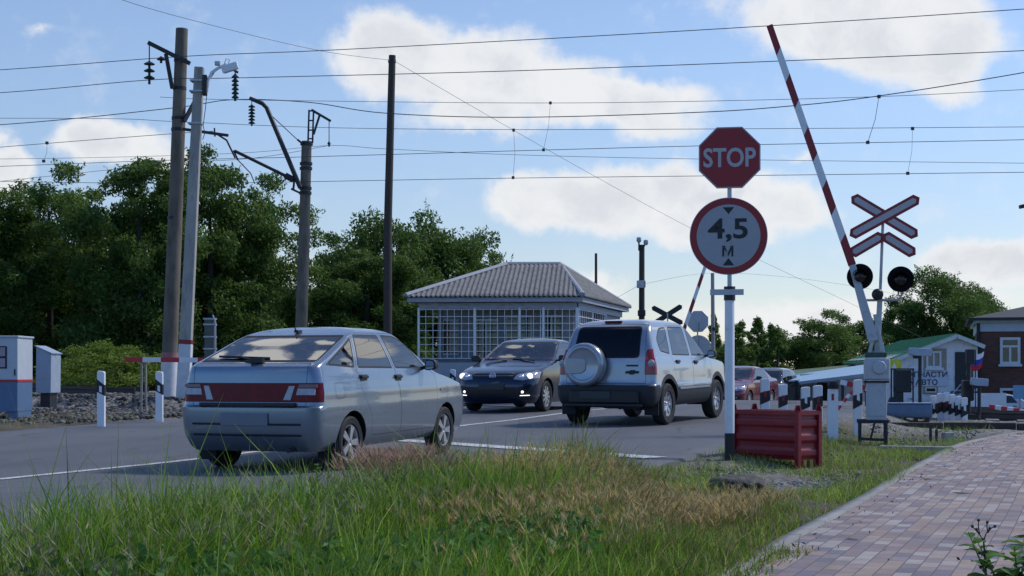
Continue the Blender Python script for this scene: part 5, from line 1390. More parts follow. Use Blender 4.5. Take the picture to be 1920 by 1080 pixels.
# ================================================================ POLES AND OVERHEAD LINE
def insulator(parent, top, n, r, gap, hang, m=None):
    b = MB(); x, y, z = top; b.tube([(x,y,z),(x,y,z-hang)], .014, 6); b.tube([(x,y,z-hang),(x,y,z-hang-n*gap-.05)], .03, 8)
    ins = b.build('insulator', M['steel_dark'], parent, smooth=True); b = MB()
    for i in range(n):
        zz = z-hang-.03-i*gap
        b.lathe([(.03,.02),(r*.6,.0),(r,-.035),(r*.9,-.05),(r*.4,-.03),(.03,-.03)], 18, M=at(x,y,zz))
    b.build('insulator_discs', m or M['insul'], ins, smooth=True)
def L3(base, Y, px, py, dy=0):
    "local offset of a photo point at the depth of this pole"
    q = P(px, py, Y+dy); return q-base
def poles():
    # tall concrete pole
    Y = 34.5; B = P(315, 768, Y); f = lambda x, y, d=0: L3(B, Y, x, y, d)
    t = thing('catenary_pole', 'tall brown concrete pole with whitewashed foot, the leftmost one', 'utility pole', B, 0)
    b = MB(); b.tube([f(313.5,790), f(318,668), f(329,400), f(336,200), f(341,54)], [.185,.178,.163,.15,.137], 24); b.build('pole', M['concrete'], t, smooth=True, sharp=60)
    b = MB(); b.tube([f(314,785), f(318,671)], [.192,.186], 24); b.build('whitewash', M['limewash'], t, smooth=True, sharp=60)
    b = MB(); b.tube([f(318,671.5), f(318.5,661)], [.187,.186], 24); b.build('red_ring', mat('faded_red_ring', (.36,.16,.15), .8, var=.25), t, smooth=True, sharp=60)
    for y_ in (113,166,222,243,409):
        x_ = 318+(668-y_)/614*23; b = MB(); b.tube([f(x_,y_+3), f(x_,y_-3)], .172-(668-y_)*.00003, 20); b.build('clamp', M['steel_dark'], t, smooth=True, sharp=50)
    b = MB(); b.beam(f(356,119,-.2), f(278,80,-.2), .09, .09); b.beam(f(323,166,-.2), f(311,101,-.2), .08, .08); b.build('bracket', M['steel_dark'], t)
    b = MB(); b.beam(f(345,228,-.15), f(372,178,.1), .08,.08); b.beam(f(343,242,-.15), f(428,254,.3), .06,.06); b.build('cantilever', M['steel_dark'], t)
    b = MB(); b.tube([f(403,249,.3), f(425,263,.3), f(441,296,.3)], .022, 8); b.tube([f(402,240,.3), f(403,256,.3)], .02, 6); b.build('registration_arm', M['steel_dark'], t)
    insulator(t, f(280,82,-.2), 3, .13, .16, .40); insulator(t, f(302,106,-.2), 1, .1, .1, .0)
    # whitewashed lighter pole
    Y = 33.4; B2 = P(343, 768, Y); g = lambda x, y, d=0: L3(B2, Y, x, y, d)
    t = thing('lighting_pole', 'pale grey square pole with lamp arm beside the tall concrete pole', 'utility pole', B2, 0)
    b = MB(); b.beam(g(341,795), g(374,126), .285, .25, w2=.20, h2=.18); b.build('pole', M['concrete_light'], t, bevel=.02)
    b = MB(); b.beam(g(341.5,790), g(348.5,645), .295, .26, w2=.278, h2=.243); b.build('whitewash', M['limewash'], t, bevel=.02)
    b = MB(); b.beam(g(348.5,645), g(349,637), .28, .246); b.build('red_ring', M['red_dark'], t, bevel=.01)
    b = MB(); b.tube([g(388,172,-.1), g(390,152,-.1), g(397,136,-.1), g(410,127,-.1), g(425,121,-.1)], .035, 10); b.build('lamp_arm', M['white_paint'], t, smooth=True)
    b = MB(); b.tube([g(383,174,-.05), g(392,148,-.05), g(403,131,-.05)], .03, 8); b.build('arm_brace', M['steel_dark'], t, smooth=True)
    b = MB(); b.beam(g(416,131,-.1), g(446,122,-.1), .17, .10, up=(0,1,0)); lm = b.build('floodlight', M['white_paint'], t, bevel=.025)
    b = MB(); b.beam(g(420,134,-.1), g(442,127,-.1), .1, .03, up=(0,1,0)); b.build('floodlight_glass', M['lamp_clear'], lm)
    b = MB(); b.box(g(408,119,-.1), (.12,.1,.09)); b.build('junction_box', M['galv'], t, bevel=.01)
    b = MB(); b.box(g(384,160,-.12), (.1,.12,.46)); b.build('control_box', M['steel_dark'], t, bevel=.015)
    for y_ in (152,172,232): b = MB(); b.box(g(372-(y_-126)*.05,y_), (.30-.0*y_,.27,.035)); b.build('clamp', M['galv'], t)
    b = MB(); b.tube([g(388,175,-.15), g(385,205,-.15), g(381,235,-.15), g(384,250,-.15), g(380,262,-.15)], .009, 5); b.build('cable', M['wire'], t)
    b = MB(); b.tube([g(420,121,-.1),g(424,110,-.1),g(430,112,-.1),g(428,121,-.1)], .008, 5); b.build('cable_loop', M['wire'], t)
    b = MB(); b.beam(g(436,130,.2), g(446,136,.2), .08, .05); b.build('hook', M['steel_dark'], t); insulator(t, g(441,134,.2), 6, .085, .092, .06)
    # third pole with cantilever
    Y = 46; B3 = P(563, 735, Y); h = lambda x, y, d=0: L3(B3, Y, x, y, d)
    t = thing('catenary_pole', 'dark catenary pole with long bent arm above the hatchback roof', 'utility pole', B3, 0)
    b = MB(); b.tube([h(563,760), h(565,610), h(571,420), h(575,265)], [.20,.19,.17,.155], 20); b.build('pole', M['concrete'], t, smooth=True, sharp=60)
    b = MB()
    for x_ in (579.5,588): b.beam(h(x_-2,268), h(x_,206), .05,.05)
    for y_ in (208,226,244,260): b.beam(h(578,y_), h(588,y_), .04,.04)
    b.beam(h(584,206), h(620,227), .09,.07); b.beam(h(588,252), h(600,214), .07,.06); b.build('lattice_head', M['steel_dark'], t)
    for y_ in (270,307,316,353,362): b = MB(); b.tube([h(575-(y_-265)*.027,y_+2.5), h(575-(y_-265)*.027,y_-2.5)], .195, 16); b.build('clamp', M['steel_dark'], t)
    b = MB(); b.tube([h(563,352,-.3), h(500,202,-.3), h(492,194,-.3), h(468,184,-.3)], [.075,.07,.07,.06], 10); b.build('bent_arm', M['steel_dark'], t, smooth=True)
    b = MB(); b.tube([h(440,283,-.3), h(538,331,-.3)], .05, 10); b.tube([h(438,282,-.3),h(446,300,-.3)], .03, 6); b.build('registration_arm', M['steel_dark'], t)
    b = MB(); b.tube([h(535,329,-.3), h(550,337,-.3)], .10, 10); b.beam(h(552,335,-.3), h(550,356,-.3), .06,.06); b.beam(h(546,354,-.3), h(563,362,-.3), .07,.06); b.build('arm_hinge', M['steel_dark'], t)
    b = MB(); b.tube([h(446,300,-.3), h(470,325,-.3), h(478,345,-.3)], .018, 6); b.build('steady_arm', M['steel_dark'], t)
    b = MB(); b.tube([h(505,213,-.3), h(562,266,-.2)], .014, 6); b.beam(h(558,262,-.2), h(568,270,-.2), .08,.06); b.build('stay', M['steel_dark'], t)
    insulator(t, h(472,187,-.3), 6, .11, .10, .15); insulator(t, h(617,228), 1, .06, .1, .62, M['steel_dark'])
    # plain wooden pole behind the tree
    Y = 47; B4 = P(727, 730, Y); q = lambda x, y, d=0: L3(B4, Y, x, y, d)
    t = thing('wooden_pole', 'plain dark wooden pole rising from behind the middle trees', 'utility pole', B4, 0)
    b = MB(); b.tube([q(727,740), q(727,430), q(735.5,104)], [.14,.13,.11], 14); b.build('pole', M['wood_pole'], t, smooth=True, sharp=60)
    b = MB(); b.tube([q(735,118), q(735,112)], .125, 12); b.build('wire_clamp', M['steel_dark'], t)
    # small far poles
    Y = 60; B5 = P(1203, 745, Y); q = lambda x, y, d=0: L3(B5, Y, x, y, d)
    t = thing('lamp_pole', 'dark pole with two lamp heads behind the guard house roof', 'utility pole', B5, 0)
    b = MB(); b.tube([q(1203,750), q(1203.5,459)], [.13,.11], 12); b.build('pole', M['wood_pole'], t, smooth=True, sharp=60)
    for x0, y0, x1, y1 in ((1198,462,1198,449),(1204,462,1211,454)):
        b = MB(); b.tube([q(x0,y0+8,-.1), q(x1,y1,-.1)], .035, 6); lm = b.build('lamp_bracket', M['steel_dark'], t)
        b = MB(); b.lathe([(0,.1),(.09,.08),(.1,-.05),(.06,-.12),(0,-.13)], 12, M=at(*q(x1,y1,-.1))); b.build('lamp_head', M['galv'], lm, smooth=True)
    for y_, w_ in ((533,.16),(587,.14)): b = MB(); b.box(q(1203,y_,-.1), (.3,.24,w_*1.7)); b.build('junction_box', M['steel_dark'], t, bevel=.02)
    b = MB(); b.box(q(1201,533,-.2), (.3,.15,.3)); b.build('meter_box', M['galv'], t, bevel=.02)
    Y = 68; B6 = P(1117.5, 745, Y); q = lambda x, y, d=0: L3(B6, Y, x, y, d)
    t = thing('thin_pole', 'short thin dark pole just above the guard house roof', 'utility pole', B6, 0)
    b = MB(); b.tube([q(1117.5,750), q(1117.5,475)], [.075,.06], 10); b.build('pole', M['wood_pole'], t, smooth=True); b = MB(); b.box(q(1116.5,532,-.1), (.12,.1,.2)); b.build('insulator_hook', M['steel_dark'], t)
    Y = 58; B7 = P(1338, 745, Y); q = lambda x, y, d=0: L3(B7, Y, x, y, d)
    t = thing('thin_pole', 'thin grey pole directly left of the big sign post', 'utility pole', B7, 0)
    b = MB(); b.tube([q(1338,750), q(1336,512)], [.085,.07], 10); b.build('pole', M['concrete_light'], t, smooth=True, sharp=60); b = MB(); b.tube([q(1338,620), q(1338,614)], .095, 10); b.build('clamp', M['steel_dark'], t)
    # lamp at the right edge
    Y = 40; B8 = P(1990, 790, Y); q = lambda x, y, d=0: L3(B8, Y, x, y, d)
    t = thing('street_lamp', 'street lamp head reaching in at the right edge of the photo', 'street lamp', B8, 0)
    b = MB(); b.tube([q(1990,800), q(1990,380)], [.09,.06], 12); b.build('pole', M['galv'], t, smooth=True)
    b = MB(); b.tube([q(1990,382), q(1950,376), q(1925,386)], .025, 8); b.build('arm', M['galv'], t, smooth=True)
    b = MB(); b.beam(q(1912,388), q(1932,384), .2, .1); b.build('lamp_head', M['steel_dark'], t, bevel=.02)
poles()
def wire(label, d, pts, r=.011, drop=(), name='overhead_wire', Ys=None, group='overhead wires'):
    t = thing(name, label, 'wire', (0,0,0), 0, group)
    def pt(px, py): 
        Y = d/(NT[1]+NT[0]*(px-960)/F); return P(px, py, Y)
    if Ys: w = [P(x, y, Yk) for (x, y), Yk in zip(pts, Ys)]
    else: w = [pt(*p) for p in pts]
    w = [Vector(q) for q in w]; t.location = w[0]
    o = []
    for i in range(len(w)-1):
        p0, p1, p2, p3 = w[max(0,i-1)], w[i], w[i+1], w[min(len(w)-1,i+2)]
        for k in range(8):
            s = k/8; o.append(.5*((2*p1)+(p2-p0)*s+(2*p0-5*p1+4*p2-p3)*s*s+(3*p1-p0-3*p2+p3)*s**3)-w[0])
    o.append(w[-1]-w[0])
    b = MB(); b.tube(o, r*.68, 5); b.build('conductor', M['wire'], t, smooth=True)
    for (x0,y0,x1,y1) in drop:
        a, c = pt(x0,y0)-w[0], pt(x1,y1)-w[0]; b = MB(); b.tube([a, a*.5+c*.5+Vector((.04,0,0)), c], r*.4, 5); b.box(a,(.07,.05,.07)); b.box(c,(.07,.05,.07)); b.build('dropper', M['wire'], t)
wire('topmost wire, crossing just below the tip of the raised boom', 30.5, [(-500,160),(0,131),(340,106),(640,93),(1300,57),(1920,17),(2500,-25)], .013)
wire('second wire from the top, crossing the large middle cloud', 30.5, [(-500,205),(0,174),(280,150),(450,146),(960,133),(1500,113),(1920,95),(2500,70)], .013)
wire('thick feeder wire dipping between the insulator and the right edge', 34.0, [(-500,262),(0,234),(320,203),(437,187),(580,192),(720,212),(960,220),(1300,211),(1480,199),(1640,181),(1920,136),(2500,30)], .016, [(1648,181,1627,267)])
wire('fine messenger wire level with the bent arm end', 37.2, [(300,182),(437,187),(960,193),(1300,190),(1650,181),(1920,168),(2500,140)], .010, [(1032,193,1019,281)])
wire('messenger wire passing behind the lower stop sign edge', 36.0, [(-500,222),(150,222),(330,228),(600,239),(960,243),(1480,241),(1920,238),(2500,234)], .010, [(963,244,962,333),(1711,241,1702,325)])
wire('contact wire at the middle of the stop sign', 34.0, [(-500,330),(0,312),(300,301),(580,294),(960,283),(1380,272),(1920,262),(2500,246)], .011)
wire('fine wire hanging from the lattice head insulator', 44, [(-200,300),(150,296),(450,287),(616,273),(720,279),(960,290),(1300,298),(1920,306),(2500,312)], .010)
wire('lowest contact wire above the guard house roof', 36.0, [(-500,330),(0,340),(310,344),(500,342),(960,334),(1500,328),(1920,323),(2500,316)], .011)
wire('sloping wire left of the concrete poles', 33, [(-500,318),(0,276),(320,251),(400,246)], .011, [(88,268,82,302)])
wire('lowest wire sloping up at the far left', 37, [(-500,392),(0,340),(310,308),(480,296),(616,273)], .009)
wire('diagonal wire from the upper left to the wooden pole', 0, [(60,-70),(230,0),(400,48),(600,95),(733,113)], .011, Ys=[34,37,40.5,44.5,46.9])
wire('long diagonal wire from the wooden pole down to the right', 0, [(737,113),(900,208),(1100,322),(1290,425),(1440,495),(1610,576),(1760,648)], .010, Ys=[46.9,52,58,64,69,75,80])
wire('faint service wire from the lamp pole towards the guard house', 0, [(1201,533),(1175,548),(1150,562)], .010, Ys=[59.8,58,55])
wire('faint wire running right from the lamp pole', 0, [(1204,533),(1330,512),(1480,520),(1620,540),(1700,556)], .008, Ys=[60,62,66,70,74])
# ================================================================ BUILDINGS
M['glass_b'] = glass_mat('window_glass', (.05,.06,.07), 1.7)
M['frame_w'] = mat('white_window_frame', (.66,.68,.70), .5, var=.06)
def slab_poly(b, pts, th, mi=0):
    "thin slab from a planar polygon, thickness downwards"
    n = len(pts); lo = [p-Vector((0,0,th)) for p in pts]
    b.add(list(pts)+lo, [tuple(range(n)), tuple(range(2*n-1,n-1,-1))]+[(i,n+i,n+(i+1)%n,(i+1)%n) for i in range(n)], mi)
def window(parent, cx, cz, w, h, y, cols=2, rows=1, sill=True, fw=.08, top=None, m=None):
    "window in the local xz plane, facing -y at depth y"
    b = MB(); m = m or M['frame_w']; d = .12; yy = y-.03
    b.box((cx-w/2+fw/2, yy, cz), (fw,d,h)); b.box((cx+w/2-fw/2, yy, cz), (fw,d,h))
    b.box((cx, yy, cz+h/2-fw/2), (w-2*fw,d-.004,fw)); b.box((cx, yy, cz-h/2+fw/2), (w-2*fw,d-.004,fw))
    zt = cz+h/2
    if top: b.box((cx, yy, cz+h/2-top), (w-2*fw,d-.02,fw*.8)); zt = cz+h/2-top
    for i in range(1, cols): b.box((cx-w/2+w*i/cols, yy, (cz-h/2+zt)/2), (fw*.8,d-.03,zt-cz+h/2-2*fw*.5))
    o = b.build('window', m, parent)
    b = MB(); b.box((cx, y+.0, cz), (w-fw*1.2,.02,h-fw*1.2)); b.build('pane', M['glass_b'], o)
    if sill: b = MB(); b.box((cx, y-.10, cz-h/2-.06), (w+.16,.26,.12)); b.build('sill', m, o, bevel=.01)
    return o
def corrugated(name='corrugated_sheet'):
    return None
def guard_house():
    FL, FR, BR, BL = Vector((-3.57,50.2,0)), Vector((2.36,49.8,0)), Vector((4.62,58.6,0)), Vector((-1.3,59.0,0))
    t = thing('guard_house', 'grey blue crossing keeper house with hipped corrugated roof and white window cage', 'house', (0,0,0), 0)
    t.location = FL; off = FL.copy()
    g0 = -.55; ez = PZ(556, 50); rz_ = PZ(498, 54)
    wallm = mat('house_wall', (.24,.25,.265), .7, var=.12, scale=2, col2=(.16,.17,.2), thr=.64)
    boards = mat('fascia_board', (.40,.43,.48), .7, var=.15, scale=3, col2=(.2,.2,.22), thr=.6, stretch=(1,1,6))
    roofm = mat('asbestos_sheet', (.205,.20,.19), .85, var=.22, scale=3, col2=(.12,.11,.105), thr=.56, soft=.1, bump=.2)
    ctr = (FL+FR+BR+BL)/4
    ins = lambda p, k: ctr+(p-ctr)*k
    w = [ins(p,.90) for p in (FL,FR,BR,BL)]
    # walls with a real recess behind the cage
    b = MB(); zt = ez-.12
    zs = PZ(672, 50.6)
    def wall(p, q, z0, z1, th=.14):
        n = Vector((-(q-p).y, (q-p).x, 0)).normalized()
        vs = [p, q, q+n*th, p+n*th]; b.add([Vector((v.x,v.y,z0))-off for v in vs]+[Vector((v.x,v.y,z1))-off for v in vs], [(3,2,1,0),(4,5,6,7),(0,1,5,4),(1,2,6,5),(2,3,7,6),(3,0,4,7)])
    for i in range(4): wall(w[i], w[(i+1)%4], g0, zs)
    b.build('lower_wall', mat('lower_panels', (.36,.38,.42), .7, var=.1, scale=2), t)
    # inner room walls behind the glazed porch
    b = MB(); inn = [ins(p,.66) for p in (FL,FR,BR,BL)]
    inn[0] = w[0]+(w[3]-w[0])*.16+Vector((.25,0,0)); inn[1] = w[1]+(w[2]-w[1])*.14-Vector((.35,0,0))
    for i in range(4): wall(inn[i], inn[(i+1)%4], zs-.3, zt)
    wall(w[2]-(w[2]-w[1])*.4, w[2], zs, zt); wall(w[2], w[3], zs, zt); wall(w[3], w[3]-(w[3]-w[0])*.5, zs, zt)
    iw = b.build('inner_wall', wallm, t)
    dir_ = (inn[1]-inn[0]).normalized(); nn = Vector((dir_.y,-dir_.x,0))
    for s, wd, h, zc, nm in ((.10,.55,1.25,zs+.75,'d'),(.36,.85,1.45,zs+.65,'w'),(.60,.9,1.2,zs+.9,'w'),(.84,.8,1.2,zs+.9,'w')):
        p = inn[0]+(inn[1]-inn[0])*s+nn*.03; b = MB(); mz = Matrix.Rotation(math.atan2(dir_.y,dir_.x),3,'Z')
        b.box(p-off+Vector((0,0,zc)), (wd,.06,h), M=mz); fr = b.build('window', M['frame_w'] if s > .2 else boards, t)
        b = MB()
        for dx in (-.25,.25): b.box(p-off+nn*.03+dir_*wd*dx+Vector((0,0,zc)), (wd*.42,.02,h-.14), M=mz)
        b.build('pane', M['glass_b'], fr)
    # floor slab of the porch and ceiling
    b = MB(); slab_poly(b, [Vector((p.x,p.y,zs-.02))-off for p in w], .12); b.build('porch_floor', wallm, t)
    b = MB(); slab_poly(b, [Vector((p.x,p.y,ez-.06))-off for p in (ins(FL,.97),ins(FR,.97),ins(BR,.97),ins(BL,.97))], .05); b.build('soffit', boards, t)
    # cage
    cage = mat('cage_bars', (.80,.80,.80), .5, var=.1)
    def grid(p, q, nvert, posts, name):
        b = MB(); z0, z1 = zs, PZ(580,50.3)
        for i in range(nvert+1): s = i/nvert; a = p+(q-p)*s-off; b.beam(a+Vector((0,0,z0)), a+Vector((0,0,z1)), .018,.018)
        for j in range(8): z = z0+(z1-z0)*j/7; b.beam(p-off+Vector((0,0,z)), q-off+Vector((0,0,z)), .018,.02)
        c = b.build(name, cage, t)
        for s in posts:
            b = MB(); a = p+(q-p)*s-off; b.beam(a+Vector((0,0,z0)), a+Vector((0,0,z1+.06)), .075,.075); b.build('cage_post', cage, c)
    fr_out = Vector((.0,-.06,0))
    grid(w[0]+fr_out, w[1]+fr_out, 22, (0,.355,.64,.79,1), 'window_cage')
    grid(w[1]+Vector((.06,0,0)), w[2]-(w[2]-w[1])*.4+Vector((.06,0,0)), 15, (0,.5,1), 'window_cage')
    # fascia boards under the eaves
    b = MB(); e = [ins(p,.955) for p in (FL,FR,BR,BL)]; z0, z1 = PZ(580,50.3), ez-.1
    for i in range(2):
        p, q = (w[i]+(fr_out if i == 0 else Vector((.06,0,0))), w[i+1]+(fr_out if i == 0 else Vector((.06,0,0))))
        b.beam(Vector((p.x,p.y,z0+.12))-off, Vector((q.x,q.y,z0+.12))-off, .05, .2)
    b.build('header_board', boards, t)
    b = MB(); c4 = [ins(p,.985) for p in (FL,FR,BR,BL)]
    for i in range(4): p, q = c4[i], c4[(i+1)%4]; b.beam(Vector((p.x,p.y,ez-.10))-off, Vector((q.x,q.y,ez-.10))-off, .05, .15)
    b.build('fascia', boards, t)
    # hipped roof: corrugated slopes
    RL, RR = P(950,498,54)+Vector((0,0,0)), P(1050,498,54.4)
    E = [Vector((p.x,p.y,ez)) for p in (FL,FR,BR,BL)]
    R2 = RR+Vector((.75,1.6,0)); R2 = RR
    def slope(corners, along, name, per=.165, amp=.027):
        "corrugated quad/tri between eave a-b and ridge d-c; waves run up the slope"
        a, b_, c, d = corners; eL = (b_-a).length; n = int(eL/per*6); m = 10; bb = MB(); vs = []
        nrm = (b_-a).cross(d-a).normalized()
        if nrm.z < 0: nrm = -nrm
        ed = (b_-a).normalized()
        # parallel courses: clip each vertical line against the slope outline
        upd = nrm.cross(ed).normalized()
        if upd.z < 0: upd = -upd
        def ulim(s):
            p = a+ed*s
            ca, cd, cc, cb = 0, (d-a).dot(ed), (c-a).dot(ed), eL
            H = (d-a).dot(upd)
            if s < cd: return H*s/max(cd,1e-6)
            if s > cc: return (c-a).dot(upd)*(eL-s)/max(eL-cc,1e-6)
            return H
        for i in range(n+1):
            s = eL*i/n; U = max(.0, ulim(s))
            for j in range(m+1):
                u = U*j/m; lift = amp*math.sin(2*PI*s/per)+(.012 if (u//1.15)%2 else 0)
                vs.append(a+ed*s+upd*(u-.06*(1 if j == 0 else 0))+nrm*(lift+.03)-off)
        bb.add(vs, [(i*(m+1)+j, (i+1)*(m+1)+j, (i+1)*(m+1)+j+1, i*(m+1)+j+1) for i in range(n) for j in range(m)])
        o = bb.build(name, roofm, t, smooth=True, sharp=80); md = o.modifiers.new('thick','SOLIDIFY'); md.thickness = .02
        return o
    slope((E[0],E[1],RR,RL), None, 'roof_slope'); slope((E[1],E[2],RR,RR), None, 'roof_slope'); slope((E[2],E[3],RL,RR), None, 'roof_slope'); slope((E[3],E[0],RL,RL), None, 'roof_slope')
    b = MB(); up = Vector((0,0,.055))
    for p, q in ((RL,RR),(E[0],RL),(E[1],RR),(E[2],RR),(E[3],RL)): b.tube([p-off+up, q-off+up], .085, 8)
    b.build('ridge_cap', mat('ridge_zinc', (.36,.37,.39), .6, var=.15), t, smooth=True)
guard_house()
def white_house():
    Y = 75; k = Y/F; O = P(1671, 790, Y); t = thing('white_house', 'white house with a green metal roof and lettered board, behind the near barrier', 'house', O, 0)
    x = lambda px: (px-1671)*k; z = lambda py: (790-py)*k
    white = mat('white_render', (.76,.76,.76), .8, var=.06, scale=1.5, col2=(.36,.37,.4), thr=.62)
    green = mat('green_roof_sheet', (.085,.26,.12), .5, var=.08, scale=1, stretch=(1,1,1))
    dv = Vector((1.6,17,0)); xr = x(1833)
    pr = [(0,-1),(xr,-1),(xr,z(648)),(x(1791),z(629)),(0,z(671))]
    b = MB(); n = len(pr)
    b.add([Vector((a,0,c)) for a,c in pr]+[Vector((a,0,c))+dv for a,c in pr], [tuple(range(n)),tuple(range(2*n-1,n-1,-1))]+[(i,n+i,n+(i+1)%n,(i+1)%n) for i in range(n)])
    b.build('wall', white, t)
    b = MB(); ap = Vector((x(1791),-.35,z(626))); l0 = Vector((x(1660),-.35,z(676))); r0 = Vector((xr+.25,-.35,z(646)))
    for e in (l0, r0):
        slab_poly(b, [e, ap, ap+dv*1.03, e+dv*1.03], .10)
    rf = b.build('roof', green, t)
    b = MB()
    for s in np.linspace(.02,.98,22): p = dv*1.03*s; b.beam(l0+p+Vector((0,0,.02)), ap+p+Vector((0,0,.02)), .04, .05)
    b.build('roof_seam', green, rf)
    b = MB(); b.beam(l0+Vector((0,-.03,-.13)), ap+Vector((0,-.03,-.13)), .05, .18); b.beam(ap+Vector((0,-.03,-.13)), r0+Vector((0,-.03,-.13)), .05, .18); b.build('barge_board', mat('barge_white', (.6,.65,.63), .6), rf)
    window(t, x(1750), z(674), x(1764)-x(1736), z(659)-z(690), -.02, 2, 1, fw=.09)
    tan = mat('tan_surround', (.33,.29,.22), .8)
    b = MB(); b.box((x(1753),-.02,z(674)), (1.15,.06,1.1)); b.build('window_surround', tan, t)
    b = MB(); b.box((x(1744),-.02,z(731)), (.75,.07,.42)); b.build('cellar_surround', tan, t)
    window(t, x(1744), z(731), .55, .26, -.06, 1, 1, sill=False, fw=.05)
    b = MB(); b.box((x(1802),-.03,z(695)), (x(1814)-x(1791),.08,z(663)-z(733))); dr = b.build('door', M['steel_dark'], t)
    b = MB(); b.box((x(1811),-.09,z(700)), (.05,.05,.2)); b.build('handle', M['galv'], dr)
    window(t, x(1820), z(705), .32, .8, -.02, 1, 1, sill=False, fw=.06)
    # lettered board (white) with two lines
    b = MB(); b.box((x(1733),-.06,z(709)), (x(1778)-x(1690), .05, z(694)-z(724))); bd = b.build('sign_board', mat('sign_white', (.55,.58,.66), .5, var=.04), t)
    dgreen = mat('sign_dark_letters', (.02,.045,.05), .6)
    text_obj('sign_lettering', 'ЗАПЧАСТИ', z(698)-z(709), (x(1734),-.10,z(702)), bd, dgreen, width=x(1774)-x(1692), bold=.02)
    text_obj('sign_lettering', 'НА АВТО', z(711)-z(722), (x(1724),-.10,z(716.5)), bd, dgreen, width=x(1758)-x(1692), bold=.02)
    # stair up to the door with rails
    b = MB()
    for i in range(9): b.box((x(1765)+i*.16,-.6,z(768)+i*.13), (.22,.9,.05))
    b.box((x(1802),-.6,z(735)), (1.1,.95,.1)); st = b.build('stair', M['steel_dark'], t)
    b = MB()
    for yy in (-1.05,): b.beam((x(1757),yy,z(758)),(x(1790),yy,z(720)),.05,.05,); b.beam((x(1790),yy,z(720)),(x(1816),yy,z(720)),.05,.05); b.beam((x(1757),yy,z(775)),(x(1790),yy,z(738)),.05,.1)
    for i in range(8): b.beam((x(1758)+i*.2,-1.05,z(775)+i*.14),(x(1758)+i*.2,-1.05,z(758)+i*.15),.025,.025)
    b.build('stair_rail', M['grey_blue'], st)
    # yellow board
    t2 = thing('yellow_board', 'bright yellow board on a post left of the lettered sign', 'sign', P(1678,760,60), 0)
    b = MB(); b.box((0,0,(760-684)*60/F), (.48,.05,.42)); b.build('board', mat('yellow_board', (.65,.6,.03), .5), t2); b = MB(); b.tube([(0,.06,-1),(0,.06,1.6)], .04, 8); b.build('post', M['galv'], t2)
    b = MB(); b.prism([(-.13,-.2),(.13,-.2),(.0,.1)], .004, M=at(-.03,-.027,(760-684)*60/F) @ UP); b.build('pale_mark', M['white_clean'], t2)
white_house()
def brick_house():
    Y = 77; k = Y/F; O = P(1836, 800, Y); t = thing('brick_house', 'two storey brown brick house with white cornice and white windows at the right edge', 'house', O, R(-16))
    x = lambda px: (px-1838)*k; z = lambda py: (800-py)*k
    m, nt, b_, out = new_mat('brown_brick'); L = nt.links.new
    o = N(nt, 'ShaderNodeTexCoord').outputs['Object']; mp = N(nt, 'ShaderNodeMapping'); mp.inputs['Rotation'].default_value = (PI/2,0,0); L(o, mp.inputs[0])
    br = N(nt, 'ShaderNodeTexBrick'); L(mp.outputs[0], br.inputs['Vector'])
    for kk, v in (('Scale',1),('Brick Width',.26),('Row Height',.08),('Mortar Size',.008)): br.inputs[kk].default_value = v
    br.inputs['Color1'].default_value = (.115,.045,.032,1); br.inputs['Color2'].default_value = (.165,.068,.045,1); br.inputs['Mortar'].default_value = (.10,.08,.07,1)
    L(br.outputs['Color'], b_.inputs['Base Color']); b_.inputs['Roughness'].default_value = .9
    W, D = 9.0, 10.0
    b = MB(); b.box((W/2, D/2, z(622)/2-.5), (W,D,z(622)+1)); b.build('wall', m, t)
    corn = mat('cornice_white', (.48,.53,.60), .7, var=.06)
    b = MB(); b.box((W/2, D/2, (z(622)+z(606))/2), (W+.16,D+.16,z(606)-z(622))); b.box((W/2,D/2,(z(606)+z(598))/2+.004),(W+.5,D+.5,z(598)-z(606))); b.build('cornice', corn, t, bevel=.02)
    b = MB(); e = .55; zc = z(597)
    c4 = [Vector((-e,-e,zc)),Vector((W+e,-e,zc)),Vector((W+e,D+e,zc)),Vector((-e,D+e,zc))]; ap1, ap2 = Vector((W*.42,D*.5,z(558))), Vector((W*.62,D*.5,z(558)))
    slab_poly(b, [c4[0],c4[1],ap2,ap1], .12); slab_poly(b, [c4[3],c4[0],ap1], .12); slab_poly(b, [c4[1],c4[2],ap2], .12); slab_poly(b, [c4[2],c4[3],ap1,ap2], .12)
    rf = b.build('roof', mat('slate_roof', (.055,.05,.055), .7, var=.2), t)
    b = MB(); b.box((W/2,-e-.02,zc-.05),(W+2*e,.12,.14)); b.build('gutter', M['black_paint'], rf)
    for px in (1893, 1975, 2050):
        window(t, x(px), z(658), x(1911)-x(1875), z(633)-z(683), -.03, 2, top=.46, fw=.13)
        window(t, x(px), z(750), x(1911)-x(1875), z(727)-z(772), -.03, 2, top=.42, fw=.13)
    b = MB(); b.tube([(-.05,-.12,zc-.15),(-.05,-.12,-1)], .09, 10); b.build('downpipe', M['black_paint'], t, smooth=True)
    # things in front of it
    t = thing('blue_board', 'light blue board in front of the lower window of the brick house', 'sign', P(1914,790,55), 0)
    b = MB(); b.box((0,0,(790-735)*55/F), (.55,.06,.5)); b.build('board', mat('sky_blue_board', (.18,.36,.52), .5), t); b = MB(); b.tube([(0,.06,-.8),(0,.06,1.0)], .035, 8); b.build('post', M['galv'], t)
    t = thing('notice_wall', 'low white board wall with faded pink stripes left of the brick house window', 'wall', P(1850,800,58), 0)
    b = MB(); b.box((0,0,.55),(1.5,.1,1.5)); pn = b.build('panel', M['white_paint'], t)
    b = MB()
    for i in range(4): b.beam((.0+i*.15,-.06,.55+.1*(i%2)),(.2+i*.15,-.06,.8-.1*(i%2)),.02,.09)
    b.build('pink_stripe', mat('faded_pink', (.45,.15,.2), .6), pn)
brick_house()
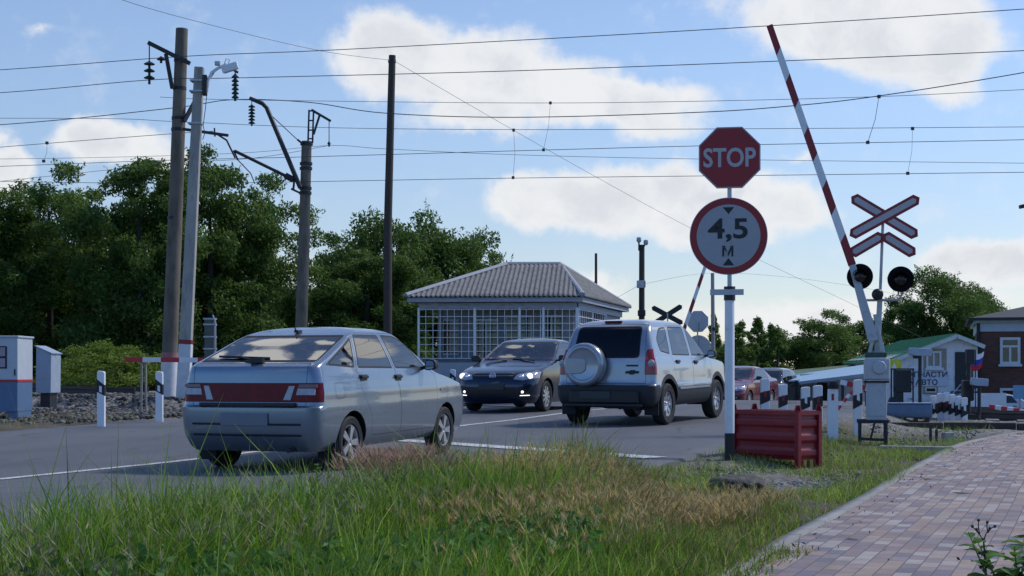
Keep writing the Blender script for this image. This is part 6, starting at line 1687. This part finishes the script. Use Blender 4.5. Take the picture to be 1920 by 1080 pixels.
def canopy():
    a = P(1388,713,66); o = a.copy(); q = lambda x, y, Y: P(x, y, Y)-o
    t = thing('market_canopy', 'long low canopy with a pale blue roof on dark posts beyond the crossing', 'canopy', a, 0)
    bl = mat('blue_sheet', (.30,.45,.56), .45, var=.12, scale=1.5)
    b = MB(); slab_poly(b, [q(1384,713,67), q(1394,720,63), q(1500,712,61.5), q(1500,700,65.5)], .07); b.build('roof', bl, t)
    b = MB(); slab_poly(b, [q(1478,704,66.5), q(1500,716,60.5), q(1632,700,58.5), q(1632,682,64)], .07); b.build('roof', bl, t)
    b = MB(); b.beam(q(1500,718,60.4), q(1632,702,58.4), .06,.12); b.build('gutter', M['grey_blue'], t)
    for px, Y in ((1405,63),(1450,62),(1493,61.5),(1536,60.2),(1580,59.5),(1624,59)):
        b = MB(); p = q(px,714,Y); b.beam(p, p+Vector((0,0,-2.4)), .09,.09); b.build('post', M['steel_dark'], t)
    b = MB(); b.beam(q(1392,740,66), q(1630,735,63.5), .1, 1.7); b.build('back_wall', mat('stall_wall', (.72,.73,.74), .8, var=.15), t)
    for px, w_ in ((1470,.4),(1548,.7)):
        b = MB(); b.box(q(px,742,63.2), (w_,.1,1.1)); b.build('stall_opening', M['dark'], t)
    t = thing('green_roof_shed', 'low shed with an olive green roof between the trees and the blue canopy', 'shed', P(1580,745,85), 0)
    b = MB(); g_ = mat('olive_roof', (.10,.15,.07), .6); b.prism([(-3,0),(3.6,0),(3.6,1.75),(-3,1.15)], 4, M=at(0,4,0) @ UP); b.build('wall', wall_b, t)
    b = MB(); slab_poly(b, [Vector((-3.3,-.3,1.2)),Vector((3.9,-.3,1.86)),Vector((3.9,4.3,2.1)),Vector((-3.3,4.3,1.45))], .08); b.build('roof', g_, t)
wall_b = mat('shed_wall', (.2,.2,.19), .8)
canopy()
# ================================================================ TREES
BARK = mat('bark', (.045,.038,.03), .95, var=.35, scale=8, bump=.4, stretch=(3,3,.6))
LEAF_A = leaf_mat('leaves_dark', (.045,.095,.018), (.10,.18,.036), (.18,.26,.06), .5)
LEAF_B = leaf_mat('leaves_mid', (.06,.12,.022), (.125,.21,.04), (.22,.30,.07), .5)
LEAF_C = leaf_mat('leaves_bush', (.10,.17,.022), (.18,.26,.035), (.30,.36,.07), .48)
def leaf_quads(P0, size, rng, droop=.3):
    "one diamond shaped leaf face for every point"
    n = len(P0); d = rng.normal(size=(n,3)); d[:,2] -= droop; d /= np.linalg.norm(d,axis=1)[:,None]
    r = rng.normal(size=(n,3)); s = np.cross(d, r); s /= np.linalg.norm(s,axis=1)[:,None]
    L = size*rng.uniform(.6,1.5,n)[:,None]; W = L*rng.uniform(.32,.5,n)[:,None]
    nb = np.cross(d, s)*L*.12
    V = np.empty((n,4,3)); V[:,0] = P0-d*L*.5; V[:,1] = P0+s*W*.5+nb; V[:,2] = P0+d*L*.5; V[:,3] = P0-s*W*.5+nb
    return V.reshape(-1,3), np.arange(n*4).reshape(-1,4)
def tree_proto(name, seed, H, W, leaves, size, m, trunk_h=.28, ncl=70, shape='dome', open_=.25):
    "thing > trunk, crown; local base at origin, height H, crown width W"
    rng = np.random.default_rng(seed); rd = random.Random(seed)
    t = thing(name, 'tree', 'tree')
    cl = []
    for i in range(ncl):
        for _ in range(60):
            f = .94*rng.uniform(0,1)**.8; a = rng.uniform(0,2*PI)
            if shape == 'dome': prof = math.sin(PI*min(1,.12+.88*f)**1.15)**.6 if f < .99 else .1
            elif shape == 'spire': prof = max(.06,(1-f)**.75*.95+.05)*min(1,f*6+.35)
            elif shape == 'bush': prof = math.sqrt(max(0,1-f*f))
            else: prof = math.sin(PI*(.15+.8*f))**.7
            lump = 1+.28*math.sin(a*3+seed)+.18*math.sin(a*5+f*7+seed*2)
            rr = W/2*prof*lump*math.sqrt(rng.uniform(.2,1))
            z = H*(trunk_h+(1-trunk_h)*f)*(1+.05*math.sin(a*2+seed))
            p = np.array((rr*math.cos(a), rr*math.sin(a), z))
            if all(np.linalg.norm(p-c[0]) > .35*W/ncl**.45 for c in cl): break
        cl.append((p, W*(rng.uniform(.06,.12) if shape == 'spire' else rng.uniform(.095,.185))*(1-.38*f)))
    cl = [c for c in cl if min(np.linalg.norm(c[0]-o_[0])-(c[1]+o_[1])*1.15 for o_ in cl if o_ is not c) < 0]
    pts = []
    wts = np.array([c[1]**2 for c in cl]); wts /= wts.sum()
    for (c, r), w in zip(cl, wts):
        n = int(leaves*w); g = rng.normal(size=(n,3)); g /= np.linalg.norm(g,axis=1)[:,None]
        rad = r*rng.uniform(.25,1.15,n)**.7
        q = c+g*rad[:,None]*np.array((1.15,1.15,.8)); pts.append(q)
        # loose twigs leaving the clump
        for _ in range(3):
            dr = rng.normal(size=3); dr[2] = abs(dr[2])*.8; dr /= np.linalg.norm(dr); k = max(4,n//28)
            s = rng.uniform(.6,1.45,k)[:,None]; pts.append(c+dr*r*s+rng.normal(size=(k,3))*r*.10)
    V, Q = leaf_quads(np.concatenate(pts), size, rng)
    b = MB(); base = Vector((0,0,-.4)); fk = Vector((rd.uniform(-.2,.2), rd.uniform(-.2,.2), H*(trunk_h+.12)))
    r0 = H*.022+.05
    b.tube([base, fk*.5+Vector((rd.uniform(-.1,.1),0,0)), fk, Vector((fk.x*1.5, fk.y*1.5, H*.8))], [r0*1.3,r0,r0*.8,r0*.2], 9, jit=.08)
    order = sorted(cl, key=lambda c: -c[1])[:16]
    for c, r in order:
        c = Vector(c); s = fk*rd.uniform(.55,1.0); mid = s*.45+c*.55+Vector((rd.uniform(-.2,.2),rd.uniform(-.2,.2),-.12*c.length*.3))
        b.tube([s, mid, c], [r0*.42,r0*.25,r0*.08], 6, jit=.08)
    b.build('trunk', BARK, t, smooth=True)
    np_mesh('crown', V, Q, None, [m], t)
    return t
def put_tree(proto, px, top, Y, W, label, used, base=None, rz=None, group=None):
    "tree whose tip shows at pixel (px, top)"
    X = PX(px, Y); gz = base_z(X, Y) if base is None else base
    H = PZ(top, Y)-gz; h0, w0 = proto['h0'], proto['w0']
    sc = (W/w0, W/w0, H/h0); rz = random.uniform(0,6.28) if rz is None else rz
    if not used.get(proto.name): 
        used[proto.name] = 1; proto.location = (X,Y,gz); proto.scale = sc; proto.rotation_euler = (0,0,rz); proto['label'] = label
        if group: proto['group'] = group
        return proto
    return dup(proto, (X,Y,gz), rz, sc, label, group)
def proto(*a, **k):
    t = tree_proto(*a, **k); t['h0'] = a[2]; t['w0'] = a[3]; return t
pA = proto('tree', 11, 9.0, 5.2, 44000, .155, LEAF_A, trunk_h=.12, ncl=95)
pB = proto('tree', 23, 9.0, 5.0, 38000, .15, LEAF_B, trunk_h=.10, ncl=85)
pC = proto('tree', 37, 8.0, 6.4, 48000, .17, LEAF_A, trunk_h=.08, ncl=100)
pD = proto('tree', 41, 5.0, 2.6, 11000, .12, LEAF_B, trunk_h=.04, ncl=75, shape='spire')
pE = proto('tree', 53, 12.0, 8.6, 46000, .22, LEAF_A, trunk_h=.22, ncl=80)
used = {}
TL = 'trees along the far side of the railway'
for pr, px, top, Y, W, lab in [
    (pA, -45, 345, 55, 5.2, 'dark green tree cut by the left edge of the photo above the pale cabinet'),
    (pB, 95, 315, 57, 4.8, 'feathery green tree above the sloping grey switch box'),
    (pC, 30, 430, 63, 6.0, 'low dense dark tree filling the gap behind the leftmost trees'),
    (pB, 185, 365, 60, 4.6, 'lower tree between the feathery tree and the tall one left of the poles'),
    (pA, 262, 295, 54, 5.0, 'tall tree just left of the tall concrete pole'),
    (pA, 392, 284, 56, 5.0, 'tall tree just right of the pale lighting pole, highest of the left group'),
    (pB, 325, 360, 62, 5.0, 'tree behind the two tall poles'),
    (pB, 478, 330, 58, 4.2, 'loose crowned tree directly left of the dark catenary pole'),
    (pC, 440, 455, 66, 6.5, 'broad dark tree low behind the roof of the hatchback'),
    (pC, 160, 480, 66, 6.0, 'dark low tree behind the yellow green bush'),
    (pA, 652, 440, 66, 4.0, 'dark tree right of the catenary pole, left end of the middle clump'),
    (pC, 738, 402, 64, 6.2, 'broad tree in front of the wooden pole foot, highest of the middle clump'),
    (pC, 850, 428, 66, 5.2, 'dense dark tree directly behind the left end of the guard house roof'),
    (pA, 690, 470, 60, 5.0, 'dark low tree between the catenary pole and the guard house'),
    (pB, 908, 478, 68, 3.2, 'small tree poking out above the guard house ridge'),
    (pC, 565, 545, 70, 5.0, 'dark low tree behind the dark catenary pole foot')]:
    put_tree(pr, px, top, Y, W, lab, used, group=TL)
TR = 'trees beyond the market canopy'
for pr, px, top, Y, W, lab in [
    (pD, 1385, 600, 92, 3.4, 'pointed young tree right of the white sign post'),
    (pD, 1418, 593, 95, 3.2, 'tallest pointed young tree between sign post and barrier'),
    (pD, 1452, 606, 93, 3.2, 'pointed young tree, third to the right of the sign post'),
    (pB, 1535, 585, 98, 5.6, 'rounded green tree below the near barrier boom'),
    (pC, 1490, 625, 100, 7.5, 'low dark broad tree behind the pointed young trees'),
    (pA, 1605, 592, 100, 5.0, 'dark tree directly behind the barrier mast'),
    (pC, 1370, 640, 102, 6.5, 'low dark tree behind the sign post above the red sedan'),
    (pE, 1752, 512, 105, 7.4, 'large spreading dark tree above the green roof'),
    (pE, 1830, 540, 108, 5.2, 'dark tree at the corner of the brick house roof'),
    (pA, 1688, 560, 104, 4.2, 'dark tree right of the signal lamps, left part of the large clump'),
    (pD, 1338, 585, 75, 1.6, 'thin sapling around the thin grey pole')]:
    put_tree(pr, px, top, Y, W, lab, used, base=-2.2, group=TR)
# ---------------------------------------------------------------- bushes
pF = tree_proto('bush', 67, 1.9, 2.6, 8000, .10, LEAF_C, trunk_h=.02, ncl=46, shape='bush'); pF['h0'] = 1.9; pF['w0'] = 2.6
pF['category'] = 'bush'; used2 = {}
for px, top, Y, W, lab in [(215, 645, 41, 2.9, 'bright yellow green bush behind the left road post'), (285, 668, 42, 2.0, 'lower bright bush between the bar support and the tall pole'), (140, 672, 42.5, 2.2, 'green bush right of the sloping switch box')]:
    o = put_tree(pF, px, top, Y, W, lab, used2, group='bushes beside the railway')
# a far wood closes the horizon
rng = np.random.default_rng(5)
pts = []
for X in np.arange(-90, 120, .9):
    Y = 150+15*math.sin(X*.07); h = 4.2+1.4*math.sin(X*.31)+1.0*math.sin(X*.83+1)+.6*rng.normal()
    n = 170; pts.append(np.stack([X+rng.normal(size=n)*.9, Y+rng.normal(size=n)*1.5, -2.3+h*rng.uniform(0,1,n)**.7], 1))
V, Q = leaf_quads(np.concatenate(pts), .42, rng)
tag(np_mesh('far_wood', V, Q, None, [LEAF_A]), 'dark far wood closing the horizon behind the buildings', 'wood', kind='stuff')
# ================================================================ GRASS
def gmat(name, c, trans=.3, rough=.55, var=.35):
    return leaf_mat(name, c3(c,1-var), c, c3(c,1+var), trans, rough)
GR = [gmat('grass_green',(.19,.32,.03),.52), gmat('grass_deep',(.10,.22,.02),.48), gmat('grass_light',(.36,.46,.09),.52), gmat('grass_dry',(.42,.34,.15),.35), gmat('grass_olive',(.20,.19,.06),.35)]
def gz_arr(X, Y): return np.array([ground_z(a, b) for a, b in zip(X, Y)])
def blades(X, Y, Z, h, w, lean, rng, seg=3, bend=1.0):
    n = len(X); a = rng.uniform(0,2*PI,n); dx, dy = np.cos(a), np.sin(a)
    b2 = rng.uniform(0,2*PI,n); sx, sy = np.cos(b2), np.sin(b2)
    V = np.empty((n, (seg+1)*2, 3))
    for k in range(seg+1):
        f = k/seg; off = lean*h*(f**(1.6))*bend; zz = Z+h*f*(1-.28*lean*f); ww = w*(1-f)**.7*.5+.0004
        cx, cy = X+dx*off, Y+dy*off
        V[:,2*k] = np.stack([cx-sx*ww, cy-sy*ww, zz],1); V[:,2*k+1] = np.stack([cx+sx*ww, cy+sy*ww, zz],1)
    base = np.arange(n)[:,None]*(seg+1)*2
    Q = np.concatenate([base+np.array([[2*k,2*k+1,2*k+3,2*k+2]]) for k in range(seg)],1).reshape(-1,4)
    tip = np.stack([X+dx*lean*h*bend, Y+dy*lean*h*bend, Z+h*(1-.28*lean)],1)
    return V.reshape(-1,3), Q, tip, np.stack([dx,dy],1)
def n2(X, Y, s, ph): return .5+.25*(np.sin(X*s+ph)*np.cos(Y*s*1.3-ph*2)+np.sin(X*s*2.3-Y*s*1.7+ph*3))
def sample(n, u0, u1, v0, v1, rng):
    u = rng.uniform(u0,u1,n); v = rng.uniform(v0,v1,n); vv = v+V0
    return u, v, u*SU+vv*CU, u*CU-vv*SU
def tall_grass():
    rng = np.random.default_rng(9)
    u, v, X, Y = sample(185000, 1.5, 14.2, 4.75, 8.15, rng)
    edge = 5.02+.25*np.sin(u*1.7)+.2*np.sin(u*4.1)
    dens = np.clip((v-edge)/.45,0,1)*np.clip((np.where(u < 9.6, 8.12, 7.75)+.06*np.sin(u*5)-v)/.25,0,1)*np.clip((14.2-u)/1.6,0,1)
    # the verge thins out towards the bin
    dens *= np.where((u > 10.4) & (v > 5.9), np.clip((12.3-u)/1.9,.0,1), 1)
    keep = (rng.uniform(0,1,len(u)) < dens*(.55+.45*n2(X,Y,2.1,1))) & (Y > 3.2)
    u, v, X, Y = u[keep], v[keep], X[keep], Y[keep]; Z = gz_arr(X,Y)-.01
    near = np.clip((Y-3)/4,0,1)
    h = (.25+.25*n2(X,Y,1.1,.4))*rng.uniform(.55,1.2,len(X)); h *= .85+.3*np.clip(1-(v-5)/2.6,0,1)+.10*np.clip((Y-7.5)/2.5,0,1)*np.clip((12.8-u)/1.5,0,1)*np.clip((6.9-v)/.8,0,1)
    h = np.where(v > 7.1, h*np.clip((8.3-v)/1.1,.3,1), h)
    tall = rng.uniform(0,1,len(X)) < .025; h = np.where(tall, h*1.55, h)
    cut_ = 1-.55*np.clip((X-.6)/.6,0,1)*np.clip((Y-8.3)/1.5,0,1); h = h*cut_*(.72+.56*n2(X,Y,5.3,1.9)); w = rng.uniform(.006,.0155,len(X)); lean = rng.uniform(.08,.75,len(X))
    Vv, Q, tip, dr = blades(X,Y,Z,h,w,lean,rng)
    dry = np.clip((X+.25)/.9,0,1)*np.clip((Y-7)/2.5,0.1,1)
    r = rng.uniform(0,1,len(X)); mi = np.where(r < .42, 0, np.where(r < .72, 1, np.where(r < .9, 2, 4)))
    mi = np.where((rng.uniform(0,1,len(X)) < dry*.55), np.where(rng.uniform(0,1,len(X))<.45,3,4), mi)
    tag(np_mesh('tall_grass', Vv, Q, np.repeat(mi,3), GR), 'tall green uncut grass in the foreground verge', 'grass', kind='stuff')
    # seed heads
    def heads(name, sel_u, sel_v, n, cmat, lab, hmin, hmax, mask, size=1.0):
        u, v, X, Y = sample(n, *sel_u, *sel_v, rng); k = mask(u,v,X,Y); u, v, X, Y = u[k], v[k], X[k], Y[k]; Z = gz_arr(X,Y); n = len(X)
        h = rng.uniform(hmin,hmax,n)*(1-.5*np.clip((X-.6)/.6,0,1)*np.clip((Y-8.3)/1.5,0,1)); lean = rng.uniform(.1,.5,n)
        V1, Q1, tip, dr = blades(X,Y,Z,h,np.full(n,.0028),lean,rng)
        L = rng.uniform(.055,.095,n)*size; rad = rng.uniform(.0045,.0075,n)*size
        ax = np.stack([dr[:,0]*.75, dr[:,1]*.75, rng.uniform(.5,1.7,n)],1); ax /= np.linalg.norm(ax,axis=1)[:,None]
        s1 = np.cross(ax, np.array([0,0,1.])); s1 /= np.linalg.norm(s1,axis=1)[:,None]; s2 = np.cross(ax, s1)
        rings = [(0,.35),(.3,1.0),(.7,.8),(1.0,.1)]; VV = np.empty((n,16,3))
        for i,(f,rr) in enumerate(rings):
            for j in range(4):
                a = PI/2*j; VV[:,i*4+j] = tip+ax*(L*f)[:,None]+(s1*math.cos(a)+s2*math.sin(a))*(rad*rr)[:,None]
        q = [(i*4+j, i*4+(j+1)%4, (i+1)*4+(j+1)%4, (i+1)*4+j) for i in range(3) for j in range(4)]
        Q2 = (np.arange(n)[:,None,None]*16+np.array(q)[None]).reshape(-1,4)
        na = 12; A = np.empty((n,na*4,3))
        for j in range(na):
            f = rng.uniform(.1,1,n); p = tip+ax*(L*f)[:,None]; d = ax*1.0+s1*rng.normal(size=n)[:,None]*.42+s2*rng.normal(size=n)[:,None]*.42
            d /= np.linalg.norm(d,axis=1)[:,None]; l = rng.uniform(.03,.065,n)[:,None]*size; sd = np.cross(d, s2)*.0011
            A[:,j*4] = p-sd; A[:,j*4+1] = p+sd; A[:,j*4+2] = p+d*l+sd*.25; A[:,j*4+3] = p+d*l-sd*.25
        Q3 = np.arange(n*na*4).reshape(-1,4)
        o1, o2 = len(V1), len(V1)+n*16
        Vall = np.concatenate([V1, VV.reshape(-1,3), A.reshape(-1,3)]); Qall = np.concatenate([Q1, Q2+o1, Q3+o2])
        mi = np.concatenate([np.full(len(Q1),1), np.zeros(len(Q2)), np.zeros(len(Q3))]).astype(int)
        tag(np_mesh(name, Vall, Qall, mi, [cmat, GR[4]]), lab, 'grass', kind='stuff')
    pale = gmat('seed_head_pale',(.38,.38,.20),.4,var=.25); tan = gmat('seed_head_tan',(.62,.47,.21),.45,var=.3); red = gmat('seed_head_reddish',(.50,.33,.23),.4,var=.25)
    heads('pale_seed_heads', (2,13), (4.9,6.3), 5200, pale, 'pale yellow green seed heads along the asphalt edge', .27, .47, lambda u,v,X,Y: (Y > 4.5) & (rng.uniform(0,1,len(u)) < np.clip(1.5-(X+1.4)*1.2,.12,1)*np.clip(n2(X,Y,1.9,2)*1.5-.15,0,1)) & (v > 5.0), .8)
    heads('tan_seed_heads', (5.5,13.6), (4.85,7.5), 14000, tan, 'tan ripe barley heads in the middle of the verge', .24, .43, lambda u,v,X,Y: (X > -.35+.3*np.sin(Y*2)) & (Y > 6) & (v > 5.0) & ((u < 12.0) | (v < 5.9)) & (rng.uniform(0,1,len(u)) < np.clip(1.25-(np.maximum(v-6.9,0))*1.2,0,1)*np.clip(1.5*n2(X,Y,1.7,5)-.12,.1,1)*np.clip((13.4-u)/1.5,0,1)*np.clip((Y-6.8)/3.2,.06,1)), .85)
    heads('tan_seed_heads', (9.4,11.4), (4.72,5.5), 2300, red, 'reddish tan patch of barley in front of the hatchback wheels', .34, .50, lambda u,v,X,Y: ((X+.95)/.42)**2+((Y-10.9)/.75)**2 < 1)
    # broad leaved weeds between the blades
    u, v, X, Y = sample(16000, 2.5, 11.5, 5.15, 7.5, rng); k = (Y > 4.3) & (n2(X,Y,1.5,3) > .46) & (X < .5); X, Y = X[k], Y[k]; Z = gz_arr(X,Y)+rng.uniform(.06,.38,len(X))
    Vv, Q = leaf_quads(np.stack([X,Y,Z],1), .062, rng, .1)
    tag(np_mesh('broadleaf_weeds', Vv, Q, None, [gmat('weed_leaf',(.085,.19,.035),.4)]), 'broad leaved weeds tangled in the tall grass', 'weeds', kind='stuff')
tall_grass()
def short_grass():
    rng = np.random.default_rng(19); out = []
    u, v, X, Y = sample(60000, 9.5, 30, 5.25, 7.74, rng)
    bare = np.exp(-(((X-2.75)/.42)**2+((Y-15.3)/1.0)**2))+np.exp(-(((X-3.7)/.5)**2+((Y-18.8)/1.2)**2))*.5
    d = np.clip(n2(X,Y,1.3,1.4)*1.7-.15,0.02,1)*np.clip(1-bare*1.3,0,1)*np.clip((24.5-u)/5,.04,1)*np.clip((v-5.25)/.3,0,1)
    k = rng.uniform(0,1,len(u)) < d; X, Y, u, v = X[k], Y[k], u[k], v[k]; out.append((X,Y,.045+.11*n2(X,Y,2.2,.3)))
    u, v, X, Y = sample(16000, 14, 30, 9.4, 20, rng); k = rng.uniform(0,1,len(u)) < np.clip(n2(X,Y,.9,2.2)*1.6-.7,0,.8); X, Y = X[k], Y[k]; out.append((X,Y,.04+.07*n2(X,Y,2.2,.3)))
    X = rng.uniform(6.2,12.5,5200); Y = rng.uniform(21,28,5200); k = (rng.uniform(0,1,5200) < np.clip(n2(X,Y,1.4,.7)*1.5-.5,0,1))
    X, Y = X[k], Y[k]; uu_, vv_ = uv(X, Y); k = (vv_ < 7.6) & (vv_ > 6); X, Y = X[k], Y[k]; out.append((X,Y,np.full(len(X),.10)))
    # left verge between road and ballast
    u, v, X, Y = sample(5000, 14, 24, -9.5, -6.9, rng); k = rng.uniform(0,1,len(u)) < np.clip(n2(X,Y,1.7,2.2)*1.6-.75,0,.6); X, Y = X[k], Y[k]; out.append((X,Y,.07+.12*n2(X,Y,2.2,.3)))
    X = np.concatenate([o[0] for o in out]); Y = np.concatenate([o[1] for o in out]); h = np.concatenate([o[2] for o in out])*rng.uniform(.5,1.4,len(X))
    Z = gz_arr(X,Y)-.005
    Vv, Q, tip, dr = blades(X,Y,Z,h,rng.uniform(.004,.010,len(X)),rng.uniform(.2,1.0,len(X)),rng,seg=2)
    r = rng.uniform(0,1,len(X)); mi = np.where(r < .34,0,np.where(r < .45,1,np.where(r < .72,2,np.where(r < .86,3,4))))
    mi = np.where((X < -5) & (r > .4), 3, mi)
    tag(np_mesh('short_grass', Vv, Q, np.repeat(mi,2), GR), 'short patchy grass around the bin and along the path', 'grass', kind='stuff')
short_grass()
# ================================================================ STONES
def stones(name, label, X, Y, size, rng, cols, sink=.3):
    n = len(X); Z = gz_arr(X, Y); s = size*rng.uniform(.5,1.5,n)
    cube = np.array([(x,y,z) for z in (-1,1) for y in (-1,1) for x in (-1,1)], float)
    V = cube[None]*np.array((1,.8,.6))*(1+rng.uniform(-.45,.45,(n,8,3))); a = rng.uniform(0,6.28,n); c, q = np.cos(a)[:,None], np.sin(a)[:,None]
    x, y = V[:,:,0]*c-V[:,:,1]*q, V[:,:,0]*q+V[:,:,1]*c
    V = np.stack([x,y,V[:,:,2]],2)*(s/2)[:,None,None]+np.stack([X,Y,Z+s*(.3-sink*.4)],1)[:,None]
    f = np.array([(0,2,3,1),(4,5,7,6),(0,1,5,4),(2,6,7,3),(0,4,6,2),(1,3,7,5)])
    Q = (np.arange(n)[:,None,None]*8+f[None]).reshape(-1,4)
    tag(np_mesh(name, V.reshape(-1,3), Q, None, [leaf_mat(name+'_stone', *cols, trans=0, rough=.9)]), label, 'stones', kind='stuff')
rng = np.random.default_rng(31)
X = rng.uniform(-14,-5.2,9000); Y = rng.uniform(24.5,38,9000); uu_, vv_ = uv(X,Y); k = (vv_ < -6.95) & (rng.uniform(0,1,9000) < np.clip((track_d(X,Y)-22.5)/3,.0,1))
stones('ballast_stones', 'loose railway ballast left of the road', X[k], Y[k], .062, rng, ((.05,.045,.04),(.125,.115,.10),(.25,.235,.21)))
X = np.concatenate([rng.normal(2.75,.27,2600), rng.uniform(2.6,8.5,2500), rng.uniform(6,13,1800)]); Y = np.concatenate([rng.normal(15.3,.6,2600), rng.uniform(15,24,2500), rng.uniform(21,29,1800)])
uu_, vv_ = uv(X,Y); k = (vv_ > 5.3) & ((vv_ < 7.6) | (vv_ > 9.4)); 
stones('gravel', 'grey gravel and crumbs around the bin and the barrier foot', X[k], Y[k], .03, rng, ((.10,.095,.09),(.20,.19,.18),(.36,.35,.33)))
def litter():
    rng = np.random.default_rng(55); i = rng.integers(20, len(pl)-2, 260); t_ = rng.uniform(.02,1.38,260)**1.0
    t_ = np.where(rng.uniform(0,1,260) < .5, np.abs(rng.normal(size=260))*.18+.02, t_)
    pt = []
    for k, tt in zip(i, t_):
        d_ = (pl[k+1]-pl[k-1]).normalized(); n_ = Vector((d_.y,-d_.x,0)); q_ = pl[k]+n_*float(min(tt,1.38))+d_*rng.uniform(-.2,.2); pt.append((q_.x,q_.y,path_z(*(pl[k]+n_*.7)[:2])+.012))
    V, Q = leaf_quads(np.array(pt), .028, rng); tag(np_mesh('path_litter', V, Q, None, [mat('dry_leaf_litter', (.06,.045,.03), .9, var=.4)]), 'dry leaf crumbs and twigs strewn over the brick path', 'litter', kind='stuff')
litter()
def heap():
    p = P(1382, 918, 14.5); p.z = ground_z(p.x, p.y); rd = random.Random(4)
    t = thing('rubble_block', 'broken lump of old concrete with a dark hollow in front of the red bin', 'rubble', p, R(20))
    bm = bmesh.new(); bmesh.ops.create_icosphere(bm, subdivisions=4, radius=.55)
    for v in bm.verts:
        c = v.co; n_ = .5*math.sin(c.x*9+1)*math.sin(c.y*7)+.4*math.sin(c.z*11+c.x*5)
        c *= 1+.10*n_+rd.uniform(-.02,.02); c.x *= .55; c.y *= .5; c.z = max(c.z*.40,-.12); 
        if c.z > .13: c.z = .13+(c.z-.13)*.35
    me = bpy.data.meshes.new('lump'); bm.to_mesh(me); bm.free(); me.materials.append(mat('old_concrete', (.13,.12,.10), .95, var=.4, scale=9, bump=1.0, bscale=22, col2=(.04,.035,.028), thr=.5)); smooth_mesh(me, 50); link('lump', me, t)
    b = MB()
    for i in range(5): b.box((-.2+.07*i,-.25+.01*rd.uniform(-1,1),.02+.02*rd.random()),(.09,.12,.10+.05*rd.random()),M=Matrix.Rotation(rd.uniform(-.5,.5),3,'Y'))
    b.build('broken_edge', mat('dark_soil_clod', (.035,.03,.02), 1, bump=.6), t, bevel=.02)
heap()
# ================================================================ SINGLE PLANTS
WL = gmat('weed_leaf_bright', (.10,.22,.035), .42)
def leafy(name, label, cat, base, h, n, ls, spread, rng, m=WL, stems=1):
    t = thing(name, label, cat, base); b = MB(); pts = []
    vs = []; fs = []
    for s in range(stems):
        a = rng.uniform(0,6.28); tip = Vector((math.cos(a)*spread*.7*(stems>1), math.sin(a)*spread*.7*(stems>1), h*rng.uniform(.75,1) if stems > 1 else h))
        b.tube([(0,0,-.05), tip*.5+Vector((rng.normal()*.02,rng.normal()*.02,0)), tip], [.006,.005,.002], 6)
        for i in range(n//stems):
            f = .12+.88*i/(n//stems); c = tip*f; a = i*2.4+rng.uniform(-.4,.4); L = ls*(1.15-.6*f)*rng.uniform(.75,1.25); el = .35+.5*f
            d = Vector((math.cos(a)*math.cos(el), math.sin(a)*math.cos(el), math.sin(el)*.7)); sd = d.cross(Vector((0,0,1))).normalized(); up = sd.cross(d)
            k0 = len(vs); prof = [(0,.06),(.15,.35),(.4,.5),(.7,.36),(1,.02)]
            for q, w in prof:
                cc = c+d*L*q-Vector((0,0,1))*L*.35*q*q
                vs += [cc-sd*L*w*.55+up*.1*L*w, cc-up*.04*L, cc+sd*L*w*.55+up*.1*L*w]
            fs += [(k0+r_*3+j, k0+r_*3+j+1, k0+(r_+1)*3+j+1, k0+(r_+1)*3+j) for r_ in range(4) for j in (0,1)]
    b.build('stem', GR[0], t, smooth=True)
    l = MB(); l.add(vs, fs); l.build('leaves', m, t, smooth=True, sharp=80)
    return t
rng = np.random.default_rng(77)
def gp(px, Y): X = PX(px, Y); return Vector((X, Y, ground_z(X, Y)))
leafy('leafy_weed', 'upright leafy green weed standing above the grass below the dark sedan', 'weed', gp(968,11.0), .50, 22, .10, 0, rng)
leafy('leafy_weed', 'leafy green weed beside the tan patch, below the hatchback rear wheel', 'weed', gp(595,10.2), .46, 20, .10, 0, rng)
leafy('leafy_weed', 'broad leaved weed clump at the bottom left of the tan patch', 'weed', gp(880,10.4), .40, 26, .09, .15, rng, stems=3)
leafy('burdock', 'bright green broad leaved plant in the bottom right corner by the path kerb', 'plant', gp(1898,7.2), .40, 84, .20, .30, rng, stems=7)
leafy('burdock', 'small broad leaved plant at the right edge left of the burdock', 'plant', gp(1835,6.9), .20, 24, .11, .14, rng, stems=3)
leafy('nettle', 'low weed leaning in at the right edge of the path', 'plant', gp(1925,9.6), .45, 44, .11, .18, rng, stems=4)
t = thing('dry_stalk', 'dry branched brown stalk with seed knots standing before the brick path', 'weed', gp(1852,7.3)); dk_ = mat('dry_stalk_brown', (.06,.045,.035), .9); b = MB()
b.tube([(0,0,-.05),(-.01,0,.2),(-.02,0,.33)], [.006,.005,.004], 6); b2 = MB()
for (x0,z0,x1,z1) in ((-.02,.33,-.055,.385),(-.02,.33,.01,.39),(-.04,.36,-.075,.40),(-.04,.365,-.045,.43),(.0,.37,.035,.40),(.0,.375,-.002,.42),(-.012,.25,-.04,.27),(.0,.1,.03,.16),(.0,.15,-.035,.2)):
    b.tube([(x0,0,z0),((x0+x1)/2,.01,(z0+z1)/2+.005),(x1,.0,z1)], [.0035,.003,.002], 5); b2.lathe([(0,-.008),(.008,-.002),(.007,.006),(0,.011)], 8, M=at(x1,0,z1))
b.build('stem', dk_, t); b2.build('seed_knots', dk_, t)
print('objects', len(SC.objects), 'tris', sum(len(o.data.polygons) for o in SC.objects if o.type=='MESH'))
